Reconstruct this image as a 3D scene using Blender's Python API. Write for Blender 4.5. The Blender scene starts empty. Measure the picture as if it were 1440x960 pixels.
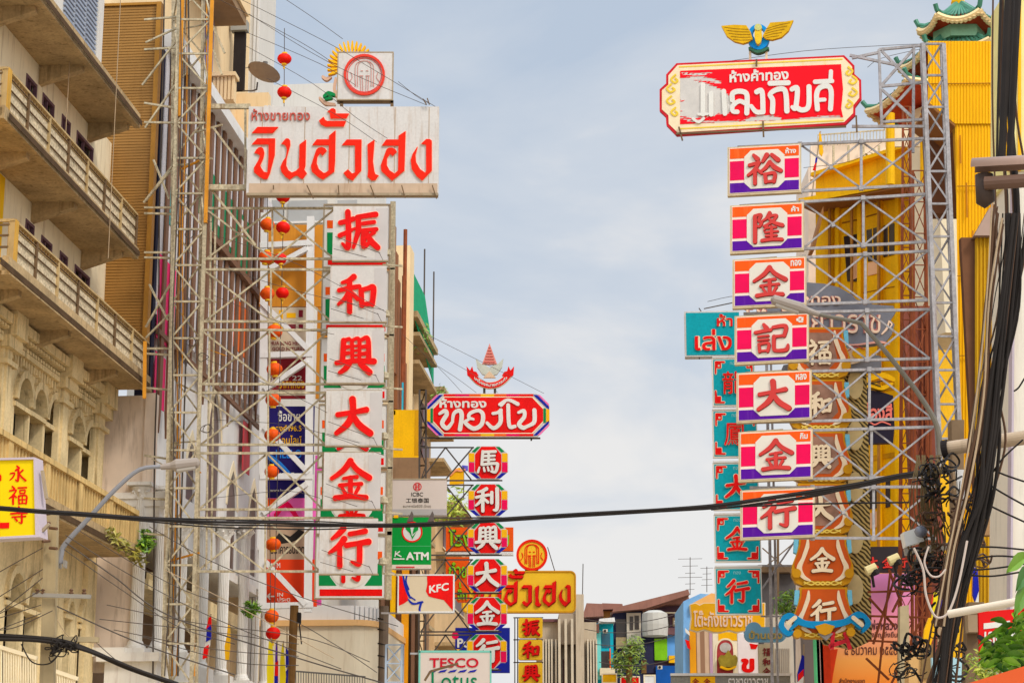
import bpy, math, random
import numpy as np
from mathutils import Vector, Matrix
from mathutils.geometry import tessellate_polygon
random.seed(7)
SC = bpy.context.scene
COL = SC.collection

# ---------------------------------------------------------------- camera, sky, sun, exposure
FP = 2900.0                                    # focal length in pixels of the 1440-wide photograph
TH = math.atan(710 / FP)                       # camera pitch
PSI = math.radians(4.98)                       # the street runs a little to the right of the lens axis
EYE = 1.7
cam = bpy.data.cameras.new('camera')
cam.lens = FP / 1440 * 36.0
cam.sensor_width = 36.0
cam.clip_end = 5000
cam_o = bpy.data.objects.new('camera', cam)
COL.objects.link(cam_o)
cam_o.location = (0, 0, EYE)
cam_o.rotation_euler = (math.pi / 2 + TH, 0, 0)
SC.camera = cam_o

w = bpy.data.worlds.new('World'); SC.world = w; w.use_nodes = True
N = w.node_tree.nodes; L = w.node_tree.links; N.clear()
out = N.new('ShaderNodeOutputWorld'); bg = N.new('ShaderNodeBackground')
sky = N.new('ShaderNodeTexSky'); sky.sky_type = 'NISHITA'; sky.sun_disc = False
sky.sun_elevation = math.radians(42); sky.sun_rotation = math.radians(155)
skm = N.new('ShaderNodeMixRGB'); skm.blend_type = 'MULTIPLY'; skm.inputs[0].default_value = 1
skm.inputs[2].default_value = (0.09, 0.09, 0.09, 1)
L.new(sky.outputs[0], skm.inputs[1])
tc = N.new('ShaderNodeTexCoord'); sep = N.new('ShaderNodeSeparateXYZ'); L.new(tc.outputs['Generated'], sep.inputs[0])
mp = N.new('ShaderNodeMapping'); mp.inputs['Scale'].default_value = (2.0, 2.0, 5.0); mp.inputs['Location'].default_value = (0.35, 0.2, 0.4)
L.new(tc.outputs['Generated'], mp.inputs[0])
nz = N.new('ShaderNodeTexNoise'); nz.inputs['Scale'].default_value = 2.6; nz.inputs['Detail'].default_value = 6; nz.inputs['Roughness'].default_value = 0.52
nz.inputs['Distortion'].default_value = 0.35
L.new(mp.outputs[0], nz.inputs['Vector'])
ele = N.new('ShaderNodeMath'); ele.operation = 'MULTIPLY_ADD'; ele.inputs[1].default_value = 1.35; L.new(nz.outputs[0], ele.inputs[0])
zm = N.new('ShaderNodeMath'); zm.operation = 'MULTIPLY'; zm.inputs[1].default_value = -1.55; L.new(sep.outputs[2], zm.inputs[0])
za = N.new('ShaderNodeMath'); za.operation = 'ADD'; za.inputs[1].default_value = 0.19; L.new(zm.outputs[0], za.inputs[0])
L.new(za.outputs[0], ele.inputs[2])
cr = N.new('ShaderNodeValToRGB')
e = cr.color_ramp.elements
e[0].position = 0.10; e[0].color = (0.50, 0.585, 0.705, 1)
e[1].position = 0.60; e[1].color = (0.84, 0.825, 0.81, 1)
k = cr.color_ramp.elements.new(0.36); k.color = (0.62, 0.675, 0.752, 1)
L.new(ele.outputs[0], cr.inputs[0])
# the overcast vault is brighter overhead than near the roofs
up = N.new('ShaderNodeMapRange'); up.inputs[1].default_value = 0.42; up.inputs[2].default_value = 1.0
up.inputs[3].default_value = 1.0; up.inputs[4].default_value = 2.6; L.new(sep.outputs[2], up.inputs[0])
# sky brightened behind the viewer, added as soft frontal fill
bk = N.new('ShaderNodeMapRange'); bk.inputs[1].default_value = 0.1; bk.inputs[2].default_value = -0.9
bk.inputs[3].default_value = 1.0; bk.inputs[4].default_value = 1.9; L.new(sep.outputs[1], bk.inputs[0])
um = N.new('ShaderNodeMath'); um.operation = 'MULTIPLY'; L.new(up.outputs[0], um.inputs[0]); L.new(bk.outputs[0], um.inputs[1])
cm = N.new('ShaderNodeMixRGB'); cm.blend_type = 'MULTIPLY'; cm.inputs[0].default_value = 1
L.new(cr.outputs[0], cm.inputs[1]); L.new(um.outputs[0], cm.inputs[2])
mx = N.new('ShaderNodeMixRGB'); mx.inputs[0].default_value = 0.92
L.new(skm.outputs[0], mx.inputs[1]); L.new(cm.outputs[0], mx.inputs[2])
L.new(mx.outputs[0], bg.inputs[0]); bg.inputs[1].default_value = 0.745
L.new(bg.outputs[0], out.inputs[0])

sl = bpy.data.lights.new('sun', 'SUN'); sl.energy = 1.5; sl.angle = math.radians(14); sl.color = (1.0, 0.93, 0.82)
so = bpy.data.objects.new('sun', sl); COL.objects.link(so); so.location = (10, -30, 60)
so.rotation_euler = Vector((-0.50, 0.58, -0.72)).to_track_quat('-Z', 'Y').to_euler()
vs = SC.view_settings
vs.view_transform = 'Standard'; vs.look = 'None'; vs.exposure = 0.48; vs.gamma = 1.0; vs.use_curve_mapping = False

# ---------------------------------------------------------------- geometry of the view
CT, ST, CP, SP = math.cos(TH), math.sin(TH), math.cos(PSI), math.sin(PSI)
CAM = Vector((0, 0, EYE))
def ray(px, py):
    x = (px - 720) / FP; y = (480 - py) / FP
    return Vector((x, CT - y * ST, ST + y * CT))
def P(px, py, D):
    d = ray(px, py); return CAM + d * (D / d.y)
def hit_u(px, py, u):                          # on the plane u metres right of the eye, along the street
    d = ray(px, py); t = u / (d.x * CP - d.y * SP); return CAM + d * t
def hit_v(px, py, v):                          # on the plane v metres down the street, across it
    d = ray(px, py); t = v / (d.x * SP + d.y * CP); return CAM + d * t
def W(u, v, z): return Vector((u * CP + v * SP, -u * SP + v * CP, z))
def uv(p): return (p.x * CP - p.y * SP, p.x * SP + p.y * CP, p.z)

# ---------------------------------------------------------------- materials
MATS = {}
def lin(c): return tuple(((x / 255) / 12.92 if x / 255 <= 0.04045 else ((x / 255 + 0.055) / 1.055) ** 2.4) for x in c)
ALB = 1.0
def C(*c):
    v = [x / ALB for x in lin(c)]; k = min(1.0, 0.88 / max(max(v), 1e-6)); return tuple(x * k for x in v)
def mat(name, col, rough=0.6, var=0.10, scale=1.3, streak=0.0, scol=(90, 70, 45), bump=0.0, metal=0.0, fine=0.0):
    if name in MATS: return MATS[name]
    m = bpy.data.materials.new(name); m.use_nodes = True
    nt = m.node_tree; n = nt.nodes; l = nt.links; b = n['Principled BSDF']
    b.inputs['Roughness'].default_value = rough; b.inputs['Metallic'].default_value = metal; b.inputs['Specular IOR Level'].default_value = 0.12 if rough > 0.3 else 0.5
    col = C(*col) if max(col) > 1 else col
    geo = n.new('ShaderNodeNewGeometry')
    a = n.new('ShaderNodeTexNoise'); a.inputs['Scale'].default_value = scale; a.inputs['Detail'].default_value = 7; a.inputs['Roughness'].default_value = 0.62
    l.new(geo.outputs['Position'], a.inputs['Vector'])
    mr = n.new('ShaderNodeMapRange'); mr.inputs[1].default_value = 0.3; mr.inputs[2].default_value = 0.7
    mr.inputs[3].default_value = 1 - var; mr.inputs[4].default_value = 1 + var * 0.6
    l.new(a.outputs[0], mr.inputs[0])
    mul = n.new('ShaderNodeMixRGB'); mul.blend_type = 'MULTIPLY'; mul.inputs[0].default_value = 1
    mul.inputs[1].default_value = (*col, 1); l.new(mr.outputs[0], mul.inputs[2])
    src = mul.outputs[0]
    if fine:
        fz = n.new('ShaderNodeTexNoise'); fz.inputs['Scale'].default_value = 14; fz.inputs['Detail'].default_value = 4
        l.new(geo.outputs['Position'], fz.inputs['Vector'])
        fr = n.new('ShaderNodeMapRange'); fr.inputs[1].default_value = 0.35; fr.inputs[2].default_value = 0.65
        fr.inputs[3].default_value = 1 - fine; fr.inputs[4].default_value = 1.05
        l.new(fz.outputs[0], fr.inputs[0])
        m2 = n.new('ShaderNodeMixRGB'); m2.blend_type = 'MULTIPLY'; m2.inputs[0].default_value = 1
        l.new(src, m2.inputs[1]); l.new(fr.outputs[0], m2.inputs[2]); src = m2.outputs[0]
    if streak:
        mpn = n.new('ShaderNodeMapping'); mpn.inputs['Scale'].default_value = (3.2, 3.2, 0.28)
        l.new(geo.outputs['Position'], mpn.inputs[0])
        s = n.new('ShaderNodeTexNoise'); s.inputs['Scale'].default_value = 1.7; s.inputs['Detail'].default_value = 8; s.inputs['Roughness'].default_value = 0.7
        l.new(mpn.outputs[0], s.inputs['Vector'])
        sr = n.new('ShaderNodeMapRange'); sr.inputs[1].default_value = 0.53; sr.inputs[2].default_value = 0.67
        sr.inputs[3].default_value = 0; sr.inputs[4].default_value = streak; l.new(s.outputs[0], sr.inputs[0])
        m3 = n.new('ShaderNodeMixRGB'); m3.inputs[2].default_value = (*C(*scol), 1)
        l.new(sr.outputs[0], m3.inputs[0]); l.new(src, m3.inputs[1]); src = m3.outputs[0]
    l.new(src, b.inputs['Base Color'])
    if bump:
        bp = n.new('ShaderNodeBump'); bp.inputs['Strength'].default_value = bump; bp.inputs['Distance'].default_value = 0.03
        l.new(a.outputs[0], bp.inputs['Height']); l.new(bp.outputs[0], b.inputs['Normal'])
    MATS[name] = m
    return m
def band_mat(name, c1, c2, axis, period, duty=0.5, rough=0.6, wob=0.0):   # printed / slatted bands across a surface
    m = mat(name, c1, rough); nt = m.node_tree; n = nt.nodes; l = nt.links; b = n['Principled BSDF']
    src = b.inputs['Base Color'].links[0].from_socket
    geo = n.new('ShaderNodeNewGeometry'); wv = n.new('ShaderNodeTexWave')
    wv.bands_direction = axis; wv.inputs['Scale'].default_value = 0.314 / period * 1.0
    wv.inputs['Distortion'].default_value = wob; wv.inputs['Detail'].default_value = 1.0
    l.new(geo.outputs['Position'], wv.inputs['Vector'])
    st = n.new('ShaderNodeMapRange'); st.inputs[1].default_value = duty - 0.1; st.inputs[2].default_value = duty + 0.1
    l.new(wv.outputs[1], st.inputs[0])
    mxn = n.new('ShaderNodeMixRGB'); mxn.inputs[2].default_value = (*C(*c2), 1)
    l.new(st.outputs[0], mxn.inputs[0]); l.new(src, mxn.inputs[1]); l.new(mxn.outputs[0], b.inputs['Base Color'])
    return m
def leaf_mat(name, c1, c2):
    if name in MATS: return MATS[name]
    m = bpy.data.materials.new(name); m.use_nodes = True; n = m.node_tree.nodes; l = m.node_tree.links; b = n['Principled BSDF']
    g = n.new('ShaderNodeNewGeometry'); r = n.new('ShaderNodeValToRGB')
    r.color_ramp.elements[0].color = (*C(*c1), 1); r.color_ramp.elements[1].color = (*C(*c2), 1)
    l.new(g.outputs['Random Per Island'], r.inputs[0]); l.new(r.outputs[0], b.inputs['Base Color'])
    b.inputs['Roughness'].default_value = 0.5
    MATS[name] = m; return m

# ---------------------------------------------------------------- objects
WM = {}
def thing(name, label, cat, loc=(0, 0, 0), rz=0.0, group=None):
    o = bpy.data.objects.new(name, None); COL.objects.link(o); o.empty_display_size = 0.3
    o.location = loc; o.rotation_euler = (0, 0, rz); o['label'] = label; o['category'] = cat
    if group: o['group'] = group
    WM[o.name] = Matrix.Translation(Vector(loc)) @ Matrix.Rotation(rz, 4, 'Z')
    return o
class MB:
    def __init__(s): s.v = []; s.f = []
    def add(s, vs, fs):
        k = len(s.v); s.v += [Vector(v) for v in vs]; s.f += [tuple(i + k for i in f) for f in fs]; return s
    def hexa(s, p):                                    # 8 corners: bottom ring then top ring
        return s.add(p, [(3, 2, 1, 0), (4, 5, 6, 7), (0, 1, 5, 4), (1, 2, 6, 5), (2, 3, 7, 6), (3, 0, 4, 7)])
    def box(s, a, b):
        x0, y0, z0 = a; x1, y1, z1 = b
        return s.hexa([(x0, y0, z0), (x1, y0, z0), (x1, y1, z0), (x0, y1, z0), (x0, y0, z1), (x1, y0, z1), (x1, y1, z1), (x0, y1, z1)])
    def sbox(s, u0, u1, v0, v1, z0, z1):               # box in street coordinates
        return s.hexa([W(u0, v0, z0), W(u1, v0, z0), W(u1, v1, z0), W(u0, v1, z0), W(u0, v0, z1), W(u1, v0, z1), W(u1, v1, z1), W(u0, v1, z1)])
    def bar(s, p, q, wd, ht=None, roll=0):
        p = Vector(p); q = Vector(q); ht = ht or wd; d = (q - p)
        if d.length < 1e-5: return s
        d.normalize(); up = Vector((0, 0, 1)) if abs(d.z) < 0.95 else Vector((0, 1, 0))
        a = d.cross(up).normalized() * wd / 2; b = a.cross(d).normalized() * ht / 2
        return s.hexa([p - a - b, p + a - b, q + a - b, q - a - b, p - a + b, p + a + b, q + a + b, q - a + b])
    def tube(s, pts, r, n=6, cap=True):
        pts = [Vector(p) for p in pts]; m = len(pts); rr = r if isinstance(r, (list, tuple)) else [r] * m
        k = len(s.v); pa = None
        for i, p in enumerate(pts):
            d = (pts[min(i + 1, m - 1)] - pts[max(i - 1, 0)])
            d = d.normalized() if d.length > 1e-9 else Vector((0, 0, 1))
            if pa is None:
                up = Vector((0, 0, 1)) if abs(d.z) < 0.9 else Vector((1, 0, 0)); pa = d.cross(up).normalized()
            a = (pa - d * pa.dot(d)); a = a.normalized() if a.length > 1e-6 else d.orthogonal().normalized(); pa = a; b = d.cross(a)
            for j in range(n):
                t = 2 * math.pi * j / n; s.v.append(p + (a * math.cos(t) + b * math.sin(t)) * rr[i])
        for i in range(m - 1):
            for j in range(n):
                s.f.append((k + i * n + j, k + i * n + (j + 1) % n, k + (i + 1) * n + (j + 1) % n, k + (i + 1) * n + j))
        if cap:
            s.f.append(tuple(k + j for j in range(n))[::-1]); s.f.append(tuple(k + (m - 1) * n + j for j in range(n)))
        return s
    def prism(s, pts, off):
        pts = [Vector(p) for p in pts]; off = Vector(off); n = len(pts)
        return s.add(pts + [p + off for p in pts], [tuple(range(n)), tuple(range(2 * n - 1, n - 1, -1))] + [(i, i + n, (i + 1) % n + n, (i + 1) % n) for i in range(n)])
    def lathe(s, prof, c, n=16, axis='z'):
        c = Vector(c); k = len(s.v)
        for r, h in prof:
            for j in range(n):
                t = 2 * math.pi * j / n
                s.v.append(c + (Vector((r * math.cos(t), r * math.sin(t), h)) if axis == 'z' else Vector((r * math.cos(t), h, r * math.sin(t)))))
        for i in range(len(prof) - 1):
            for j in range(n):
                s.f.append((k + i * n + j, k + i * n + (j + 1) % n, k + (i + 1) * n + (j + 1) % n, k + (i + 1) * n + j))
        s.f.append(tuple(k + j for j in range(n))[::-1]); s.f.append(tuple(k + (len(prof) - 1) * n + j for j in range(n)))
        return s
    def leaves(s, c, r, n, size, flat=1.0):
        c = Vector(c)
        for _ in range(n):
            d = Vector((random.gauss(0, 1), random.gauss(0, 1), random.gauss(0, 1) * flat)).normalized() * r * random.random() ** 0.45
            p = c + d; a = Vector((random.gauss(0, 1), random.gauss(0, 1), random.gauss(0, 0.6))).normalized() * size * random.uniform(0.6, 1.3)
            b = a.orthogonal().normalized() * size * random.uniform(0.2, 0.4); q = a.cross(b).normalized() * size * 0.15
            s.add([p - a, p - b + q, p + a, p + b + q], [(0, 1, 2), (0, 2, 3)])
        return s
    def build(s, name, m, parent=None, world=True, smooth=False, kind=None):
        me = bpy.data.meshes.new(name)
        M = WM[parent.name].inverted() if (parent is not None and world) else None
        me.from_pydata([(M @ v if M is not None else v) for v in s.v], [], s.f); me.update()
        if smooth:
            for p in me.polygons: p.use_smooth = True
        o = bpy.data.objects.new(name, me); COL.objects.link(o)
        if m: me.materials.append(m)
        if parent is not None: o.parent = parent; WM[o.name] = WM[parent.name]
        else: WM[o.name] = Matrix.Identity(4)
        if kind: o['kind'] = kind
        return o
def tag(o, label, cat, group=None):
    o['label'] = label; o['category'] = cat
    if group: o['group'] = group
    return o
def solo(mb, name, m, label, cat, group=None, smooth=False):       # a thing that is one mesh; its origin at its middle
    c = Vector((0, 0, 0))
    for v in mb.v: c += v
    c /= max(1, len(mb.v))
    mb.v = [v - c for v in mb.v]
    o = mb.build(name, m, None, False, smooth); o.location = c
    return tag(o, label, cat, group)

# ---------------------------------------------------------------- flat shapes with outlines (letters, emblems)
def contours(F, ox, oy, st):
    ny, nx = F.shape
    F = np.pad(F, 1, constant_values=abs(F).max() + st); ox -= st; oy -= st
    I = F < 0
    idx = I[:-1, :-1] * 1 + I[:-1, 1:] * 2 + I[1:, 1:] * 4 + I[1:, :-1] * 8
    T = {1: [(3, 0)], 2: [(0, 1)], 3: [(3, 1)], 4: [(1, 2)], 5: [(3, 2), (1, 0)], 6: [(0, 2)], 7: [(3, 2)], 8: [(2, 3)], 9: [(2, 0)],
         10: [(0, 3), (2, 1)], 11: [(2, 1)], 12: [(1, 3)], 13: [(1, 0)], 14: [(0, 3)]}
    nxt = {}
    def key(i, j, e): return (0, i, j) if e == 0 else (1, i, j + 1) if e == 1 else (0, i + 1, j) if e == 2 else (1, i, j)
    for i, j in np.argwhere((idx > 0) & (idx < 15)):
        for a, b in T[int(idx[i, j])]: nxt[key(i, j, a)] = key(i, j, b)
    def pt(k):
        h, i, j = k
        a = F[i, j]; b = F[i, j + 1] if h == 0 else F[i + 1, j]; t = a / (a - b)
        return (ox + (j + t) * st, oy + i * st) if h == 0 else (ox + j * st, oy + (i + t) * st)
    loops = []
    while nxt:
        k = next(iter(nxt)); lp = []
        while k in nxt: lp.append(pt(k)); k = nxt.pop(k)
        if len(lp) > 5:
            lp = rdp(lp, st * 0.22)
            if len(lp) > 3: loops.append(lp)
    return loops
def rdp(lp, tol):
    def rec(a, b):
        if b <= a + 1: return []
        p = A[a]; d = A[b] - p; L_ = np.hypot(*d); q = A[a + 1:b] - p
        dist = np.abs(q[:, 0] * d[1] - q[:, 1] * d[0]) / L_ if L_ > 1e-9 else np.hypot(q[:, 0], q[:, 1])
        i = int(dist.argmax())
        if dist[i] < tol: return []
        i += a + 1
        return rec(a, i) + [i] + rec(i, b)
    A = np.array(lp + [lp[0]]); n = len(lp); h = int(np.hypot(*(A[:n] - A[0]).T).argmax())
    if h == 0: return lp
    ids = [0] + rec(0, h) + [h] + rec(h, n)
    return [tuple(A[i]) for i in ids]
def grid(bb, st):
    x0, y0, x1, y1 = bb; xs = np.arange(x0, x1 + st, st); ys = np.arange(y0, y1 + st, st)
    X, Y = np.meshgrid(xs, ys); return X, Y
def seg_d(X, Y, a, b, ra=0, rb=0):
    dx, dy = b[0] - a[0], b[1] - a[1]; q = dx * dx + dy * dy
    t = np.clip(((X - a[0]) * dx + (Y - a[1]) * dy) / q, 0, 1) if q > 1e-12 else np.zeros_like(X)
    return np.hypot(X - a[0] - t * dx, Y - a[1] - t * dy) - (ra + (rb - ra) * t)
def poly_d(X, Y, loops):
    D = np.full(X.shape, 1e9); wn = np.zeros(X.shape, int)
    for lp in loops:
        for i in range(len(lp)):
            a = lp[i - 1]; b = lp[i]; D = np.minimum(D, seg_d(X, Y, a, b))
            c = (b[0] - a[0]) * (Y - a[1]) - (X - a[0]) * (b[1] - a[1])
            wn += ((a[1] <= Y) & (b[1] > Y) & (c > 0)).astype(int) - ((a[1] > Y) & (b[1] <= Y) & (c < 0)).astype(int)
    return np.where(wn != 0, -D, D)
def cat_rom(p, wd, n=5):
    if len(p) < 3: return p, wd
    o = []; q = []
    for i in range(len(p) - 1):
        a = p[max(i - 1, 0)]; b = p[i]; c = p[i + 1]; d = p[min(i + 2, len(p) - 1)]
        for k in range(n):
            t = k / n
            o.append(tuple(0.5 * (2 * b[m] + (c[m] - a[m]) * t + (2 * a[m] - 5 * b[m] + 4 * c[m] - d[m]) * t * t + (3 * b[m] - a[m] - 3 * c[m] + d[m]) * t ** 3) for m in (0, 1)))
            q.append(wd[i] + (wd[i + 1] - wd[i]) * t)
    return o + [p[-1]], q + [wd[-1]]
def parse(s):
    r = []
    for t in s.split('|'):
        a, b = t.split(':'); p = [tuple(float(x) for x in q.split(',')) for q in a.split()]
        wd = [float(x) for x in b.split(',')]
        while len(wd) < len(p): wd.append(wd[-1])
        r.append((p, wd[:len(p)]))
    return r
def stroke_loops(strokes, st=1.1, grow=0.0, smooth=True):
    pts = [p for s in strokes for p in s[0]]; m = max(max(s[1]) for s in strokes) + abs(grow) + 3
    X, Y = grid((min(p[0] for p in pts) - m, min(p[1] for p in pts) - m, max(p[0] for p in pts) + m, max(p[1] for p in pts) + m), st)
    D = np.full(X.shape, 1e9)
    for p, wd in strokes:
        if smooth: p, wd = cat_rom(p, wd)
        for i in range(len(p) - 1): D = np.minimum(D, seg_d(X, Y, p[i], p[i + 1], wd[i], wd[i + 1]))
    return contours(D - grow, X[0, 0], Y[0, 0], st)
def polys_loops(polys, st, grow=0.0, extra=None):
    pts = [p for s in polys for p in s]; m = abs(grow) + 3 * st
    X, Y = grid((min(p[0] for p in pts) - m, min(p[1] for p in pts) - m, max(p[0] for p in pts) + m, max(p[1] for p in pts) + m), st)
    D = np.full(X.shape, 1e9)
    for s in polys: D = np.minimum(D, poly_d(X, Y, [s]))
    if extra is not None: D = extra(X, Y, D)
    return contours(D - grow, X[0, 0], Y[0, 0], st)
FONT = {}
def font_loops(body, bold=0.0):
    k = (body, bold)
    if k in FONT: return FONT[k]
    cu = bpy.data.curves.new('lettering', 'FONT'); cu.body = body; cu.fill_mode = 'NONE'; cu.resolution_u = 3
    o = bpy.data.objects.new('lettering', cu); COL.objects.link(o)
    me = bpy.data.meshes.new_from_object(o.evaluated_get(bpy.context.evaluated_depsgraph_get()))
    V = [(v.co.x, -v.co.y) for v in me.vertices]; adj = {}
    for e_ in me.edges:
        a, b = e_.vertices; adj.setdefault(a, []).append(b); adj.setdefault(b, []).append(a)
    seen = set(); loops = []
    for s_ in range(len(V)):
        if s_ in seen or s_ not in adj: continue
        lp = [s_]; seen.add(s_); c = s_
        first = True
        while True:
            nb = sorted(x for x in adj[c] if x not in seen)
            if not nb: break
            c = (s_ + 1 if first and s_ + 1 in nb else nb[0]); first = False
            seen.add(c); lp.append(c)
        if len(lp) > 2: loops.append([V[i] for i in lp])
    COL.objects.unlink(o); bpy.data.objects.remove(o); bpy.data.curves.remove(cu); bpy.data.meshes.remove(me)
    xs = [p[0] for l_ in loops for p in l_]; ys = [p[1] for l_ in loops for p in l_]
    st = 0.022; m = 0.08
    X, Y = grid((min(xs) - m, min(ys) - m, max(xs) + m, max(ys) + m), st)
    FONT[k] = contours(poly_d(X, Y, loops) - bold, X[0, 0], Y[0, 0], st)
    return FONT[k]
def fit(loops, rect):
    xs = [p[0] for l_ in loops for p in l_]; ys = [p[1] for l_ in loops for p in l_]
    ax = (rect[2] - rect[0]) / (max(xs) - min(xs)); ay = (rect[3] - rect[1]) / (max(ys) - min(ys))
    return [[(rect[0] + (x - min(xs)) * ax, rect[1] + (y - min(ys)) * ay) for x, y in l_] for l_ in loops]
def inside(p, lp):
    c = False; x, y = p
    for i in range(len(lp)):
        (x0, y0), (x1, y1) = lp[i - 1], lp[i]
        if (y0 > y) != (y1 > y) and x < x0 + (x1 - x0) * (y - y0) / (y1 - y0): c = not c
    return c
def nested_tris(loops):                                # triangles over flattened loops: every outer outline with its own holes
    offs = []; b = 0
    for l_ in loops: offs.append(b); b += len(l_)
    par = [[j for j in range(len(loops)) if j != i and inside(loops[i][0], loops[j])] for i in range(len(loops))]
    fs = []
    for i in range(len(loops)):
        if len(par[i]) % 2: continue
        grp = [i] + [j for j in range(len(loops)) if len(par[j]) == len(par[i]) + 1 and i in par[j]]
        ids = [offs[g] + t for g in grp for t in range(len(loops[g]))]
        for t in tessellate_polygon([[Vector((p[0], p[1], 0)) for p in loops[g]] for g in grp]): fs.append(tuple(ids[x] for x in t))
    return fs
def slab(mb, loops, fn, y0, y1):                       # loops -> solid between local depths y0 (front) and y1
    flat = [p for l_ in loops for p in l_]; k = len(flat)
    q = [fn(*p) for p in flat]
    fs = nested_tris(loops); b = 0
    for l_ in loops:
        n = len(l_)
        fs += [(b + i, b + (i + 1) % n, b + (i + 1) % n + k, b + i + k) for i in range(n)]; b += n
    return mb.add([(x, y0, z) for x, z in q] + [(x, y1, z) for x, z in q], fs)

CH = {k_: parse(v_) for k_, v_ in {
'大': '8,43 45,37 82,30:7,6,8|46,3 47,35 34,66 4,91:9,8,9,6|46,40 62,68 92,91:6,9,9',
'金': '50,3 32,26 4,46:8,7,5|50,3 66,24 96,44:6,7,8|33,46 50,43 66,42:4,4,5|24,63 50,60 77,59:5,4,5|50,44 50,90:6|30,70 37,82:4,5|70,69 62,83:5,4|13,94 50,90 88,93:7,6,7',
'行': '36,3 24,16 8,28:8,7,4|38,28 24,46 2,62:8,7,4|27,48 27,95:6,7|52,16 70,13 90,9:6,6,7|44,44 70,39 98,35:7,6,8|76,42 76,76 73,90 56,84:7,7,7,3',
'和': '42,5 28,15 12,20:8,6,4|4,40 30,34 56,30:6,6,6|31,16 31,96:7|31,38 20,60 2,76:6,6,4|33,42 44,54 52,62:4,6,6|61,40 63,79:7|60,40 78,35 93,34 90,76:6,6,8,7|63,77 89,74:6',
'振': '3,30 20,26 36,20:6|22,3 24,60 22,92 8,82:7,7,7,3|2,62 20,54 40,44:6,5,3|46,16 70,12 92,9:6,6,7|48,18 48,50 36,92:7,7,4|60,32 88,28:5|52,50 94,46:5|62,52 62,88 80,76:7,7,3|88,54 74,64:5,3|68,54 80,76 97,92:5,8,7',
'興': '20,12 17,62:7|20,12 34,8:5|18,30 32,28:5|18,46 32,44:5|66,10 82,8 84,62:5,6,7|68,28 82,26:5|68,46 82,44:5|41,12 42,56:5|41,12 59,9 60,56:4,5,5|46,26 56,25:3|46,38 56,37:3|46,50 56,49:3|2,69 50,64 97,65:6,6,8|34,72 25,83 10,94:7,7,5|62,72 74,82 86,93:6,8,8',
'馬': '28,6 24,60:6|28,8 80,6:6|28,25 76,23:5|28,41 76,39:5|52,8 52,56:5|24,60 82,55 88,66 80,90 62,88:6,6,7,6,4|14,72 8,91:4,5|32,72 35,86:4,5|48,70 52,84:4,5|64,67 68,80:4,5',
'利': '44,5 26,14 8,18:8,6,4|2,40 28,34 54,30:6|29,14 29,96:7|28,40 16,60 0,74:6,6,4|32,44 50,60:5,6|66,20 66,62:7|88,4 88,84 74,92:8,8,4',
'裕': '18,2 29,15:5,8|6,35 26,30 34,28:6|34,28 20,52 2,68:6,6,5|22,50 22,97:6|30,52 42,64:5|57,4 45,25:8,5|72,4 90,22:6,8|66,28 52,48 38,58:7,6,4|66,28 80,46 98,58:5,8,7|52,68 54,94:6|52,68 80,66 78,94:5,6,6|54,93 78,92:5',
'隆': '12,12 12,97:7|12,10 30,8 24,26 32,34 26,46 16,44:5,6,5,6,5,3|58,3 48,20 36,28:7,5,4|56,14 80,12 66,32 40,46:5,5,5,4|56,22 72,36 98,46:4,6,7|50,53 78,51:4|50,46 40,60:5,3|44,67 84,65:4|64,48 64,92:5|46,79 80,78:4|34,94 66,91 97,93:6',
'記': '26,3 33,14:5,8|2,29 24,25 46,22:6|10,43 40,41:4|10,55 40,53:4|12,68 14,93:5|12,68 40,66 38,93:5|14,91 38,90:4|54,14 90,12 86,44:6,7,6|58,45 86,43:5|56,44 56,84 64,92 92,90 97,74:6,6,6,7,4',
'永': '46,3 57,15:5,8|38,30 54,27 52,88 38,84:5,7,7,4|8,48 32,45 22,70 4,86:5,5,5,3|80,28 62,46:6,4|56,42 72,66 96,88:4,6,7',
'福': '18,2 27,12:5,7|4,26 38,22 20,52 2,66:5,5,5,4|22,48 22,97:6|28,50 39,61:5|50,10 94,8:5|58,24 60,40:4|58,24 86,22 84,40:4|60,39 84,38:4|52,54 54,96:5|52,54 94,52 92,96:5|54,94 92,93:4|72,54 72,94:4|54,74 92,73:4',
'寺': '22,18 78,15:5|50,3 50,40:6|6,42 50,38 95,37:6|12,60 88,56:5|66,46 66,92 50,88:6,6,3|28,68 39,80:5,7',
}.items()}
CHL = {}
def char_loops(c, grow=0.0):
    k = (c, grow)
    if k not in CHL:
        if c in CH: CHL[k] = stroke_loops(CH[c], 1.15, grow)
        else:
            CHL[k] = fit(font_loops(c, 0.006 + grow * 0.006), (2, 2, 98, 98))
    return CHL[k]

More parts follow.
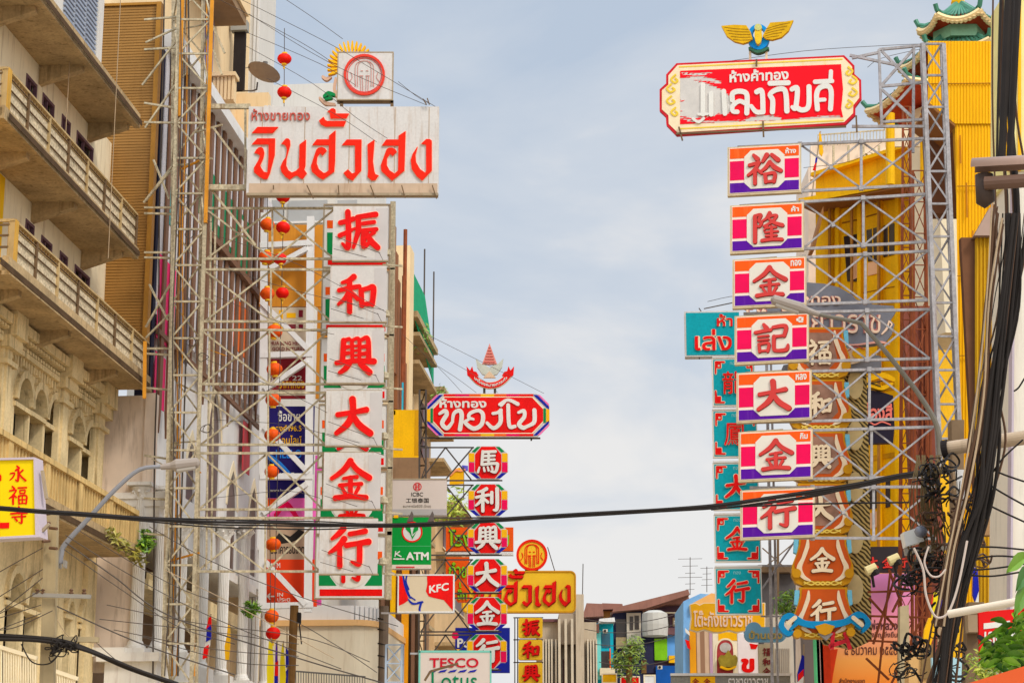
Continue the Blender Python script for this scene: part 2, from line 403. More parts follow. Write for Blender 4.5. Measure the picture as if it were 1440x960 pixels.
class Sign:
    """A thing standing in a vertical plane that faces the lens side of the street; drawn in pixels of the photograph."""
    def __init__(s, name, label, cat, px, py, D, yaw=0.0, group=None):
        s.O = P(px, py, D); s.a = math.radians(yaw); s.ex = Vector((math.cos(s.a), -math.sin(s.a), 0)); s.n = Vector((math.sin(s.a), math.cos(s.a), 0))
        s.o = thing(name, label, cat, s.O, -s.a, group)
    def loc(s, px, py):
        d = ray(px, py); t = (s.O - CAM).dot(s.n) / d.dot(s.n); h = CAM + d * t - s.O
        return (h.dot(s.ex), h.z)
    def rect(s, x0, y0, x1, y1):
        xm, ym = (x0 + x1) / 2, (y0 + y1) / 2
        return (s.loc(x0, ym)[0], s.loc(xm, y1)[1], s.loc(x1, ym)[0], s.loc(xm, y0)[1])
    def box(s, name, m, r, y0=0.0, y1=0.3, par=None):
        a = s.rect(*r); mb = MB().box((a[0], y0, a[1]), (a[2], y1, a[3]))
        return mb.build(name, m, par or s.o, False)
    def frame(s, name, m, r, wd, y0, y1, par=None):
        a = s.rect(*r); mb = MB()
        mb.box((a[0], y0, a[1]), (a[2], y1, a[1] + wd)); mb.box((a[0], y0, a[3] - wd), (a[2], y1, a[3]))
        mb.box((a[0], y0, a[1] + wd), (a[0] + wd, y1, a[3] - wd)); mb.box((a[2] - wd, y0, a[1] + wd), (a[2], y1, a[3] - wd))
        return mb.build(name, m, par or s.o, False)
    def shape(s, name, m, loops, y0, y1, par=None):
        mb = slab(MB(), loops, s.loc, y0, y1); return mb.build(name, m, par or s.o, False)
    def text(s, name, m, body, r, y0, y1, par=None, bold=0.012):
        return s.shape(name, m, fit(font_loops(body, bold), r), y0, y1, par)
    def char(s, name, m, c, cx, cy, sz, y0, y1, par=None, grow=0.0, ax=1.0):
        k = sz / 100
        return s.shape(name, m, [[(cx + (x - 50) * k * ax, cy + (y - 50) * k) for x, y in l_] for l_ in char_loops(c, grow)], y0, y1, par)
    def bars(s, name, m, segs, r, y=0.2, par=None):
        mb = MB()
        for a, b in segs:
            p = s.loc(*a); q = s.loc(*b); mb.bar((p[0], y, p[1]), (q[0], y, q[1]), r)
        return mb.build(name, m, par or s.o, False)
def circ(cx, cy, r, n=32, ry=None): return [(cx + r * math.cos(2 * math.pi * i / n), cy + (ry or r) * math.sin(2 * math.pi * i / n)) for i in range(n)]
def rnd(x0, y0, x1, y1, r, n=5):
    o = []
    for cx, cy, a in ((x1 - r, y0 + r, -90), (x1 - r, y1 - r, 0), (x0 + r, y1 - r, 90), (x0 + r, y0 + r, 180)):
        o += [(cx + r * math.cos(math.radians(a + 90 * i / n)), cy + r * math.sin(math.radians(a + 90 * i / n))) for i in range(n + 1)]
    return o
def octa(x0, y0, x1, y1, cx, cy): return [(x0 + cx, y0), (x1 - cx, y0), (x1, y0 + cy), (x1, y1 - cy), (x1 - cx, y1), (x0 + cx, y1), (x0, y1 - cy), (x0, y0 + cy)]
def sag(a, b, drop, n=14):
    a = Vector(a); b = Vector(b); return [a.lerp(b, i / n) - Vector((0, 0, drop * 4 * (i / n) * (1 - i / n))) for i in range(n + 1)]
def smooth3(pts, n=6):
    o = []
    for i in range(len(pts) - 1):
        a = pts[max(i - 1, 0)]; b = pts[i]; c = pts[i + 1]; d = pts[min(i + 2, len(pts) - 1)]
        for k in range(n):
            t = k / n; o.append(0.5 * (2 * b + (c - a) * t + (2 * a - 5 * b + 4 * c - d) * t * t + (3 * b - a - 3 * c + d) * t ** 3))
    return o + [pts[-1]]
# ---------------------------------------------------------------- materials used all over
M = {}
M['wall'] = mat('cream_plaster', (255, 238, 202), 0.85, 0.12, 0.5, 0.5, (150, 120, 84), 0.15)
M['soffit'] = mat('stained_concrete', (186, 158, 116), 0.9, 0.36, 0.9, 0.55, (84, 66, 44), 0.2, fine=0.16)
M['stucco'] = mat('aged_stucco', (232, 208, 158), 0.9, 0.24, 0.9, 0.65, (104, 82, 50), 0.25, fine=0.1)
M['panel'] = mat('pebble_panel', (224, 204, 168), 0.9, 0.16, 2.0, 0.3, (120, 92, 55), 0.3, fine=0.45)
M['rail'] = mat('weathered_rail', (188, 160, 112), 0.7, 0.2, 2.0, 0.4, (110, 70, 35))
M['darkrail'] = mat('dark_rail', (112, 88, 62), 0.7, 0.2, 2.0)
M['louver'] = mat('brown_louver', (154, 110, 54), 0.55, 0.10, 1.0, 0.25, (120, 80, 35))
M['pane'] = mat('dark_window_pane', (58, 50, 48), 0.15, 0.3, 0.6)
M['purpleframe'] = mat('purple_brown_frame', (110, 80, 90), 0.6)
M['white'] = mat('white_paint', (222, 218, 212), 0.6, 0.06, 0.8, 0.2, (160, 130, 95))
M['whitecol'] = mat('white_column_paint', (228, 222, 212), 0.7, 0.1, 1.0, 0.3, (150, 120, 95))
M['cab'] = mat('cabinet_sheet', (206, 199, 191), 0.5, 0.07, 1.0, 0.42, (166, 130, 94), fine=0.04)
M['cabedge'] = mat('cabinet_edge', (168, 148, 120), 0.6, 0.2, 2.0, 0.4, (110, 70, 35))
M['red'] = mat('red_letter', (232, 12, 6), 0.45, 0.14, 2.0, 0.22, (150, 30, 20), fine=0.08)
M['redorange'] = mat('orange_red_letter', (238, 34, 2), 0.45, 0.12, 1.6, 0.22, (170, 50, 20), fine=0.06)
M['steel'] = mat('cream_steel', (196, 180, 148), 0.6, 0.3, 3.5, 0.6, (112, 76, 42), fine=0.25)
M['steelw'] = mat('galvanised_steel', (172, 166, 164), 0.5, 0.25, 3.0, 0.4, (126, 86, 58), fine=0.2)
M['steelo'] = mat('orange_primed_steel', (214, 142, 42), 0.6, 0.2, 2.0, 0.3, (130, 80, 40))
M['rust'] = mat('rusty_steel', (140, 74, 44), 0.8, 0.3, 3.0, 0.3, (70, 40, 28))
M['fin'] = mat('brown_fin', (122, 88, 66), 0.6, 0.15, 1.0, 0.3, (90, 60, 45))
M['creamy'] = mat('yellow_cream_plaster', (234, 204, 158), 0.85, 0.08, 0.6, 0.25, (190, 150, 95))
M['greywhite'] = mat('grey_white_plaster', (212, 206, 196), 0.85, 0.06, 0.5, 0.2, (170, 155, 135))
M['black'] = mat('black_cable', (44, 38, 34), 0.6, 0.2)
M['wire'] = mat('thin_wire', (84, 74, 66), 0.6, 0.2)
M['tan'] = mat('tan_cable', (176, 150, 118), 0.6, 0.2)
M['concrete'] = mat('pole_concrete', (172, 152, 116), 0.9, 0.2, 1.5, 0.35, (105, 85, 60), 0.2)
M['yellow'] = mat('yellow_paint', (252, 190, 4), 0.5, 0.14, 0.7, 0.4, (196, 126, 20), fine=0.06)
M['green'] = mat('green_paint', (4, 132, 66), 0.5, 0.08)
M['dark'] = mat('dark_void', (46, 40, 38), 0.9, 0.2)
M['teal'] = mat('teal_panel', (4, 158, 168), 0.5, 0.12, 1.2, 0.25, (40, 130, 130), fine=0.08)
M['cream'] = mat('cream_trim', (236, 218, 182), 0.6, 0.1)
M['offwhite'] = mat('offwhite_letter', (222, 216, 204), 0.5, 0.06)
M['leaf'] = leaf_mat('leaf_green', (44, 92, 14), (150, 190, 46))
M['navy'] = mat('navy_print', (36, 26, 96), 0.5)
M['magenta'] = mat('magenta_print', (232, 0, 78), 0.5, 0.1, 1.5, 0.2, (190, 30, 90))
M['purple'] = mat('purple_print', (86, 6, 146), 0.5, 0.14, 1.2, 0.25, (130, 70, 160))
M['orange'] = mat('orange_print', (252, 92, 12), 0.5, 0.1, 1.5, 0.25, (240, 140, 70))
M['blue'] = mat('blue_print', (20, 26, 150), 0.5, 0.06)
M['amber'] = mat('amber_print', (250, 184, 10), 0.5, 0.06)
M['brown'] = mat('wood_brown', (128, 92, 52), 0.9, 0.25, 2.0, 0.3, (80, 55, 30))

# ---------------------------------------------------------------- the ground (below the frame)
def flat(name, u0, u1, v0, v1, z, m):
    o = MB().sbox(u0, u1, v0, v1, z - 0.3, z).build(name, m); o['kind'] = 'structure'; return o
flat('ground', -900, 900, -200, 2500, -0.02, mat('ground_earth', (120, 112, 100), 0.95))
flat('road', -10.5, 7.5, -30, 420, 0.0, mat('light_bounce_road', (176, 164, 146), 0.9, 0.2))  # unseen road coloured paler than asphalt to bounce warm light upward
flat('pavement', -17.0, -10.5, -30, 420, 0.14, mat('pavement_tiles', (190, 176, 156), 0.9, 0.15))
flat('pavement', 7.5, 13.5, -30, 420, 0.14, MATS['pavement_tiles'])

# ---------------------------------------------------------------- left apartment block
UO, UW = -15.6, -17.0
apt = thing('apartment_building', 'weathered cream apartment block with three railed balconies and a row of stucco arches', 'building', W(UW, 50, 0))
def hz(px, py, u): a = uv(hit_u(px, py, u)); return a[1], a[2]
def facade(mb, outer, holes, u0, u1, rev=True):           # wall in the (v,z) plane at u0 with real openings, u1 = depth side
    loops = [outer] + holes; flatp = [p for l_ in loops for p in l_]; k = len(flatp)
    tris = tessellate_polygon([[Vector((p[0], p[1], 0)) for p in l_] for l_ in loops]); fs = [tuple(t) for t in tris]; b = 0
    for l_ in loops:
        n = len(l_); fs += [(b + i, b + (i + 1) % n, b + (i + 1) % n + k, b + i + k) for i in range(n)]; b += n
    mb.add([W(u0, p[0], p[1]) for p in flatp] + [W(u1, p[0], p[1]) for p in flatp], fs)
def arch(v0, v1, z0, zt, pointed=False, n=8):
    r = (v1 - v0) / 2; c = (v0 + v1) / 2; h = min(zt - z0, r * (1.7 if pointed else 1.15)); o = [(v0, z0), (v1, z0)]
    for i in range(n + 1):
        t = i / n
        if pointed: 
            x = v1 - (v1 - v0) * t; q = abs(2 * t - 1); o.append((x, zt - h + h * math.sqrt(max(0, 1 - q))))
        else: o.append((c + r * math.cos(math.pi * t), zt - h + h * math.sin(math.pi * t)))
    return o
wins = []
for a, b, c in (((37, 103), (52, 117), (37, 150)), ((60, 130), (76, 152), (60, 176)), ((87, 160), (99, 174), (87, 200)), ((108, 183), (131, 211), (108, 232))):
    v0, zt = hz(*a, UW); v1 = hz(*b, UW)[0]; wins.append((v0, v1, zt - 1.7, zt))
wins2 = []
for a, b in (((36, 307), (48, 318)), ((58, 330), (73, 343)), ((84, 352), (95, 362)), ((105, 371), (126, 391))):
    v0, zt = hz(*a, UW); v1 = hz(*b, UW)[0]; wins2.append((v0, v1, zt - 1.7, zt))
wins2.append((44.0, 45.0, 16.0, 17.6)); wins.append((44.3, 45.6, 19.9, 21.6))
arcs = []
for xl, yl, xr, yr, xa, ya in ((20, 575, 40, 590, 30, 530), (42, 590, 60, 605, 51, 546), (63, 605, 81, 625, 72, 560), (96, 630, 112, 645, 104, 583), (115, 645, 131, 660, 123, 598)):
    arcs.append((hz(xl, yl, UW)[0], hz(xr, yr, UW)[0], 9.9, hz(xa, ya, UW)[1]))
low = []
for xl, xr, y in ((10, 32, 805), (36, 56, 818), (92, 101, 845), (112, 126, 850)):
    low.append((hz(xl, y, UW)[0], hz(xr, y, UW)[0], 3.6, hz((xl + xr) / 2, y, UW)[1]))
mb = MB()
facade(mb, [(26, 0.1), (57.7, 0.1), (57.7, 9.6), (26, 9.6)], [arch(*q) for q in low], UW, UW - 0.35)
facade(mb, [(26, 9.6), (57.7, 9.6), (57.7, 14.6), (26, 14.6)], [arch(*q) for q in arcs], UW, UW - 0.35)
mb.build('lower_wall', M['stucco'], apt)
mb = MB(); facade(mb, [(26, 14.6), (57.7, 14.6), (57.7, 22.1), (26, 22.1)], [[(a, c), (b, c), (b, d), (a, d)] for a, b, c, d in wins + wins2], UW, UW - 0.25)
mb.build('wall', M['wall'], apt)
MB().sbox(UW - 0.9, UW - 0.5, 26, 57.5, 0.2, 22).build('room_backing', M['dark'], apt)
for a, b, c, d in wins + wins2:
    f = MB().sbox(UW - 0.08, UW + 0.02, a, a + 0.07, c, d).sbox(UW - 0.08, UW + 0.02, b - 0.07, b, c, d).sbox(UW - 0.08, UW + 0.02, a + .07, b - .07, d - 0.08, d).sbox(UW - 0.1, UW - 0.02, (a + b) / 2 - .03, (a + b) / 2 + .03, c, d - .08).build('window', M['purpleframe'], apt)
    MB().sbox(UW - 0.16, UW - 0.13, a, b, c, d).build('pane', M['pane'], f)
for q in arcs + low:
    v0, v1, z0, zt = q; a = arch(v0 - .16, v1 + .16, zt - (v1 - v0) * .62, zt + .2); bq = arch(v0, v1, zt - (v1 - v0) * .62, zt)
    mb = MB(); 
    o_, i_ = a[2:], bq[2:]
    for k_ in range(len(o_) - 1):
        mb.hexa([W(UW, *o_[k_]), W(UW, *o_[k_ + 1]), W(UW, *i_[k_ + 1]), W(UW, *i_[k_]), W(UW + .12, *o_[k_]), W(UW + .12, *o_[k_ + 1]), W(UW + .12, *i_[k_ + 1]), W(UW + .12, *i_[k_])])
    mb.sbox(UW - .3, UW + .06, v0 - .1, v1 + .1, zt - (v1 - v0) * .62 - .12, zt - (v1 - v0) * .62)
    mb.build('arch_moulding', M['stucco'], apt)
    MB().sbox(UW - .30, UW - .27, v0, v0 + (v1 - v0) * .55, z0, zt - (v1 - v0) * .6).build('shutter', mat('grey_green_shutter', (120, 112, 84), .7, .15), apt)
for x in (9, 88, 138):                                       # pilasters
    v0 = hz(x - 6, 520 + (x - 9) * .93, UW + .15)[0]; v1 = hz(x + 6, 530 + (x - 9) * .93, UW + .15)[0]
    MB().sbox(UW, UW + .16, v0, v1, 0.2, 9.5).sbox(UW, UW + .16, v0, v1, 9.9, 13.7).sbox(UW, UW + .3, v0 - .08, v1 + .08, 13.3, 13.42).sbox(UW, UW + .36, v0 - .16, v1 + .16, 13.7, 14.0).sbox(UW, UW + .5, v0 - .1, v1 + .1, 14.0, 14.6).sbox(UW, UW + .22, v0 + .15, v1 - .15, 9.9, 13.7).build('pilaster', M['stucco'], apt)
mb = MB().sbox(UW, UW + .2, 26, 57.6, 13.82, 13.95).sbox(UW, UW + .42, 26, 57.6, 14.25, 14.5).sbox(UW, UW + .3, 26, 57.6, 14.2, 14.22)
v = 43.0
while v < 57.4:
    mb.sbox(UW, UW + .34, v, v + .09, 14.12, 14.2).sbox(UW, UW + .1, v + .02, v + .12, 13.5 + .14 * abs(math.sin(v * 3.1)), 13.82).sbox(UW, UW + .2, v - .02, v + .12, 13.97, 14.06); v += .22
mb.build('cornice', M['stucco'], apt)
# slabs, fascias and beams
MB().sbox(UW, UO, 26, 55.1, 21.86, 22.06).sbox(UO - .12, UO + .04, 26, 55.1, 21.78, 22.2).build('overhang_slab', M['soffit'], apt)
MB().sbox(UW, UO, 43.7, 55.5, 18.05, 18.25).sbox(UO - .1, UO + .05, 43.7, 55.5, 17.98, 18.3).build('balcony_slab', M['soffit'], apt)
MB().sbox(UW, UO, 44.6, 57.4, 14.6, 14.8).sbox(UO - .1, UO + .1, 44.6, 57.4, 14.5, 14.62).sbox(UO - .1, UO + .05, 44.6, 57.4, 14.62, 14.95).build('balcony_slab', M['soffit'], apt)
MB().sbox(UW, UO, 38, 56.9, 9.65, 9.85).sbox(UO - .1, UO + .08, 38, 56.9, 9.55, 9.95).build('balcony_slab', M['soffit'], apt)
for v in (46.4, 50.4, 54.9):
    for z in (21.86, 18.05, 14.6):
        if z < 18 and v < 46: continue
        p = [W(UW, v - .13, z), W(UO - .25, v - .13, z), W(UO - .25, v - .13, z - .14), W(UW, v - .13, z - .5)]
        MB().prism(p, W(0, .26, 0)).build('beam', M['soffit'], apt)
def balcony(v0, v1, zs, zr, bays, endret):
    mb = MB(); vs_ = [v0 + (v1 - v0) * i / bays for i in range(bays + 1)]
    for i in range(bays): mb.sbox(UO - .10, UO - .05, vs_[i] + .03, vs_[i + 1] - .03, zs + .04, zr - .2)
    mb.build('balcony_panel', M['panel'], apt)
    mb = MB()
    for h in (0.30, 0.58, 0.84): mb.sbox(UO - .04, UO - .005, v0, v1, zs + (zr - zs) * h, zs + (zr - zs) * h + .018)
    if endret:
        for h in (0.02, 0.30, 0.58, 0.84): mb.sbox(UW, UO - .1, v0 - .03, v0, zs + (zr - zs) * h, zs + (zr - zs) * h + .05)
    mb.build('balcony_bar', M['darkrail'], apt)
    mb = MB().sbox(UO - .1, UO + .02, v0 - .05, v1, zr - .05, zr)
    if endret: mb.sbox(UW, UO - .1, v0 - .05, v0 + .03, zr - .07, zr)
    mb.build('handrail', M['rail'], apt)
    for i, v in enumerate(vs_): MB().sbox(UO - .12, UO + .015, v - .03, v + .04, zs, zr - .05).build('balcony_post', M['darkrail'] if i % 2 else M['rail'], apt)
    mb = MB(); v = v0 + .15
    while v < v1: mb.sbox(UO - .07, UO - .03, v, v + .035, zr - .2, zr - .05); v += .2
    mb.sbox(UO - .07, UO - .03, v0, v1, zr - .2, zr - .18).build('baluster_strip', M['rail'], apt)
balcony(43.9, 55.4, 18.25, 19.3, 7, True)
balcony(45.0, 57.2, 14.95, 15.95, 7, True)
for q_ in ((45.0, 45.22, 14.95, 15.95), (43.9, 44.12, 18.25, 19.3)): MB().sbox(UO - .14, UO + .04, *q_).build('corner_post', mat('ochre_post', (206, 158, 70), .8, .15, 1.5, .4, (130, 90, 40)), apt)
mb = MB().sbox(UO - .2, UO + .08, 38, 56.7, 10.78, 10.92); v = 38.1
while v < 56.6:
    mb.sbox(UO - .12, UO - .0, v, v + .1, 9.95, 10.78); v += .24
for v in (45.4, 48.2, 51.0, 53.8, 56.5): mb.sbox(UO - .16, UO + .05, v, v + .34, 9.95, 10.78)
mb.build('balustrade', mat('ochre_balustrade', (214, 180, 118), .85, .25, 1.5, .7, (104, 78, 42), .2), apt)
for z_, ve_ in ((21.78, 55.05), (17.98, 55.4), (14.5, 57.1), (9.55, 56.8)): MB().sbox(UO + .1, UO + .115, 43.9, ve_, z_ + .05, z_ + .2).build('fascia_stain', mat('black_mould', (86, 66, 46), .9, .35, 1.5), apt)
ZL = hit_v(172, 10, 57.3).z
# yellow painted bay at the near end, louvred end screen, top storey
MB().sbox(UW + .004, UW + .04, 38, 48.05, 14.9, 18.0).build('yellow_bay', mat('peeling_yellow', (246, 192, 30), .8, .1, 1.0, .15, (230, 215, 190)), apt)
MB().sbox(UW - .5, UO - .18, 57.25, 57.4, 14.95, ZL).build('louver_screen', mat('brown_louver_back', (132, 94, 46), .7), apt)
mb = MB(); z = 14.95
while z < ZL - .05:
    mb.hexa([W(UW - .5, 57.225, z), W(UO - .18, 57.225, z), W(UO - .18, 57.25, z), W(UW - .5, 57.25, z), W(UW - .5, 57.238, z + .082), W(UO - .18, 57.238, z + .082), W(UO - .18, 57.25, z + .082), W(UW - .5, 57.25, z + .082)]); z += .09
mb.build('louver_slats', M['louver'], apt)
MB().sbox(UO - .18, UO - .04, 57.1, 57.4, 14.95, ZL + .05).sbox(UW - .5, UO - .18, 57.18, 57.4, ZL, ZL + .08).build('louver_frame', mat('amber_frame', (172, 120, 48), .6, .12, 1.5, .2), apt)
v1 = hz(133, 60, UO - .3)[0]; vE = hz(141.5, 80, UO - .25)[0]
MB().sbox(UO - .5, UO - .3, 30, v1, 22.2, 30).sbox(UO - .5, UO - .22, v1, vE, 22.2, 30).build('top_wall', M['greywhite'], apt)
mb = MB(); va = hz(86, 40, UO - .3)[0]
for i in range(3):
    a = va + (v1 - va) * i / 3 + .05; b = va + (v1 - va) * (i + 1) / 3 - .05; z = 22.3
    while z < 28: mb.sbox(UO - .3, UO - .24, a, b, z, z + .07); z += .14
mb.build('grille_panel', mat('blue_grey_grille', (150, 158, 172), .6, .1), apt)
MB().tube([W(UO + .2, 52.0, 30), W(UO + .2, 52.02, 17)], .012, 4).tube([W(UO - .5, 50, 30), W(UO - .5, 50, 19)], .012, 4).build('hanging_cord', M['tan'], apt)
# plain end wall with entablature, facing the lens
mb = MB().sbox(UW - .1, UO - .1, 57.75, 58.0, 11.55, 14.5).sbox(UW, -15.95, 57.75, 58.0, 6.5, 11.0).sbox(-15.75, -15.45, 57.65, 58.05, 11.6, 14.55)
mb.build('end_wall', mat('pale_pink_plaster', (226, 206, 186), .85, .14, .7, .4, (120, 92, 68), .15), apt)
MB().sbox(UW - .1, -14.95, 57.5, 58.2, 11.42, 11.6).sbox(UW - .1, -15.05, 57.55, 58.15, 11.2, 11.42).sbox(UW - .1, -15.2, 57.6, 58.1, 10.85, 11.2).build('entablature', M['whitecol'], apt)
mb = MB().sbox(UW, -15.9, 57.2, 57.5, 6.9, 7.15).sbox(UW + .3, -14.9, 57.1, 58.6, 6.75, 7.0).sbox(UW + .5, -15.0, 57.3, 58.4, 5.6, 6.75)
mb.build('pedestal', M['whitecol'], apt)

# ---------------------------------------------------------------- white gothic building behind tall brown fins
goth = thing('fin_clad_building', 'white building with pointed arches below and tall brown vertical fins above', 'building', W(-16.6, 65, 0))
UG = -15.9
gw = []
for xl, xr, yt, yb in ((293, 311, 548, 735), (262, 274, 618, 705), (319, 333, 660, 800), (349, 362, 684, 810), (236, 250, 590, 650)):
    xa = (xl + xr) / 2; gw.append((hz(xl, yt + 50, UG)[0], hz(xr, yt + 50, UG)[0], max(11.0, hz(xa, yb, UG)[1]), hz(xa, yt, UG)[1]))
mb = MB(); facade(mb, [(58.3, 10.9), (75.9, 10.9), (75.9, 17.1), (58.3, 17.1)], [arch(*q, True, 12) for q in gw], UG, UG - .14); mb.build('lower_wall', M['white'], goth)
for q in gw:
    zs_ = q[3] - (q[1] - q[0]) * .85; a = arch(q[0] - .2, q[1] + .2, zs_, q[3] + .35, True, 12)[2:]; bq = arch(q[0], q[1], zs_, q[3], True, 12)[2:]
    mb = MB()
    for k_ in range(len(a) - 1):
        mb.hexa([W(UG, *a[k_]), W(UG, *a[k_ + 1]), W(UG, *bq[k_ + 1]), W(UG, *bq[k_]), W(UG + .025, *a[k_]), W(UG + .025, *a[k_ + 1]), W(UG + .025, *bq[k_ + 1]), W(UG + .025, *bq[k_])])
    mb.build('arch_moulding', M['cream'], goth)
    MB().sbox(UG - .10, UG - .06, q[0] - .3, q[1] + .3, q[2], q[3]).build('pane', mat('red_brown_glass', (74, 42, 40), .3, .4, 1.6), goth)
MB().sbox(-16.6, -15.72, 58.3, 74.5, 17.1, 25.6).build('upper_wall', mat('banded_white_wall', (214, 208, 208), .7, .1, .6, .2), goth)
MB().sbox(-15.95, -15.3, 58.3, 73.2, 25.55, 25.85).sbox(-15.95, -15.4, 58.3, 73.2, 25.85, 26.15).build('parapet', M['white'], goth)
for i in range(16):
    v = 58.7 + i * .9
    tip = (13.6 if i < 2 else 15.6 if i % 4 == 2 else 16.6)
    p = [W(-15.63, v, 25.55), W(-15.63, v + .34, 25.55), W(-15.63, v + .34, tip + .8), W(-15.63, v + .17, tip), W(-15.63, v, tip + .8)]
    MB().prism(p, W(-.06, 0, 0)).build('fin', M['fin'], goth)
MB().sbox(-15.7, -15.5, 64.2, 73.0, 21.2, 21.42).sbox(-15.7, -15.6, 58.3, 73, 16.5, 16.65).build('ledge', M['fin'], goth)
for nm, va, vb, z0, z1, c in (('green_board', 62.5, 71.0, 21.7, 23.6, (30, 128, 84)), ('pink_poster', 58.4, 60.4, 16.4, 19.0, (226, 40, 104)), ('pink_poster', 58.4, 59.6, 14.4, 16.0, (222, 40, 90)),
                              ('grey_poster', 60.6, 62.2, 16.4, 18.6, (120, 116, 130)), ('orange_poster', 68.6, 70.4, 18.6, 20.4, (232, 112, 50)), ('teal_poster', 59.2, 60.2, 20.2, 21.4, (30, 140, 140)), ('red_poster', 70.6, 71.8, 14.6, 16.4, (190, 40, 50))):
    MB().sbox(-15.72, -15.70, va, vb, z0, z1).build(nm, mat(nm + str(c[1]), c, .5, .1), goth)
for q_ in ((64.2, 64.7, 21.9, 23.2), (65.6, 66.0, 22.1, 23.4), (67.2, 67.7, 21.9, 23.0), (69.2, 69.6, 22.1, 23.4)): MB().sbox(-15.71, -15.69, *q_).build('board_mark', M['white'], goth)
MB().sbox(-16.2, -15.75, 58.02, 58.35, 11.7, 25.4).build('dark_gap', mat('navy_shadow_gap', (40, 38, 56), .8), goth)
# white fluted columns along the street edge
COLS = [(190, 912, 684, 'beside the plain end wall'), (222, 912, 690, 'below the scaffold tower'), (250, 918, 735, 'behind the scaffold tower legs'), (281, 940, 738, 'before the first pointed arch'), (310, 950, 742, 'behind the Thai flag'), (339, 957, 742, 'behind the yellow flag'), (371, 966, 775, 'next to the lowest red lanterns')]
for x, yb, yt, ds in COLS:
    uu = -15.6 if x > 200 else -15.75
    a = hit_u(x, yb, uu); zt = hit_u(x, yt, uu).z; zb = a.z
    c = thing('white_column', 'fluted white column ' + ds, 'column', (a.x, a.y, zb - 1.4), -PSI, 'white columns of the portico')
    R = .185
    prof = [(R * 1.0, 1.6), (R * .98, zt - zb + 1.2), (R * .93, zt - zb + 1.25)]
    mb = MB(); n = 20
    ring = [(R * (1 if j % 2 == 0 else .9) * math.cos(2 * math.pi * j / (n * 2)), R * (1 if j % 2 == 0 else .9) * math.sin(2 * math.pi * j / (n * 2))) for j in range(n * 2)]
    mb.prism([(p[0], p[1], 1.62) for p in ring], (0, 0, zt - zb - .5)); mb.build('shaft', M['whitecol'], c, False)
    MB().lathe([(R * 1.6, 1.4), (R * 1.6, 1.48), (R * 1.35, 1.5), (R * 1.25, 1.56), (R * 1.1, 1.62)], (0, 0, 0), 16).box((-.36, -.36, 0), (.36, .36, 1.4)).build('base', M['whitecol'], c, False)
    h = zt - zb + 1.12
    mb = MB().lathe([(R, h), (R * 1.2, h + .1), (R * 1.15, h + .14), (R * 1.7, h + .36), (R * 1.5, h + .4)], (0, 0, 0), 12).box((-.36, -.36, h + .4), (.36, .36, h + .5))
    for j in range(8):
        t = math.pi * j / 4; mb.tube([(R * 1.1 * math.cos(t), R * 1.1 * math.sin(t), h + .14), (R * 1.6 * math.cos(t), R * 1.6 * math.sin(t), h + .26), (R * 1.75 * math.cos(t), R * 1.75 * math.sin(t), h + .2)], [.05, .045, .03], 5)
    mb.build('capital', M['whitecol'], c, False)
MB().sbox(-16.6, -15.1, 58.6, 74, 5.9, 6.1).sbox(-15.3, -15.0, 58.6, 74, 5.5, 5.95).build('terrace_slab', M['whitecol'], goth)
MB().sbox(-18.2, -16.2, 60.5, 74, 9.2, 9.5).sbox(-16.4, -16.2, 61, 74, 9.5, 9.75).build('mid_ledge', M['stucco'], goth)
MB().sbox(-18.2, UG - .16, 58.3, 75.9, 10.75, 10.9).sbox(UG - .16, UG + .1, 58.3, 74, 10.6, 10.89).build('portico_beam', M['whitecol'], goth)
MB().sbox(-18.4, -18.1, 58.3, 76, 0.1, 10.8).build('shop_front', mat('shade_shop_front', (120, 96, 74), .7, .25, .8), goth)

# ---------------------------------------------------------------- cream block above, tall grey tower, cream corner
cr_b = thing('cream_apartment_block', 'yellow cream apartment block with small balcony behind the scaffold tower top', 'building', W(-18, 68, 0))
MB().sbox(-24, -17.6, 58.5, 78, 24.0, 40).build('wall', M['creamy'], cr_b)
va = hz(288, 40, -17.6)[0]; vb = hz(297, 50, -17.6)[0]
MB().sbox(-17.6, -17.5, va, vb, 26.0, 32).build('blue_strip', mat('faded_blue_strip', (112, 108, 168), .6), cr_b)
a = hit_v(300, 148, 72); b = hit_v(333, 110, 72)
mb = MB().sbox(uv(a)[0], uv(b)[0], 71.5, 72, a.z, b.z)
for i in range(7):
    u = uv(a)[0] + (uv(b)[0] - uv(a)[0]) * i / 6; mb.sbox(u - .05, u + .05, 71.42, 71.5, a.z, b.z)
mb.sbox(uv(a)[0] - .1, uv(b)[0] + .1, 71.3, 72, b.z - .15, b.z).build('balcony', M['creamy'], cr_b)
a = hit_v(328, 108, 74.5); b = hit_v(346, 46, 74.5)
MB().sbox(uv(a)[0], uv(b)[0], 74.4, 74.6, a.z - .6, b.z).build('window_recess', M['dark'], cr_b)
MB().sbox(uv(a)[0] - .1, uv(b)[0] + .1, 74.2, 74.6, b.z, b.z + .4).build('lintel', mat('grey_lintel', (150, 148, 140), .8), cr_b)
a = hit_u(308, 0, -16.4); b = hit_u(346, 36, -16.4)
MB().sbox(-18, -16.4, uv(a)[1] - 4, uv(b)[1], b.z + .0, b.z + .35).build('eave', mat('brown_eave', (150, 122, 92), .8, .2), cr_b)
MB().sbox(-18, -16.3, uv(a)[1] - 4, uv(b)[1], b.z + .35, b.z + .5).build('roof_edge', M['creamy'], cr_b)
tw = thing('grey_tower_block', 'tall plain grey-white tower block behind the satellite dish', 'building', W(-12.9, 82, 0))
a = hit_v(345, 150, 80); b = hit_v(366, 0, 80)
MB().sbox(uv(a)[0], uv(b)[0], 80, 83.2, 20, 46).build('wall', M['greywhite'], tw)
mb = MB()
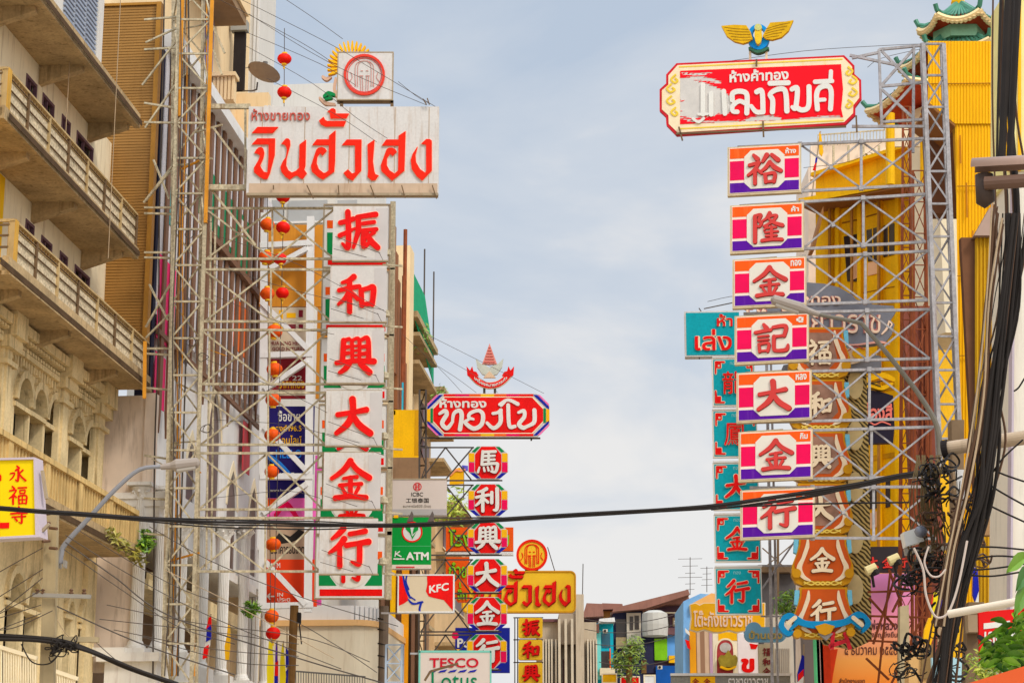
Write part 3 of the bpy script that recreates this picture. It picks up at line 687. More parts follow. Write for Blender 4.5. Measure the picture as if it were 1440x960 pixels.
for x in (349, 357, 362):
    p = hit_v(x, 100, 80); mb.sbox(uv(p)[0] - .06, uv(p)[0] + .04, 79.95, 80, 20, 46)
mb.build('downpipe', M['white'], tw)
cc = thing('cream_corner_building', 'narrow cream building with white piers behind the hanging lanterns', 'building', W(-12.6, 76, 0))
a = hit_v(347, 850, 76); b = hit_v(377, 150, 76)
MB().sbox(uv(a)[0] - 3, uv(b)[0], 76, 76.5, 4, b.z + .6).build('wall', M['creamy'], cc)
mb = MB()
for x in (366, 371, 376):
    p = hit_v(x, 400, 75.9); mb.sbox(uv(p)[0] - .05, uv(p)[0] + .05, 75.85, 76, 4, b.z)
mb.build('pier', M['white'], cc)
mb = MB()
for y in (360, 480, 560, 720): p = hit_v(360, y, 75.9); mb.sbox(uv(a)[0], uv(b)[0], 75.8, 76, p.z, p.z + .25)
mb.build('string_course', M['cream'], cc)
gb = thing('grey_office_building', 'pale grey office building with strip windows below the large white sign', 'building', W(-11, 84, 0))
a = hit_v(366, 850, 84); b = hit_v(462, 268, 84)
MB().sbox(uv(a)[0] - 1, uv(b)[0] + .3, 84, 96, 2, b.z + 1).build('wall', M['greywhite'], gb)
for x0, x1, y0, y1 in ((405, 460, 281, 312), (474, 502, 281, 300), (378, 400, 281, 312)):
    a = hit_v(x0, y1, 83.9); b = hit_v(x1, y0, 83.9); f = MB().sbox(uv(a)[0], uv(b)[0], 83.9, 84, a.z, b.z).build('window', mat('grey_blind', (172, 172, 170), .4, .1), gb)
    MB().sbox(uv(a)[0] - .06, uv(b)[0] + .06, 83.84, 84, a.z - .08, a.z).build('sill', M['white'], f)
p0 = hit_v(378, 420, 84); 
# satellite dish on the tower block's neighbour
ds = thing('satellite_dish', 'grey mesh satellite dish on a bracket left of the upper lanterns', 'satellite dish', P(368, 110, 70))
c = P(369, 107, 70); axis = (P(376, 91, 70.12) - c).normalized(); ax1 = (P(391, 118, 70) - P(345, 95, 70)).normalized(); ax2 = axis.cross(ax1).normalized(); ax1 = ax2.cross(axis)
mb = MB(); n = 20; k = 0
vs_ = []; fs_ = []
for i in range(5):
    r = .62 * i / 4
    for j in range(n): vs_.append(c + (ax1 * math.cos(2 * math.pi * j / n) + ax2 * math.sin(2 * math.pi * j / n)) * r + axis * (r * r * .45))
for i in range(4):
    for j in range(n): fs_.append((i * n + j, i * n + (j + 1) % n, (i + 1) * n + (j + 1) % n, (i + 1) * n + j))
mb.add(vs_, fs_).build('dish', mat('dish_mesh', (150, 128, 108), .6, .15), ds)
MB().lathe([(.02, -.12), (.09, -.1), (.09, .1), (.02, .12)], P(373, 91, 69.7), 10).build('feed_horn', mat('feed_grey', (110, 104, 98), .5), ds)
MB().tube([c + axis * .05, P(373, 91, 69.7)], .02, 4).tube([P(345, 96, 70), P(373, 91, 69.7)], .012, 4).build('strut', M['wire'], ds)
MB().tube([P(362, 116, 70.2), P(361, 126, 70.2), P(355, 128, 71), P(342, 128, 74)], .03, 6).build('bracket', M['wire'], ds)
# ---------------------------------------------------------------- scaffold tower and arms that carry the left signs
def lattice(mb, legs, n, r, rb):                         # legs: list of (bottom, top); bracing between consecutive legs
    for a, b in legs: mb.bar(a, b, r)
    m = len(legs)
    for i in range(m):
        a0, a1 = legs[i]; b0, b1 = legs[(i + 1) % m]
        for k in range(n + 1):
            t = k / n; p = a0.lerp(a1, t); q = b0.lerp(b1, t); mb.bar(p, q, rb)
            if k < n:
                t2 = (k + 1) / n
                if (k + i) % 2: mb.bar(p, b0.lerp(b1, t2), rb * .85)
                else: mb.bar(q, a0.lerp(a1, t2), rb * .85)
            
twr = thing('scaffold_tower', 'cream steel lattice tower with side arms carrying the left column of signs', 'sign tower', P(255, 900, 57.5))
fl = (P(229, 960, 57.2), P(252, -20, 57.2)); fr = (P(269, 960, 57.2), P(298, -20, 57.2))
bl = (P(240, 960, 58.3), P(244, -20, 58.3)); br_ = (P(276, 960, 58.3), P(286, -20, 58.3))
mb = MB(); lattice(mb, [fl, fr, br_, bl], 19, .10, .055); mb.build('mast', M['steel'], twr)
mb = MB().bar(fr[1].lerp(fr[0], .0) + Vector((.03, -.06, 0)), fr[1].lerp(fr[0], .36) + Vector((.03, -.06, 0)), .10).bar(fl[1] + Vector((.1, .02, 0)), fl[1].lerp(fl[0], .2) + Vector((.1, .02, 0)), .09).bar(P(203, 560, 57.0), P(204, 480, 57.0), .09)
mb.build('orange_leg', M['steelo'], twr)
for y0, y1 in ((28, 24), (70, 67), (145, 152), (172, 173), (292, 292), (300, 301), (355, 355), (362, 363), (490, 490), (497, 499), (545, 548), (640, 645), (700, 702), (750, 752)):
    MB().bar(P(203, y0, 57.6), P(250 - (y0 / 960) * 20, y1, 57.4), .055).build('wall_tie', M['steel'], twr)
for (x0, y0), (x1, y1) in (((200, 120), (246, 60)), ((202, 285), (245, 230)), ((205, 282), (240, 240)), ((205, 460), (242, 395)), ((205, 475), (240, 440)), ((205, 60), (248, 40)), ((204, 180), (246, 120)), ((216, 225), (238, 280)), ((210, 400), (236, 450))):
    MB().bar(P(x0, y0, 57.6), P(x1, y1, 57.4), .05).build('wall_tie', M['steel'], twr)
def arm(yt, yb, xs, D, mt, r=.065, par=twr, slope=0.0, mid=True, nm='arm'):
    mb = MB()
    f = lambda x, y: P(x, y + slope * (x - xs[0]), D)
    mb.bar(f(xs[0], yt), f(xs[-1], yt), r).bar(f(xs[0], yb), f(xs[-1], yb), r)
    for i in range(len(xs) - 1):
        a, b = xs[i], xs[i + 1]
        mb.bar(f(a, yt), f(b, yb), r * .75).bar(f(a, yb) + Vector((0, .09, 0)), f(b, yt) + Vector((0, .09, 0)), r * .75)
        mb.bar(f(b, yt), f(b, yb), r * .8)
    return mb.build(nm, mt, par)
for i, (yt, yb) in enumerate(((293, 364), (379, 452), (464, 540), (552, 625), (637, 716), (728, 803))):
    x0 = 288 - i * 2.6
    arm(yt, yb, [x0, 383 - i * 2, 470 - i * 4, 540 - i * 3], 57.55, M['steel'])
MB().bar(P(296, 150, 57.3), P(352, 150, 57.3), .11, .14).bar(P(292, 264, 57.3), P(352, 264, 57.3), .14, .16).bar(P(300, 180, 57.4), P(345, 240, 57.4), .06).bar(P(345, 150, 57.3), P(345, 264, 57.3), .06).bar(P(293, 262, 57.4), P(360, 345, 57.4), .06).build('head_arm', M['steel'], twr)
MB().bar(P(296, 30, 57.4), P(316, 75, 57.4), .07).bar(P(300, 70, 57.4), P(312, 105, 57.4), .06).bar(P(297, 300, 57.6), P(290, 800, 57.6), .05).bar(P(303, 300, 57.7), P(297, 800, 57.7), .05).build('stay', M['steel'], twr)
for y in (372, 458, 545, 630, 720, 806):
    q_ = P(548 - y * .012, y - 16, 57.3)
    MB().bar(P(538, y, 57.4), P(566, y + 2, 57.4), .05).bar(q_, P(548 - y * .012, y + 1, 57.4), .04).lathe([(.02, -.1), (.13, -.06), (.11, .1), (.02, .14)], q_, 8).build('floodlight', M['steel'], twr)
random.seed(12)
for i in range(9):
    x = random.uniform(232, 292); dx = random.uniform(-12, 4); D_ = random.uniform(57.0, 58.3)
    MB().tube(smooth3([P(x - dx * t / 6 - t * 3.5 + random.uniform(-3, 3), -10 + t * 160, D_) for t in range(7)], 4), random.choice((.012, .018, .025)), 5).build('conduit', M['wire'] if i % 3 else M['steelo'], twr)
for i in range(14):
    x = random.uniform(212, 300); y = random.uniform(20, 900); a_ = random.uniform(-.6, .6); l_ = random.uniform(16, 46)
    MB().bar(P(x, y, 57.8), P(x + l_ * math.cos(a_), y + l_ * math.sin(a_), 57.5), random.choice((.03, .04, .05))).build('odd_strut', M['steel'] if i % 4 else M['steelo'], twr)
for i in range(8):
    x = random.uniform(235, 300) ; y = random.uniform(120, 700); mb = MB()
    mb.tube(smooth3([P(x + 7 * math.cos(k_ * 1.3) + random.uniform(-3, 3), y + 6 * math.sin(k_ * 1.3) + random.uniform(-2, 2), 57.1) for k_ in range(6)], 4), .012, 5).build('wire_coil', M['wire'], twr)

# ---- the large white sign and its logo box
s = Sign('shop_sign', 'large weathered white sign cabinet with tall orange-red Thai letters', 'sign', 482, 210, 57.0, 0)
cab = s.box('cabinet', M['cab'], (348, 150, 617, 272.5), 0, .2)
mb = MB()
for x in (368, 428, 491, 555, 603):
    r = s.rect(x - .5, 151, x + .5, 268); mb.box((r[0], -.006, r[1]), (r[2], 0, r[3]))
mb.build('seam', mat('seam_stain', (176, 150, 122), .7, .2, 2), cab, False)
s.box('lower_rail', M['cabedge'], (347, 272, 616, 275.5), -.06, .2, cab)
s.box('bottom_stain_band', mat('rust_stained_band', (196, 168, 140), .6, .12, 2, .5, (150, 110, 80)), (350, 258, 615, 272), -.008, 0, cab)
K = 1 / 6.86
def pz(pts, ox=0): return [(340 + ox + x * K, 140 + y * K) for x, y in pts]
BIG = [pz(p) for p in (
 [(155, 272), (352, 272), (300, 328), (102, 328)], [(102, 437), (152, 383), (322, 383), (318, 437)],
 [(262, 420), (322, 383), (318, 540), (272, 715), (247, 770), (215, 772), (250, 715), (262, 560)],
 [(125, 520), (143, 490), (165, 470), (190, 466), (207, 478), (218, 520), (210, 570), (178, 640), (190, 670), (215, 705), (255, 712), (247, 768), (215, 772), (175, 750), (122, 705), (120, 665), (165, 590), (180, 545), (160, 530)],
 [(385, 432), (428, 383), (450, 384), (466, 400), (468, 445), (432, 575), (428, 640), (450, 690), (485, 712), (525, 695), (560, 660), (600, 680), (628, 718), (590, 770), (570, 765), (535, 735), (505, 745), (465, 775), (425, 750), (385, 700), (376, 655), (400, 600), (430, 560), (438, 490), (428, 450), (405, 436)],
 [(560, 440), (620, 395), (615, 640), (600, 690), (560, 690), (555, 640)],
 [(685, 444), (725, 392), (860, 392), (860, 444)], [(845, 355), (905, 305), (900, 600), (892, 700), (785, 775), (800, 720), (840, 690)],
 [(820, 500), (780, 545), (758, 520), (728, 560), (722, 620), (745, 680), (790, 715), (840, 710), (850, 730), (785, 775), (745, 755), (680, 700), (670, 650), (690, 590), (722, 490), (740, 473), (775, 465), (805, 478)],
 [(830, 122), (865, 95), (885, 92), (905, 105), (905, 143), (1035, 143), (1010, 186), (858, 186), (852, 132)],
 [(748, 210), (790, 175), (806, 205), (825, 215), (1005, 215), (985, 264), (810, 266), (765, 245)])] + [pz(p, 140) for p in (
 [(10, 445), (55, 393), (195, 393), (190, 445)], [(135, 440), (195, 393), (192, 690), (110, 785), (60, 760), (25, 715), (65, 680), (105, 722), (135, 710)],
 [(255, 440), (320, 395), (305, 600), (318, 700), (330, 728), (360, 738), (330, 780), (295, 785), (255, 750), (262, 690)],
 [(395, 448), (435, 393), (570, 393), (570, 448)], [(555, 355), (620, 312), (608, 690), (490, 785), (505, 730), (550, 690)],
 [(535, 510), (495, 550), (475, 525), (440, 570), (438, 640), (465, 690), (515, 722), (552, 715), (555, 735), (490, 785), (450, 750), (390, 695), (383, 640), (405, 580), (440, 485), (460, 472), (490, 470), (520, 485)],
 [(775, 430), (820, 388), (855, 390), (872, 405), (872, 690), (780, 785), (730, 745), (680, 670), (672, 590), (690, 530), (735, 462), (715, 540), (720, 610), (760, 680), (812, 715), (820, 690), (820, 440), (798, 436)])]
bl_loops = polys_loops(BIG, .42, .25)
s.shape('lettering_halo', mat('pale_letter_edge', (238, 200, 170), .6), polys_loops(BIG, .42, 1.0), -.02, 0, cab)
s.shape('lettering', M['redorange'], bl_loops, -.055, -.02, cab)
s.text('small_lettering', mat('faded_red_letter', (196, 86, 70), .6, .12), 'ห้างขายทอง', (354, 154, 436, 170), -.05, 0, cab, .006)
s.bars('spike', M['darkrail'], [((385, 262), (385, 268)), ((432, 262), (441, 281)), ((476, 262), (477, 275)), ((521, 262), (528, 280)), ((565, 262), (570, 280)), ((608, 262), (614, 281)), ((601, 140), (604, 149)), ((595, 141), (600, 149))], .03, -.1)
t = Sign('logo_sign', 'square white logo box with a red ring standing on the large white sign', 'sign', 513, 108, 57.1, 0)
cab = t.box('cabinet', M['cab'], (475, 74, 552.5, 140), 0, .16)
t.frame('rim', M['cabedge'], (474, 73, 553, 141), .03, -.01, .16, cab)
t.bars('foot', M['darkrail'], [((474, 142), (553, 142)), ((480, 142), (480, 150)), ((551, 140), (551, 150))], .09, .1)
t.shape('ring', mat('ring_red', (222, 62, 44), .5), [circ(512.5, 106, 29), circ(512.5, 106, 25.6)], -.06, 0, cab)
t.shape('inner_ring', M['red'], [circ(512.5, 106, 24.2), circ(512.5, 106, 23.5)], -.02, 0, cab)
def emblem(sg, m, cx, cy, k, y0, y1, par, wd=.55):        # the arched gate drawn in fine lines inside the ring
    L_ = []
    for x in (9.5, 13): L_.append(([(cx - x * k, cy + 16 * k), (cx - x * k, cy - 8 * k), (cx - x * .9 * k, cy - 15 * k), (cx - x * .5 * k, cy - 19 * k), (cx, cy - 20 * k), (cx + x * .5 * k, cy - 19 * k), (cx + x * .9 * k, cy - 15 * k), (cx + x * k, cy - 8 * k), (cx + x * k, cy + 16 * k)], [wd] * 9))
    for x in (3, 6): 
        for q in (-1, 1): L_.append(([(cx + q * x * k, cy + 1 * k), (cx + q * (x - 1) * k, cy + 22 * k)], [wd, wd]))
    for q in (-1, 1):
        L_.append(([(cx + q * 2 * k, cy + 1 * k), (cx + q * 7 * k, cy + 1 * k)], [wd, wd])); L_.append(([(cx + q * 2.4 * k, cy - 6 * k), (cx + q * 5 * k, cy - 6 * k)], [wd, wd]))
        L_.append(([(cx + q * 19 * k, cy - 4 * k), (cx + q * 17 * k, cy + 3 * k), (cx + q * 21 * k, cy + 9 * k)], [wd] * 3)); L_.append(([(cx + q * 13 * k, cy + 5 * k), (cx + q * 12 * k, cy + 15 * k)], [wd, wd]))
    return sg.shape('gate_emblem', m, stroke_loops(L_, .35), y0, y1, par)
emblem(t, mat('emblem_line', (200, 140, 128), .6), 512.5, 106, 1.0, -.02, 0, cab, .4)
t = Sign('sunburst_ornament', 'yellow petalled sunburst ornament behind the square logo box', 'ornament', 485, 100, 58.3, 0)
for i in range(15):
    an = math.radians(197 - i * 11 if i < 9 else 197 - i * 11); cx, cy = 487 + 7, 95
    p0 = (cx + 19 * math.cos(an), cy - 19 * math.sin(an)); p1 = (cx + 33 * math.cos(an), cy - 36 * math.sin(an))
    t.shape('petal', M['amber'], stroke_loops([([p0, ((p0[0] + p1[0]) / 2, (p0[1] + p1[1]) / 2), p1], [.6, 1.9, 1.0])], .45), -.05, .1)
t.shape('backing_arc', mat('pale_pink_arc', (232, 200, 170), .6), stroke_loops([([(494 + 19 * math.cos(math.radians(a)), 95 - 19 * math.sin(math.radians(a))) for a in range(40, 215, 12)], [2.6] * 15)], .5, smooth=False), .1, .25)
t.shape('leaf_base', M['green'], stroke_loops(parse('456,136 462,132 470,134:2,3,2|458,140 466,138:1.5,2|462,130 464,136:1,2'), .4), -.05, .1)
t.shape('scroll_base', mat('pinkish_scroll', (214, 170, 140), .6), stroke_loops(parse('450,138 458,145 470,147:2,2.5,2|454,108 459,111 465,108:2,2.5,1.5|472,110 470,124 473,133:1.5,2,3'), .5), .0, .15)

# ---- six white character signs
WS = [('振', 468, 290, 545, 366, 505, 325, 56), ('和', 464, 374, 543, 452, 502, 414, 54), ('興', 460, 461, 540, 538, 500, 500, 55), ('大', 458, 549, 537, 626, 498, 587, 54), ('金', 455, 636, 535, 715, 493, 675, 57), ('行', 449, 729, 531, 806, 491, 770, 57)]
place = ['topmost, under the large orange-lettered sign', 'second from the top of the white stack', 'third from the top of the white stack', 'fourth from the top of the white stack', 'second from the bottom of the white stack', 'lowest white cabinet, overlapping a red and green sign']
for (c, x0, y0, x1, y1, cx, cy, sz), pl in zip(WS, place):
    s = Sign('character_sign', f'white sign cabinet with red character {c}, {pl}', 'sign', (x0 + x1) / 2, y1, 57.0, 0, 'white signs with red characters')
    cab = s.box('cabinet', M['cab'], (x0, y0, x1, y1), 0, .1)
    s.box('bottom_rail', M['cabedge'], (x0 - 1, y1, x1 + 1, y1 + 2), -.03, .1, cab)
    s.box('top_rail', M['cabedge'], (x0 + 1, y0 - 1.2, x1, y0), .02, .1, cab)
    s.box('side_return', mat('side_return_grey', (196, 188, 182), .5, .08), (x1 - 17, y0 + 3, x1, y1), -.006, 0, cab)
    s.char('character_halo', mat('pale_letter_edge', (238, 200, 170), .6), c, cx, cy, sz, -.012, 0, cab, 2.2)
    s.char('character', M['red'], c, cx, cy, sz, -.055, -.012, cab)
    s.bars('bulb_wire', M['wire'], [((x0 + 4, y0 + 45), (x1 - 10, y1 - 8)), ((x0 + 2, y0 + 62), (x0 + 48, y1 - 2)), ((x1 - 12, y1 - 10), (x1 - 6, y1 + 2))], .014, -.16, cab)

# ---- six red-and-green signs of the second stack, a little behind
gch = '振和興大金行'
for k_ in range(6):
    oy = 310 + 93.6 * k_ - (0 if k_ < 5 else 3); x0 = 455 - 2.3 * k_; x1 = 548 - 1.1 * k_
    s = Sign('banded_sign', f'red and green banded sign with character {gch[k_]}, behind the matching white cabinet', 'sign', (x0 + x1) / 2, oy + 66, 60.5, 0, 'red and green banded signs')
    cab = s.box('cabinet', M['white'], (x0, oy - 22, x1, oy + 66), 0, .12)
    s.frame('rim', M['cabedge'], (x0 - 1, oy - 23, x1 + 1, oy + 67), .04, -.03, .12, cab)
    s.shape('red_band', M['red'], [[(x0 + 6, oy + 53), (x1 - 5, oy + 53), (x1 - 5, oy + 62.5), (x0 + 6, oy + 62.5)]], -.008, 0, cab)
    for q in (0, 1):
        xa = x0 + 5 if q == 0 else x1 - 14; s.shape('orange_square', M['orange'], [[(xa, oy), (xa + 9, oy), (xa + 9, oy + 11), (xa, oy + 11)]], -.008, 0, cab)
        pts = [(x0 + 5, oy + 17), (x0 + 14, oy + 17), (x0 + 21, oy + 36), (x0 + 30, oy + 48), (x0 + 5, oy + 48)]
        if q: pts = [(x0 + x1 - a, b) for a, b in pts]
        s.shape('green_corner', M['green'], [pts], -.008, 0, cab)
    cx = (x0 + x1) / 2
    s.shape('white_disc', M['offwhite'], [circ(cx, oy + 22, 29)], -.016, 0, cab)
    s.char('character', M['red'], gch[k_], cx, oy + 22, 44, -.07, -.016, cab)
    s.bars('side_pole', M['steel'], [((x1 + 4, oy - 30), (x1 + 3, oy + 66))], .16, .3)

# ---------------------------------------------------------------- hanging red lanterns
def lantern_proto(m):
    R_ = .24
    prof = []
    for i in range(11):
        t = -math.pi / 2 + math.pi * i / 10; prof.append((max(.07, R_ * math.cos(t)), R_ * .84 * math.sin(t)))
    mb = MB(); n = 32; k = len(mb.v)
    for r, h in prof:
        for j in range(n):
            a = 2 * math.pi * j / n; q = r * (1 if j % 2 == 0 else .88); mb.v.append(Vector((q * math.cos(a), q * math.sin(a), h)))
    for i in range(len(prof) - 1):
        for j in range(n): mb.f.append((i * n + j, i * n + (j + 1) % n, (i + 1) * n + (j + 1) % n, (i + 1) * n + j))
    return mb
gold = mat('lantern_gold', (246, 190, 40), .4)
lan = [(400, 83, 0, 'topmost, against the sky by the grey tower'), (400, 130, 0, 'second from the top, above the large white sign'), (398, 277, 0, 'just under the large white sign'), (398, 320, 0, 'bright red, beside the first arm bay'), (376, 316, 1, 'orange, left of the bright one'),
       (394, 364, 0, 'red, behind the white diagonal brace'), (374, 362, 1, 'orange, left of the white brace'), (397, 412, 0, 'red, in front of the brown board'), (376, 413, 1, 'faded orange, on the brown board edge'), (386, 466, 1, 'orange, by the maroon logo board'),
       (386, 519, 1, 'orange, on the maroon price board'), (384, 562, 1, 'orange, on the upper edge of the navy board'), (383, 612, 1, 'orange, on the middle of the navy board'), (382, 663, 1, 'orange, at the foot of the navy board'), (384, 765, 1, 'orange, on the grey and red bank board'), (382, 866, 1, 'peach orange, below the red bank board'), (384, 890, 0, 'lowest red one, above the yellow flags')]
lp = None
for i, (x, y, kd, ds) in enumerate(lan):
    D = 66.0 if kd == 0 else 68.5
    o = thing('paper_lantern', f'round {"red" if kd == 0 else "paper"} lantern on the string, {ds}', 'lantern', P(x, y, D), random.random(), 'paper lanterns on strings')
    if kd not in (lp or {}):
        lp = lp or {}
        body = lantern_proto(None).build('lantern_body', mat('lantern_red', (250, 26, 8), .45, .12, 6) if kd == 0 else mat('lantern_orange', (250, 92, 18), .5, .3, 5), o, False, True)
        cp = MB().lathe([(.09, .18), (.09, .235), (.05, .235)], (0, 0, 0), 12).build('lantern_cap', gold, o, False); cp2 = MB().lathe([(.09, -.235), (.09, -.18), (.05, -.18)], (0, 0, 0), 12).build('lantern_cap', gold, o, False)
        if kd == 0: ts = MB().lathe([(.03, -.38), (.035, -.3), (.015, -.23)], (0, 0, 0), 8).build('tassel', gold, o, False)
        lp[kd] = [body, cp, cp2] + ([ts] if kd == 0 else [])
    else:
        for q in lp[kd]:
            c = q.copy(); COL.objects.link(c); c.parent = o; WM[c.name] = WM[o.name]
    sq = random.uniform(.92, 1.1); o.scale = (1.0 * sq, 1.0 * sq, random.uniform(.94, 1.04)) if kd == 0 else (1.06 * sq, 1.06 * sq, random.uniform(1.0, 1.2)); o.rotation_euler = (random.uniform(-.12, .12), random.uniform(-.12, .12), random.random())
solo(MB().tube([P(400, 40, 66.0), P(399, 280, 66.0), P(385, 900, 66.0)], .012, 4), 'lantern_string', M['wire'], 'thin cord holding the red lanterns in a vertical row', 'cord')
solo(MB().tube([P(376, 240, 68.5), P(378, 600, 68.5), P(381, 880, 68.5)], .012, 4), 'lantern_string', M['wire'], 'thin cord holding the orange lanterns in a vertical row', 'cord')

# ---------------------------------------------------------------- white steel frame with printed boards
bf = thing('board_frame', 'heavy white painted steel frame holding a tall column of printed boards', 'frame', P(405, 850, 71.5))
mb = MB()
def wbar(a, b, wd=.26): mb.bar(P(*a, 71.3), P(*b, 71.3), wd, .2)
wbar((372, 300), (369, 860)); wbar((437, 305), (433, 860)); wbar((366, 346), (440, 342)); wbar((366, 500), (440, 498)); wbar((366, 670), (440, 670)); wbar((366, 852), (440, 850))
mb.build('frame', M['white'], bf)
mb = MB()
for a, b in (((432, 350), (380, 378)), ((368, 425), (434, 492)), ((372, 548), (432, 508)), ((372, 600), (434, 665)), ((370, 722), (432, 680)), ((374, 790), (430, 850))): MB().bar(P(*a, 71.25), P(*b, 71.25), .24, .18).build('brace', M['white'], bf)
B_ = {}
def board(label, r, m, D=71.8):
    s = Sign('printed_board', label, 'sign board', (r[0] + r[2]) / 2, r[3], D, 0, 'printed boards in the white frame'); s.f = s.box('panel', m, r, 0, .12); return s
cb = mat('caramel_board', (206, 134, 40), .6, .12, 1.0, .3, (160, 92, 30))
s = board('plain caramel brown board at the top of the white frame', (366, 316, 462, 431), cb)
s.box('joint', M['white'], (432, 316, 440, 431), -.02, 0, s.f)
s = board('beige board with gold and maroon blocks and HUA SENG HENG lettering', (372, 432, 434, 500), mat('beige_board', (206, 188, 160), .6))
for x0, x1, y0, y1, m in ((392, 398, 436, 450, M['amber']), (403, 416, 440, 447, M['amber']), (420, 426, 436, 446, mat('maroon_print', (128, 22, 40), .5)), (403, 416, 456, 466, MATS['maroon_print']), (420, 426, 456, 466, MATS['maroon_print']), (392, 398, 456, 464, M['amber'])):
    s.box('colour_block', m, (x0, y0, x1, y1), -.01, 0, s.f)
s.text('lettering', MATS['maroon_print'], 'HUA SENG HENG', (380, 480, 428, 485), -.012, 0, s.f); s.text('lettering', MATS['maroon_print'], 'GOLD FUTURES', (383, 488, 428, 493), -.012, 0, s.f)
s = board('maroon price board with pale Thai lettering and digits', (374, 500, 434, 560), mat('maroon_board', (138, 30, 40), .5, .1))
s.text('lettering', M['offwhite'], '6225 22', (378, 528, 425, 535), -.012, 0, s.f); s.text('lettering', M['amber'], 'ราคาทอง', (392, 536, 428, 546), -.012, 0, s.f); s.box('pale_strip', mat('beige_board', (0, 0, 0)), (374, 548, 434, 556), -.01, 0, s.f)
s = board('navy board with white and amber Thai lettering about buying and selling gold', (374, 571, 440, 700), M['navy'])
s.text('lettering', M['offwhite'], 'ซื้อขาย', (391, 577, 422, 592), -.012, 0, s.f); s.text('lettering', M['amber'], 'ทองคำ96.5', (382, 597, 424, 606), -.012, 0, s.f); s.text('lettering', M['amber'], 'ออนไลน์', (390, 612, 424, 624), -.012, 0, s.f)
s.text('lettering', mat('sky_blue_print', (40, 130, 220), .5), 'HELLO', (388, 632, 424, 644), -.012, 0, s.f); s.text('lettering', M['offwhite'], '6225', (391, 664, 414, 672), -.012, 0, s.f)
s.shape('blue_swoosh', MATS['sky_blue_print'], stroke_loops(parse('376,640 392,652 408,668:4,4,3'), .6), -.01, 0, s.f)
s.text('lettering', M['offwhite'], 'www.huasengheng', (380, 687, 424, 692), -.012, 0, s.f)
s = board('bright pink board with an orange corner', (372, 700, 446, 730), mat('pink_board', (250, 110, 190), .5, .06))
s.shape('orange_corner', M['orange'], [[(373, 701), (398, 701), (373, 722)]], -.01, 0, s.f); s.shape('magenta_wave', M['magenta'], stroke_loops(parse('388,724 402,708 418,728:3,4,3'), .6), -.012, 0, s.f)
s = board('grey-brown bank board with a black swoosh and dark Thai lettering', (374, 735, 434, 786), mat('taupe_board', (182, 152, 124), .6))
s.shape('swoosh', M['black'], [[(386, 758), (393, 748), (408, 754), (420, 744), (428, 747), (424, 756), (410, 762), (396, 764)]], -.01, 0, s.f); s.text('lettering', M['dark'], 'ธนาคารธนชาต', (381, 768, 428, 778), -.012, 0, s.f)
s = board('orange-red cash machine board with white lettering and an arrow', (374, 786, 446, 852), mat('bank_red_board', (226, 62, 20), .5, .06))
s.text('lettering', M['offwhite'], 'ATM', (380, 791, 394, 798), -.012, 0, s.f); s.text('lettering', M['offwhite'], 'IN', (390, 833, 398, 838), -.012, 0, s.f); s.text('lettering', M['offwhite'], 'ประตู', (390, 839, 408, 847), -.012, 0, s.f)
s.shape('arrow', M['offwhite'], stroke_loops(parse('376,838 386,838:.9|376,838 380,834:.9|376,838 380,842:.9'), .35), -.012, 0, s.f)
s = board('tall magenta and violet banner strip between the white frame and the sign stacks', (441, 640, 454, 850), mat('violet_strip', (226, 84, 170), .5, .35, .8), 72.5)
s.box('navy_edge', M['navy'], (434, 571, 441, 700), -.01, .1, s.f)
s = board('caramel board strip behind the white character signs', (445, 431, 470, 560), cb, 72.6)

# ---------------------------------------------------------------- buildings further along the left side
def row_building(label, v0, v1, zt, m, floors, u=-15.8, ledge=.9, lm=None):
    b = thing('shophouse_block', label, 'building', W(u, v0, 0))
    MB().sbox(u - 9, u, v0, v1, 0.1, zt).build('wall', m, b)
    for z in floors:
        MB().sbox(u, u + ledge, v0 + .2, v1 - .2, z, z + .22).build('ledge_slab', lm or M['soffit'], b)
        f = MB().sbox(u, u + .05, v0 + (v1 - v0) * .2, v0 + (v1 - v0) * .8, z - 2.2, z - .6).build('window', mat('plum_window', (112, 74, 74), .4, .2), b)
        MB().sbox(u, u + .09, v0 + (v1 - v0) * .48, v0 + (v1 - v0) * .52, z - 2.2, z - .6).sbox(u + .05, u + .09, v0 + (v1 - v0) * .18, v0 + (v1 - v0) * .82, z - 2.3, z - 2.2).build('frame', M['cream'], f)
    return b
def pxu(x, y, u=-15.8): return uv(hit_u(x, y, u))
VX = lambda x, u=15.6: u * FP / (980 - x)
zq = lambda x, y: pxu(x, y, -15.6)[2]
z1 = zq(556, 335)
b = row_building('cream block with brown timber cladding, seen edge-on past the white signs', 88, VX(548), z1 + 2, M['greywhite'], [12, 16], -15.9)
MB().sbox(-18, -15.9, VX(548), VX(583), 2, z1 - 1.5).build('side_wall', M['creamy'], b)
for i in range(6):
    va = VX(551) + i * .95; zt = z1 + .6 - i * 1.3
    MB().sbox(-15.95, -15.55, va, va + .8, zt - 6.2 - i * .5, zt).build('cladding', mat('brown_cladding', (150, 98, 64), .8, .2, .8, .3, (96, 60, 40)), b)
MB().sbox(-16.5, -15.5, VX(574), VX(580), 12, zq(577, 350)).sbox(-17, -15.8, VX(560), VX(575), 12, zq(570, 372)).build('pier', M['creamy'], b)
MB().tube([W(-15.3, VX(561), z1 + 1), W(-15.3, VX(561), 14)], .12, 6).tube([W(-15.2, VX(556), z1 - 2), W(-15.2, VX(556), 14)], .08, 6).build('standpipe', M['rust'], b)
za = zq(590, 455); zb = zq(590, 403); v0, v1 = VX(581), VX(612)
b = row_building('beige block with a green netted roof terrace and deep balconies', v0, v1 - 1, za, M['creamy'], [zq(596, 500), zq(600, 545), 19, 14], -16.6, 1.4)
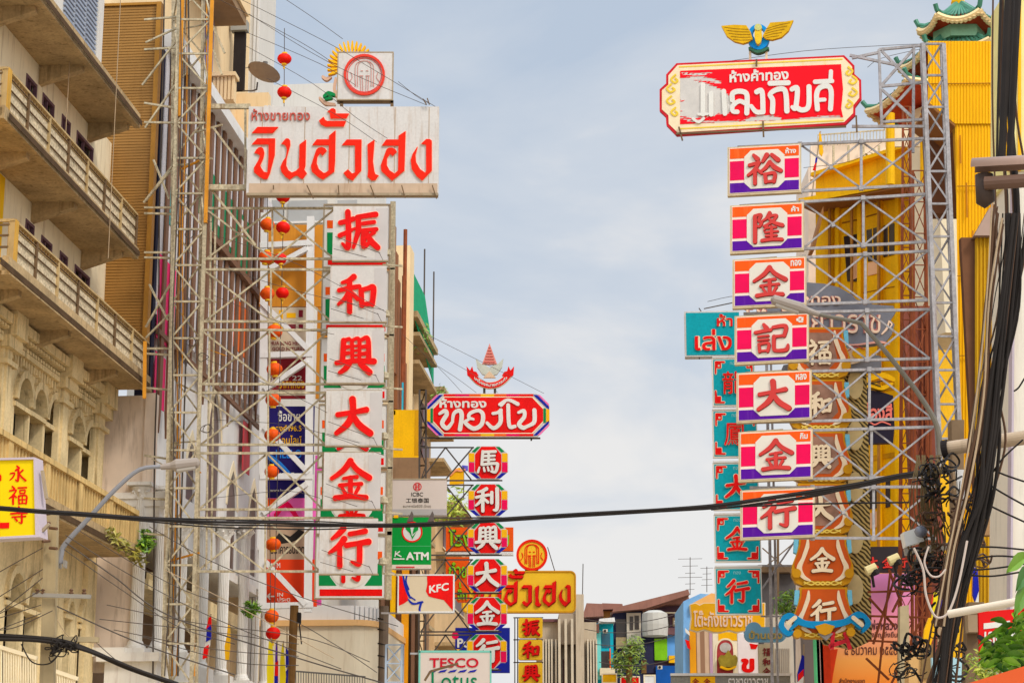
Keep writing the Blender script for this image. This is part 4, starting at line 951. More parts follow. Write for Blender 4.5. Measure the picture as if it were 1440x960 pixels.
MB().sbox(-17, -15.3, v0, v1, zq(604, 490), zq(604, 490) + .35).build('terrace_slab', M['soffit'], b)
MB().prism([W(-15.55, v0, za - .2), W(-15.55, v1, za - 2.2), W(-15.55, v1, zb - 2.8), W(-15.55, VX(598), zb), W(-15.55, v0, zb)], W(-.04, 0, 0)).prism([W(-17.2, v0, za), W(-15.6, v0, za), W(-15.6, v0, zb), W(-17.2, v0, zb)], W(0, .04, 0)).build('green_net', mat('green_shade_net', (6, 160, 108), .7, .15, 2, fine=.2), b)
MB().tube([W(-15.6, VX(598), za), W(-15.6, VX(598), zq(598, 352))], .05, 5).build('mast', M['wire'], b); MB().tube([W(-15.6, v1, za - 2), W(-15.6, v1, zq(612, 386))], .05, 5).build('mast', M['wire'], b)
pl = MB().leaves(W(-15.6, v0 + 3, za - .9), 1.0, 110, .16)
solo(pl, 'terrace_plant', M['leaf'], 'straggly potted plant behind the green net of the roof terrace', 'plant')
solo(MB().leaves(W(-15.2, v1, za - 2.8), .6, 60, .14), 'terrace_plant', M['leaf'], 'small plant hanging off the outer corner of the netted terrace', 'plant')
row_building('low cream block with stepped brackets behind the red octagonal header', VX(612), VX(628), zq(616, 545), M['creamy'], [zq(616, 560), zq(616, 610), zq(616, 660), 12], -16.4, 1.5)
row_building('tan block with cantilevered slabs behind the fast food sign', VX(628) + 1, 150, zq(632, 690), mat('tan_plaster', (216, 180, 132), .85, .15, .6, .3), [zq(634, 720), zq(634, 790), 14, 10.5], -16.2, 1.6)
MB
ys = Sign('billboard', 'plain tall yellow billboard beside the lowest white signs', 'billboard', 575, 650, 88, 0)
c = ys.box('panel', M['yellow'], (553, 576, 590, 672), 0, .5)
ys.box('returned_edge', mat('ochre_edge', (206, 148, 10), .6), (583, 576, 590, 640), -.01, 0, c); ys.box('step', M['yellow'], (545, 577, 556, 583), 0, .4)
ys.bars('post', M['wire'], [((566, 536), (566, 578)), ((592, 560), (590, 690))], .1, .3)
ys.box('teal_pipe', mat('teal_pipe', (60, 170, 190), .5), (564.5, 536, 567, 576), .2, .3)
sf = Sign('shop_front_pillars', 'row of yellow and brown striped pillars under the fast food sign', 'shop front', 566, 960, 86, 0)
sf.box('wall', mat('brown_shop_wall', (150, 116, 84), .8, .25, .8, .4, (90, 66, 46)), (532, 640, 600, 975), .5, 3)
for x0, x1, m in ((549, 556, M['yellow']), (565, 575, mat('ochre_pillar', (226, 150, 20), .6, .15)), (536, 541, M['fin']), (579, 584, M['fin']), (590, 595, M['creamy'])): sf.box('pillar', m, (x0, 690, x1, 975), 0, .5)
lm = thing('ladder_mast', 'short blue-white lattice mast in front of the yellow pillars', 'mast', P(554, 960, 62))
mb = MB(); lattice(mb, [(P(542, 985, 62), P(543, 906, 62)), (P(564, 985, 62), P(565, 906, 62)), (P(566, 985, 62.4), P(567, 906, 62.4))], 3, .06, .04); mb.build('lattice', mat('pale_blue_steel', (176, 190, 206), .5), lm)
cbz = thing('curved_shop_building', 'cream building with a curved corner and orange ledge below the sign stacks', 'building', W(-10, 80, 0))
plan = [(hit_v(360, 890, 78), 0), (hit_v(490, 890, 78), 0)]
u0 = uv(hit_v(352, 890, 78))[0]; u1 = uv(hit_v(492, 890, 78))[0]; R_ = uv(hit_v(531, 890, 78))[0] - u1
path = [(u0, 78), (u1, 78)] + [(u1 + R_ * math.sin(math.radians(a)), 78 + R_ * 1.4 * (1 - math.cos(math.radians(a)))) for a in range(10, 91, 10)] + [(u1 + R_, 92)]
def wallrun(z0, z1, out, m, nm):
    mb = MB()
    for i in range(len(path) - 1):
        a, b = path[i], path[i + 1]; mb.hexa([W(a[0], a[1] - out, z0), W(b[0] + out * (i > 0), b[1] - out * (i < 6), z0), W(b[0] - .3, b[1] + .4, z0), W(a[0], a[1] + .4, z0), W(a[0], a[1] - out, z1), W(b[0] + out * (i > 0), b[1] - out * (i < 6), z1), W(b[0] - .3, b[1] + .4, z1), W(a[0], a[1] + .4, z1)])
    return mb.build(nm, m, cbz)
zl = uv(hit_v(440, 876, 78))[2]
wallrun(2, zl - .1, 0, mat('cream_render', (222, 208, 180), .85, .08, .5, .35, (180, 155, 120)), 'wall'); wallrun(zl - .1, zl + .12, .14, mat('orange_ledge', (222, 176, 118), .8, .1), 'ledge'); wallrun(zl + .12, uv(hit_v(440, 851, 78))[2], -.05, M['white'], 'parapet')
fn = thing('barred_fence', 'grey steel bar fence at the foot of the curved cream building', 'fence', P(470, 960, 70))
mb = MB().bar(P(414, 943, 70), P(514, 951, 70), .05)
for i in range(28): mb.bar(P(416 + i * 3.6, 944 + i * .3, 70), P(416 + i * 3.6, 990, 70), .025)
mb.build('bar', mat('fence_grey', (96, 92, 88), .5), fn)
for x, y0, wd, m, lb in ((412, 851, .24, M['brown'], 'weathered brown timber pole in front of the curved building'), (538, 852, .28, mat('dark_pole', (110, 94, 80), .8, .2), 'dark grey pole with clamps right of the curved building')):
    o = thing('utility_pole', lb, 'pole', P(x, 975, 64)); MB().tube([P(x - 4 if x < 500 else x, 985, 64), P(x + 2, y0, 64)], wd / 2 * 1.1, 10).build('shaft', m, o)
    if x > 500:
        mb = MB()
        for y in (870, 885, 905, 922, 938): mb.tube([P(x - .2, y + 1.5, 64), P(x + .2, y, 64)], .165, 10)
        mb.build('clamp', M['dark'], o)
    else: MB().box(P(418, 875, 63.9), P(424, 862, 64.2)).bar(P(419, 860, 64), P(424, 905, 64), .04).build('fitting', M['dark'], o)

# ---------------------------------------------------------------- bank, cash machine, fast food and supermarket signs
s = Sign('bank_sign', 'grey-beige bank sign with small red emblem above its name', 'sign', 589, 724, 62, 0)
c = s.box('panel', mat('taupe_sign_face', (206, 188, 176), .5, .04), (550, 674, 628, 724), 0, .35)
s.box('grey_foot_band', mat('grey_foot_band', (176, 164, 160), .5), (550, 715.5, 628, 724), -.01, 0, c); s.box('cap', M['cabedge'], (549, 672.5, 629, 674), -.02, .36, c)
s.shape('emblem_ring', mat('emblem_red', (206, 60, 60), .5), [circ(587, 684, 6), circ(587, 684, 4.9)], -.012, 0, c); s.shape('emblem', MATS['emblem_red'], stroke_loops(parse('585,681 585,687:.8|589,681 589,687:.8|584,684 590,684:.8|583.5,681 586,681:.7|588,681 590.5,681:.7|583.5,687 586,687:.7|588,687 590.5,687:.7'), .3), -.012, 0, c)
s.text('lettering', M['dark'], 'ICBC', (578.5, 692, 595, 697.5), -.012, 0, c, .0); s.text('lettering', M['dark'], '工银泰国', (571, 700, 603, 706.5), -.012, 0, c, .0); s.text('small_lettering', mat('faint_grey_print', (150, 132, 122), .6), 'ธนาคารไอซีบีซี (ไทย)', (567, 709, 606, 714), -.012, 0, c, .0)
s = Sign('cash_machine_sign', 'green cash machine sign with leaf emblem in a red ring', 'sign', 578, 797, 61.5, 0)
c = s.box('panel', mat('bank_green', (0, 140, 50), .45, .05), (550, 727, 606, 793.5), 0, .35); s.box('foot_strip', mat('pale_strip', (220, 200, 180), .5), (551, 793.5, 606, 799), 0, .33, c); s.box('red_strip', MATS['emblem_red'], (557, 796, 583, 798), -.01, 0, c)
s.box('lit_strip', M['amber'], (554, 724, 560, 728), -.03, .1, c); s.box('seam', mat('seam_green', (80, 170, 110), .5), (550, 767, 606, 767.8), -.006, 0, c)
s.shape('emblem_disc', mat('emblem_disc', (206, 204, 196), .5), [circ(579.5, 747.5, 13.2)], -.01, 0, c); s.shape('emblem_ring', M['red'], [circ(579.5, 747.5, 14.6), circ(579.5, 747.5, 12.6)], -.02, 0, c)
s.shape('leaf_emblem', MATS['bank_green'], [[(579, 752), (571, 744), (569, 737), (577, 741)], [(580, 751), (582, 742), (589, 736), (588, 745)], [(575, 746), (580, 754), (586, 747), (580, 758)]], -.02, 0, c)
s.text('lettering', M['offwhite'], 'ATM', (571, 776, 603, 787), -.03, 0, c, .035); s.shape('bank_mark', M['offwhite'], stroke_loops(parse('556.5,775 555.5,782:.7|562,775 557,778.5:.7|557,778.5 564,782:.8|554,785.5 568,785.5:.9'), .3), -.02, 0, c)
s = Sign('fast_food_sign', 'red and cream fast food sign with slanted white KFC letters', 'sign', 599, 860, 61, 0)
c = s.box('panel', mat('cream_face', (212, 192, 160), .5, .04), (560, 808, 638, 860), 0, .3); s.frame('rim', M['white'], (559, 807, 639, 861), .04, -.02, .3, c)
s.shape('red_field', M['red'], [[(600.5, 809), (637, 809), (637, 858), (624, 843), (610, 840), (603, 838), (599, 831), (601, 820)]], -.01, 0, c); s.shape('red_field', M['red'], [[(561, 809), (565, 809), (569, 826), (575, 843), (568, 848), (561, 851)]], -.01, 0, c)
s.shape('lettering', M['offwhite'], [[(x, y - (x - 603) * .16) for x, y in l_] for l_ in fit(font_loops('KFC', .03), (603.5, 823, 631, 834))], -.02, 0, c)
s.shape('blue_line', mat('royal_blue_line', (16, 40, 150), .5), stroke_loops(parse('567,809 569,820 573,832 577,840:1,1.6,2,1.2|572,809 571,818 575,828:1,1.2,1|574,842 580,848 588,848:.8,1.6,1|592,848 590,856 591,859:1.6,1.4,.8|588,847 594,846:1.5,1.6|576,838 584,843:1,.8'), .35), -.015, 0, c)
s.bars('hanger', M['steelw'], [((535, 860), (562, 860)), ((536, 796), (560, 808))], .05, .3)
s = Sign('supermarket_sign', 'grey-white supermarket sign with red name over blue dashes and green lettering', 'sign', 640, 975, 58, 0)
c = s.box('panel', mat('greige_face', (208, 192, 178), .5, .04), (591, 917, 689, 990), 0, .4); s.box('edge', mat('sea_green_edge', (120, 190, 170), .5), (588.5, 915, 591, 990), -.01, .4, c); s.box('edge', MATS['sea_green_edge'], (689, 915, 691, 990), -.01, .4, c); s.box('edge', MATS['sea_green_edge'], (588.5, 914, 691, 917), -.01, .4, c)
s.text('lettering', mat('crimson_letter', (196, 20, 40), .5), 'TESCO', (604, 924.5, 673, 938), -.02, 0, c, .02)
for i in range(5): s.shape('dash', M['blue'], [[(605 + i * 14, 942.5), (615 + i * 14, 940.5), (612 + i * 14, 944), (602 + i * 14, 945)]], -.02, 0, c)
s.text('lettering', mat('lotus_green', (6, 120, 78), .5), 'Lotus', (607, 944, 671, 968), -.02, 0, c, .0)
s.bars('arm', M['darkrail'], [((598, 958), (606, 945)), ((606, 945), (645, 934))], .06, -.4); s.bars('hanger', M['steelw'], [((576, 917), (592, 917))], .05, .3)

# ---------------------------------------------------------------- red octagonal stack
s = Sign('shop_header_sign', 'red elongated octagon header with white Thai letters and rainbow border', 'sign', 686, 614, 75, 0)
c = s.shape('cabinet', M['cab'], [octa(600, 553, 773, 614, 18, 18)], 0, .16)
s.shape('red_field', M['red'], [octa(609, 558, 764, 609, 16, 17)], -.01, 0, c)
def quadp(*p): return [list(p)]
for y0, y1 in ((554, 558), (609.5, 613)):
    for i, (x0, x1, m) in enumerate(((624, 640, M['red']), (640, 660, M['magenta']), (660, 676, M['orange']), (676, 695, M['amber']), (695, 712, M['orange']), (712, 730, M['magenta']), (730, 750, M['red']))): s.shape('border_band', m, quadp((x0, y0), (x1, y0), (x1, y1), (x0, y1)), -.012, 0, c)
for q in (0, 1):
    f = (lambda p: p) if q == 0 else (lambda p: [(1373 - x, y) for x, y in p])
    s.shape('green_bar', M['green'], [f([(605.5, 574), (609, 574), (609, 594), (605.5, 594)])], -.02, 0, c); s.shape('amber_bar', M['amber'], [f([(600.5, 575), (605, 575), (605, 593), (600.5, 593)])], -.02, 0, c)
    for ym in (0, 1):
        g = (lambda p: p) if ym == 0 else (lambda p: [(x, 1167 - y) for x, y in p])
        s.shape('blue_corner', M['blue'], [g(f([(601, 572), (618, 555), (623, 555), (601, 576)]))], -.02, 0, c); s.shape('pink_corner', mat('pink_corner', (240, 110, 170), .5), [g(f([(601, 568), (614, 555), (617, 555), (601, 571)]))], -.022, 0, c)
s.shape('field_line', M['cream'], [octa(608, 557.4, 765, 609.6, 16, 17), octa(609.2, 558.6, 763.8, 608.4, 15.6, 16.6)], -.014, 0, c)
def zz(t, k=6.195, ox=590, oy=470): return [([(ox + x / k, oy + y / k) for x, y in p], [w_ / k for w_ in wd]) for p, wd in parse(t)]
nib = zz('175,692 222,668 236,700 196,775 240,818 290,760:14,22,22,22,22,14|286,765 300,690 348,665 368,710 352,828:14,18,22,23,23|470,740 430,725 442,688 512,664 552,700 540,785 470,822 398,768 432,742:12,18,18,18,22,22,22,20,10|640,690 682,682 708,662:16,16,20|704,672 704,768 645,818 588,772:22,22,20,16|698,612 770,572 855,608:16,16,20|745,590 712,618:10,18|772,618 782,795 830,802:20,20,18|862,682 908,668 912,720 866,782 905,815 955,790:14,20,20,22,22,12|1000,662 1000,760 955,795 905,815:22,22,18,14')
s.shape('lettering', M['offwhite'], stroke_loops([(p, [w_ * .84 for w_ in wd]) for p, wd in nib], .42), -.05, -.01, c)
s.text('small_lettering', M['offwhite'], 'ห้างทอง', (618, 559.5, 684, 573.5), -.04, -.01, c, .03)
s.bars('arm', M['wire'], [((592, 614), (612, 614)), ((592, 571), (604, 571)), ((748, 612), (747, 618)), ((612, 614.5), (760, 614.5))], .06, .2)
t = Sign('crown_emblem', 'white winged crown emblem with pink spire over a red ribbon', 'emblem', 689, 551, 75.2, 0)
t.shape('spire', mat('salmon_spire', (226, 140, 124), .6), [[(688.5, 483), (699, 512), (678, 512)]], -.05, .15); 
for i in range(6): t.box('spire_ring', mat('red_line', (200, 80, 70), .6), (681 + i * 1.2, 509 - i * 4, 696 - i * 1.2, 510 - i * 4), -.07, 0)
wing = [[(688, 530), (678, 526), (671, 516), (669, 504), (676, 511), (682, 513), (688, 517), (695, 513), (701, 511), (708, 504), (706, 516), (699, 526)]]
t.shape('wing', mat('grey_green_wing', (196, 196, 178), .6, .15, 3), wing, -.03, .12)
t.shape('shield', mat('sand_shield', (222, 186, 150), .6), [[(680, 531), (688, 522), (697, 531)]], -.05, .1)
rib = [(664, 528), (672, 536), (682, 541), (690, 542), (700, 540), (708, 535), (715, 528)]
t.shape('ribbon_edge', M['cream'], stroke_loops([(rib, [4.6] * 7)], .5), -.03, .1); rb = t.shape('ribbon', M['red'], stroke_loops([(rib, [3.9] * 7)], .5), -.05, 0)
lt = fit(font_loops('เครื่องหมายการค้า', .02), (0, 0, 46, 5.4))
t.shape('ribbon_lettering', M['offwhite'], [[(667 + x, 528 + y + 10.5 * (1 - ((x - 23) / 23.0) ** 2)) for x, y in l_] for l_ in lt], -.07, 0, rb)
for q in (1, -1): t.shape('flame_tail', M['red'], [[(689.5 + q * (x - 689.5), y) for x, y in [(664, 533), (657, 527), (656, 515), (661, 521), (664, 515), (666, 522), (670, 523), (673, 528), (669, 530)]]], -.04, .1)
t.bars('post', M['wire'], [((681, 541), (681, 555)), ((696, 541), (696, 555))], .09, .1)
oc = [('馬', 627, 673), ('利', 680, 725.5), ('興', 734, 778), ('大', 785, 832), ('金', 839, 886), ('行', 891, 940)]
pos_ = ['topmost below the header', 'second of the stack', 'third, crossed by the black cables', 'fourth, beside the orange noodle sign', 'fifth, above the blue sign', 'lowest, behind the supermarket sign']
for (ch, y0, y1), ps in zip(oc, pos_):
    x0, x1 = 658.5 - (y0 - 627) * .008, 714.5 - (y0 - 627) * .006
    s = Sign('octagon_sign', f'red octagonal sign with white character {ch}, {ps}', 'sign', (x0 + x1) / 2, y1, 75, 0, 'red octagonal character signs')
    h = y1 - y0; cx_ = 13; c = s.shape('cabinet', M['cab'], [octa(x0, y0, x1, y1, cx_, 11)], 0, .16)
    s.shape('red_field', M['red'], [octa(x0 + 9.5, y0 + .8, x1 - 9.5, y1 - .8, 9, 11)], -.012, 0, c)
    for q in (0, 1):
        f = (lambda p: p) if q == 0 else (lambda p, a=x0 + x1: [(a - x, y) for x, y in p])
        s.shape('amber_side', M['amber'], [f([(x0 + .8, y0 + 10), (x0 + 8.6, y0 + 10), (x0 + 8.6, y0 + h * .48), (x0 + .8, y0 + h * .48)])], -.014, 0, c)
        s.shape('magenta_side', M['magenta'], [f([(x0 + .8, y0 + h * .5), (x0 + 8.6, y0 + h * .5), (x0 + 8.6, y1 - 9.5), (x0 + .8, y1 - 9.5)])], -.014, 0, c)
        s.shape('green_corner', M['green'], [f([(x0 + 5, y0 + 7.6), (x0 + 12, y0 + 1), (x0 + 17, y0 + 1), (x0 + 9.4, y0 + 8.8)])], -.014, 0, c)
        s.shape('blue_corner', M['blue'], [f([(x0 + 2, y1 - 8.4), (x0 + 9, y1 - 8.4), (x0 + 17, y1 - 1), (x0 + 11, y1 - 1)])], -.014, 0, c)
    cx = (x0 + x1) / 2; cy = (y0 + y1) / 2
    s.char('character_shadow', mat('dark_red_edge', (150, 10, 10), .5), ch, cx + .6, cy + .8, 34, -.03, -.012, c, 0.5); s.char('character', M['offwhite'], ch, cx, cy, 34, -.09, -.03, c)
    s.bars('arm', M['wire'], [((590, y0 + .5), (x0 + 8, y0 + .5)), ((590, y1 + 1), (x0 + 8, y1 + 1)), ((592, y1), (626, y0 + 1)), ((626, y1), (x0 + 6, y0 + 1)), ((626, y0), (x0 + 4, y1)), ((x0 + 8, y1 + 1), (x1 - 8, y1 + 1))], .05, .2)
pm = thing('sign_mast', 'slim grey steel mast carrying the arms of the red octagonal stack', 'mast', P(593, 940, 75.2))
mb = MB(); lattice(mb, [(P(589, 985, 75.2), P(590, 548, 75.2)), (P(598, 985, 75.2), P(599, 548, 75.2))], 16, .07, .04); mb.build('lattice', M['wire'], pm)

# ---- orange noodle signs, flags and the blue sign behind them
s = Sign('noodle_sign', 'orange horizontal sign with green Thai letters behind the octagonal stack', 'sign', 675, 776, 80, 0)
c = s.box('panel', mat('vermilion_face', (250, 92, 14), .5, .05), (627, 741, 722, 774), 0, .3); s.box('white_foot', M['white'], (626, 776, 722, 780), 0, .3, c)
GL = mat('lime_letter', (146, 196, 30), .5)
for nm_, mm, bo, y_ in (('lettering_edge', mat('dark_green_edge', (16, 90, 24), .5), .045, -.01), ('lettering', GL, .012, -.03)): s.text(nm_, mm, 'โรงเตี๊ยม', (631, 744, 716, 768), y_ - .02, 0, c, bo)
s = Sign('noodle_sign', 'tall orange sign with stacked green Thai letters behind the octagonal stack', 'sign', 644, 850, 80, 0)
c = s.shape('panel', MATS['vermilion_face'], [[(627, 783), (660, 783), (660, 846), (644, 846), (640, 840), (627, 810)]], 0, .3)
for tx, r in (('ก๋', (631, 790, 641, 808)), ('วย', (642, 796, 656, 812)), ('เ', (646, 818, 649, 826)), ('จ๊ก', (643, 828, 657, 843))):
    s.text('lettering_edge', MATS['dark_green_edge'], tx, r, -.03, 0, c, .045); s.text('lettering', GL, tx, r, -.05, 0, c, .012)
s = Sign('blue_sign', 'blue sign with white letters behind the two lowest octagonal signs', 'sign', 678, 945, 81, 0)
c = s.box('panel', mat('deep_blue_face', (22, 34, 140), .5, .05), (640, 882, 717, 945), 0, .3); s.text('lettering', M['offwhite'], 'Poli', (643, 897, 668, 910), -.02, 0, c, .03)
s.box('yellow_side', M['amber'], (641, 912, 647, 945), -.01, 0, c); s.shape('magenta_patch', M['magenta'], [circ(640, 893, 5, 14)], -.014, 0, c)
s = Sign('paper_parasols', 'cluster of yellow and violet flags beside the top octagonal sign', 'flags', 645, 682, 90, 0)
s.shape('yellow_cloth', M['amber'], [[(632, 681), (632, 668), (637, 660), (646, 657), (652, 662), (652, 680)]], 0, .05); s.shape('violet_cloth', mat('violet_cloth', (100, 96, 206), .6), [[(646, 662), (650, 653), (658, 654), (658, 661)]], .1, .15); s.shape('orange_rim', mat('peach_rim', (246, 160, 110), .6), stroke_loops(parse('634,668 641,661 648,662 654,660:1,1.4,1,1'), .4), -.05, 0)
s.bars('pole', M['wire'], [((652, 655), (652, 700))], .04, .1)
solo(MB().leaves(P(638, 712, 92), 1.0, 130, .2).leaves(P(634, 722, 92), .8, 70, .2), 'balcony_plant', leaf_mat('yellow_leaf', (120, 150, 20), (210, 214, 70)), 'yellow-green foliage right of the grey-beige bank sign', 'plant')

# ---- yellow copy of the gold shop sign further down the street
s = Sign('shop_sign', 'yellow rounded sign with red Thai letters further down the street', 'sign', 761, 860, 96, 0)
c = s.shape('cabinet', mat('golden_face', (246, 196, 44), .5, .06), [rnd(650, 803, 809, 860, 7)], 0, .5); s.shape('rim', mat('gold_rim', (214, 150, 20), .5), [rnd(649, 802, 810, 861, 8), rnd(651, 804, 808, 859, 6)], -.04, .4, c)
ax = (804 - 660) / (610 - 354)
sc2 = [[(804 - (611 - x) * .55, 853 - (256 - y) * .52 + 0) for x, y in l_] for l_ in bl_loops]
s.shape('lettering_edge', mat('maroon_edge', (150, 20, 30), .5), [[(x + .8, y + .9) for x, y in l_] for l_ in sc2], -.05, 0, c); s.shape('lettering', M['red'], sc2, -.12, -.05, c)
s.text('small_lettering', mat('maroon_edge', (0, 0, 0)), 'ห้างขายทอง', (672, 806, 727, 812), -.02, 0, c, .0)
t = Sign('logo_disc', 'round orange logo disc standing on the yellow sign', 'sign', 748, 803, 96.1, 0)
c = t.shape('disc', mat('golden_face', (0, 0, 0)), [circ(748, 780, 21)], 0, .3); t.shape('ring', M['redorange'], [circ(748, 780, 22), circ(748, 780, 18.5)], -.04, .2, c); emblem(t, M['redorange'], 748, 780, .74, -.03, 0, c, .6)
t.bars('post', M['wire'], [((740, 800), (740, 806)), ((755, 800), (755, 806))], .12, .1)
for (ch, y0, y1), ps in zip((('振', 868, 896), ('和', 899, 927), ('興', 931, 960)), ('upper', 'middle', 'lowest in view')):
    s = Sign('yellow_character_sign', f'small yellow sign with red character {ch}, {ps} under the yellow header', 'sign', 746, y1, 96, 0, 'small yellow character signs')
    c = s.shape('cabinet', mat('golden_face', (0, 0, 0)), [rnd(729, y0, 763, y1, 3)], 0, .4); s.char('character_edge', mat('maroon_edge', (0, 0, 0)), ch, 747, (y0 + y1) / 2 + .5, 23, -.05, 0, c, 2); s.char('character', M['red'], ch, 746.4, (y0 + y1) / 2, 23, -.1, -.05, c)
    s.bars('arm', M['wire'], [((722, y0 - 1), (764, y0 - 1)), ((724, y0), (724, y1 + 3)), ((728, y0), (728, y1 + 3))], .05, .3)
# ---------------------------------------------------------------- far end of the street
fb = Sign('concrete_building', 'grey concrete building with tall vertical fins past the yellow signs', 'building', 790, 985, 140, 0)
c = fb.box('wall', mat('grey_beige_concrete', (190, 172, 146), .9, .14, .4, .35, (130, 112, 92)), (757, 872, 840, 1000), 1.0, 12)
fb.box('stair_tower', mat('grey_beige_concrete', (0, 0, 0)), (810, 835, 821.5, 1000), 0, 12); fb.box('roof_block', mat('grey_roof_block', (168, 150, 128), .9, .15), (786, 862, 811, 905), .2, 10)
for x in (763, 767, 771, 775, 781, 826, 830, 834, 838): fb.box('fin', mat('pale_fin', (204, 188, 162), .9, .15), (x, 898, x + 2.2, 1000), 0, 1)
for x in (785, 794, 803): fb.box('fin', MATS['pale_fin'], (x, 870, x + 3.5, 1000), -.2, 1)
for x0, x1, y0, y1 in ((792, 797, 880, 902), (803, 808, 878, 902), (792, 797, 925, 960), (803, 808, 925, 960), (760, 800, 868, 872)): fb.box('window', mat('plum_window', (0, 0, 0)), (x0, y0, x1, y1), .7, 1.05)
for q_ in (((821, 838), (822, 784)), ((790, 850), (791, 794)), ((784, 803), (771, 760))): fb.bars('lightning_rod', M['wire'], [q_], .06, 3)
def house(label, x0, x1, y0, D, m, m_roof, wins_, depth=10, roof_pts=None, extra=()):
    s = Sign('shophouse', label, 'building', (x0 + x1) / 2, 985, D, 0)
    s.box('wall', m, (x0, y0, x1, 1010), 0, depth)
    if roof_pts: s.shape('roof', m_roof, [roof_pts], -1.2, depth * .6)
    for a, b, p, q, mm in wins_:
        f = s.box('window', mm, (a, p, b, q), -.05, .1)
    for nm, a, b, p, q, mm, d0, d1 in extra: s.box(nm, mm, (a, p, b, q), d0, d1)
    return s
RO = mat('brown_tin_roof', (150, 104, 88), .8, .2, .8, .3, (100, 70, 60)); DK = M['dark']; TL = mat('turquoise_wall', (20, 170, 190), .7, .12, .5, .2)
NV = mat('navy_timber', (52, 52, 78), .8, .2); PV = mat('plum_timber', (92, 66, 76), .8, .25, .6)
house('red-brown tin roofed house beside the grey concrete building', 822, 846, 866, 152, PV, RO, [], 8, [(818, 870), (824, 850), (846, 851), (848, 868)])
house('small orange plastered house with dark dish on its roof', 842, 872, 858, 156, mat('apricot_wall', (238, 172, 92), .8, .1), RO, [(858, 864, 860, 870, M['cream'])], 8, [(841, 859), (846, 850), (874, 851), (876, 858)])
house('turquoise painted shophouse with a glazed balcony', 836, 863, 876, 148, TL, M['white'], [(846, 858, 890, 910, mat('teal_glass', (30, 90, 110), .2, .2)), (844, 858, 915, 940, M['pane'])], 8, [(841, 877), (842, 872), (863, 870), (864, 876)], [('balcony', 843, 864, 940, 950, M['cream'], -.9, 0), ('white_panel', 836, 845, 886, 955, mat('pale_turquoise', (120, 214, 206), .6), -.2, 0), ('roof_shed', 822, 842, 878, 890, RO, -.6, 0), ('orange_pole', 857, 858.5, 912, 948, M['orange'], -.5, -.3)])
house('dark navy timber shophouse under a long sloping tin roof', 863, 905, 858, 150, NV, RO, [(866, 880, 870, 895, M['pane']), (885, 890, 867, 886, M['pane']), (893, 899, 866, 884, M['pane'])], 8, [(860, 862), (862, 857), (966, 831), (968, 838), (905, 858)], [('cream_bay', 881, 901, 862, 905, mat('cream_grey_bay', (206, 190, 168), .8, .15), -.4, 0), ('bay_window', 885, 890, 867, 886, M['pane'], -.46, -.4), ('bay_window', 892, 898, 866, 885, M['pane'], -.46, -.4), ('grey_panel', 866, 881, 896, 912, M['soffit'], -.3, 0), ('door', 902, 909, 928, 946, M['brown'], -.1, 0)])
house('plum brown timber shophouse with a green hoarding and upper veranda', 905, 962, 850, 151, PV, RO, [(938, 942, 870, 884, M['pane']), (946, 958, 868, 880, M['soffit'])], 8, [(902, 862), (905, 856), (966, 838), (968, 850), (935, 852)], [('veranda_rail', 902, 962, 884, 893, mat('plum_rail', (120, 84, 84), .8, .2), -.8, 0), ('veranda_beam', 902, 960, 862, 863.4, M['cream'], -.9, -.5), ('green_hoarding', 920, 938, 898, 928, mat('lime_hoarding', (130, 196, 30), .7, .2), -.3, 0), ('navy_wall', 901, 920, 896, 946, NV, -.2, 0), ('blue_hoarding', 938, 964, 893, 928, mat('sky_blue_hoarding', (100, 160, 220), .7, .1), -.3, 0), ('yellow_fascia', 940, 966, 922, 932, M['amber'], -.5, 0), ('cobalt_shutter', 922, 966, 936, 975, mat('cobalt_shutter', (20, 84, 160), .6, .15), -.4, 0)])
random.seed(31)
for i, (x, y, D_) in enumerate(((848, 884, 147), (872, 915, 149), (894, 912, 149), (912, 872, 150), (925, 935, 149.5), (948, 872, 150), (951, 915, 149.5), (868, 940, 149))):
    s2 = Sign('air_conditioner', f'small pale air conditioner box on the far shophouses, number of its row beside {("the turquoise wall", "a grey panel", "the cream bay", "the veranda beam", "a blue shutter", "the plum window", "the blue hoarding", "the street tree")[i]}'.replace('number of its row ', ''), 'air conditioner', x, y, D_ - 2, 0, 'air conditioners at the street end')
    c2 = s2.box('casing', mat('ac_casing', (206, 196, 176), .5, .15, 2, .3), (x, y, x + 6.5, y + 5), 0, .4); s2.shape('fan_grille', M['dark'], [circ(x + 2.6, y + 2.5, 1.9)], -.03, 0, c2)
for a_, b_ in (((822, 870), (965, 858)), ((822, 884), (965, 872)), ((836, 905), (968, 884)), ((842, 930), (968, 918))): cable_far = solo(MB().tube(sag(P(*a_, 140), P(*b_, 140), .5), .025, 4), 'thin_wire', M['wire'], 'thin wire strung across the far shophouse fronts', 'cable', 'wires at the street end')
for x0, y0, x1, y1, m_, lb_ in ((824, 905, 834, 950, PV, 'plum'), (846, 946, 868, 960, M['amber'], 'amber'), (872, 950, 900, 962, M['red'], 'red'), (905, 948, 922, 962, M['white'], 'white')):
    s2 = Sign('shop_signboard', f'small plain {lb_} signboard over a far shophouse front', 'sign', x0, y1, 146, 0); c2 = s2.box('panel', m_, (x0, y0, x1, y1), 0, .15); s2.frame('rim', M['cream'], (x0, y0, x1, y1), .08, -.04, .15, c2)
solo(MB().lathe([(.9, -.8), (.95, 0), (.9, .8), (.5, 1.0)], P(921, 878, 148), 14), 'water_tank', mat('tank_grey', (190, 184, 172), .6, .1), 'round grey water tank on the plum brown veranda', 'water tank')
o = thing('street_tree', 'bushy green tree before the navy timber shophouse', 'tree', P(884, 975, 144))
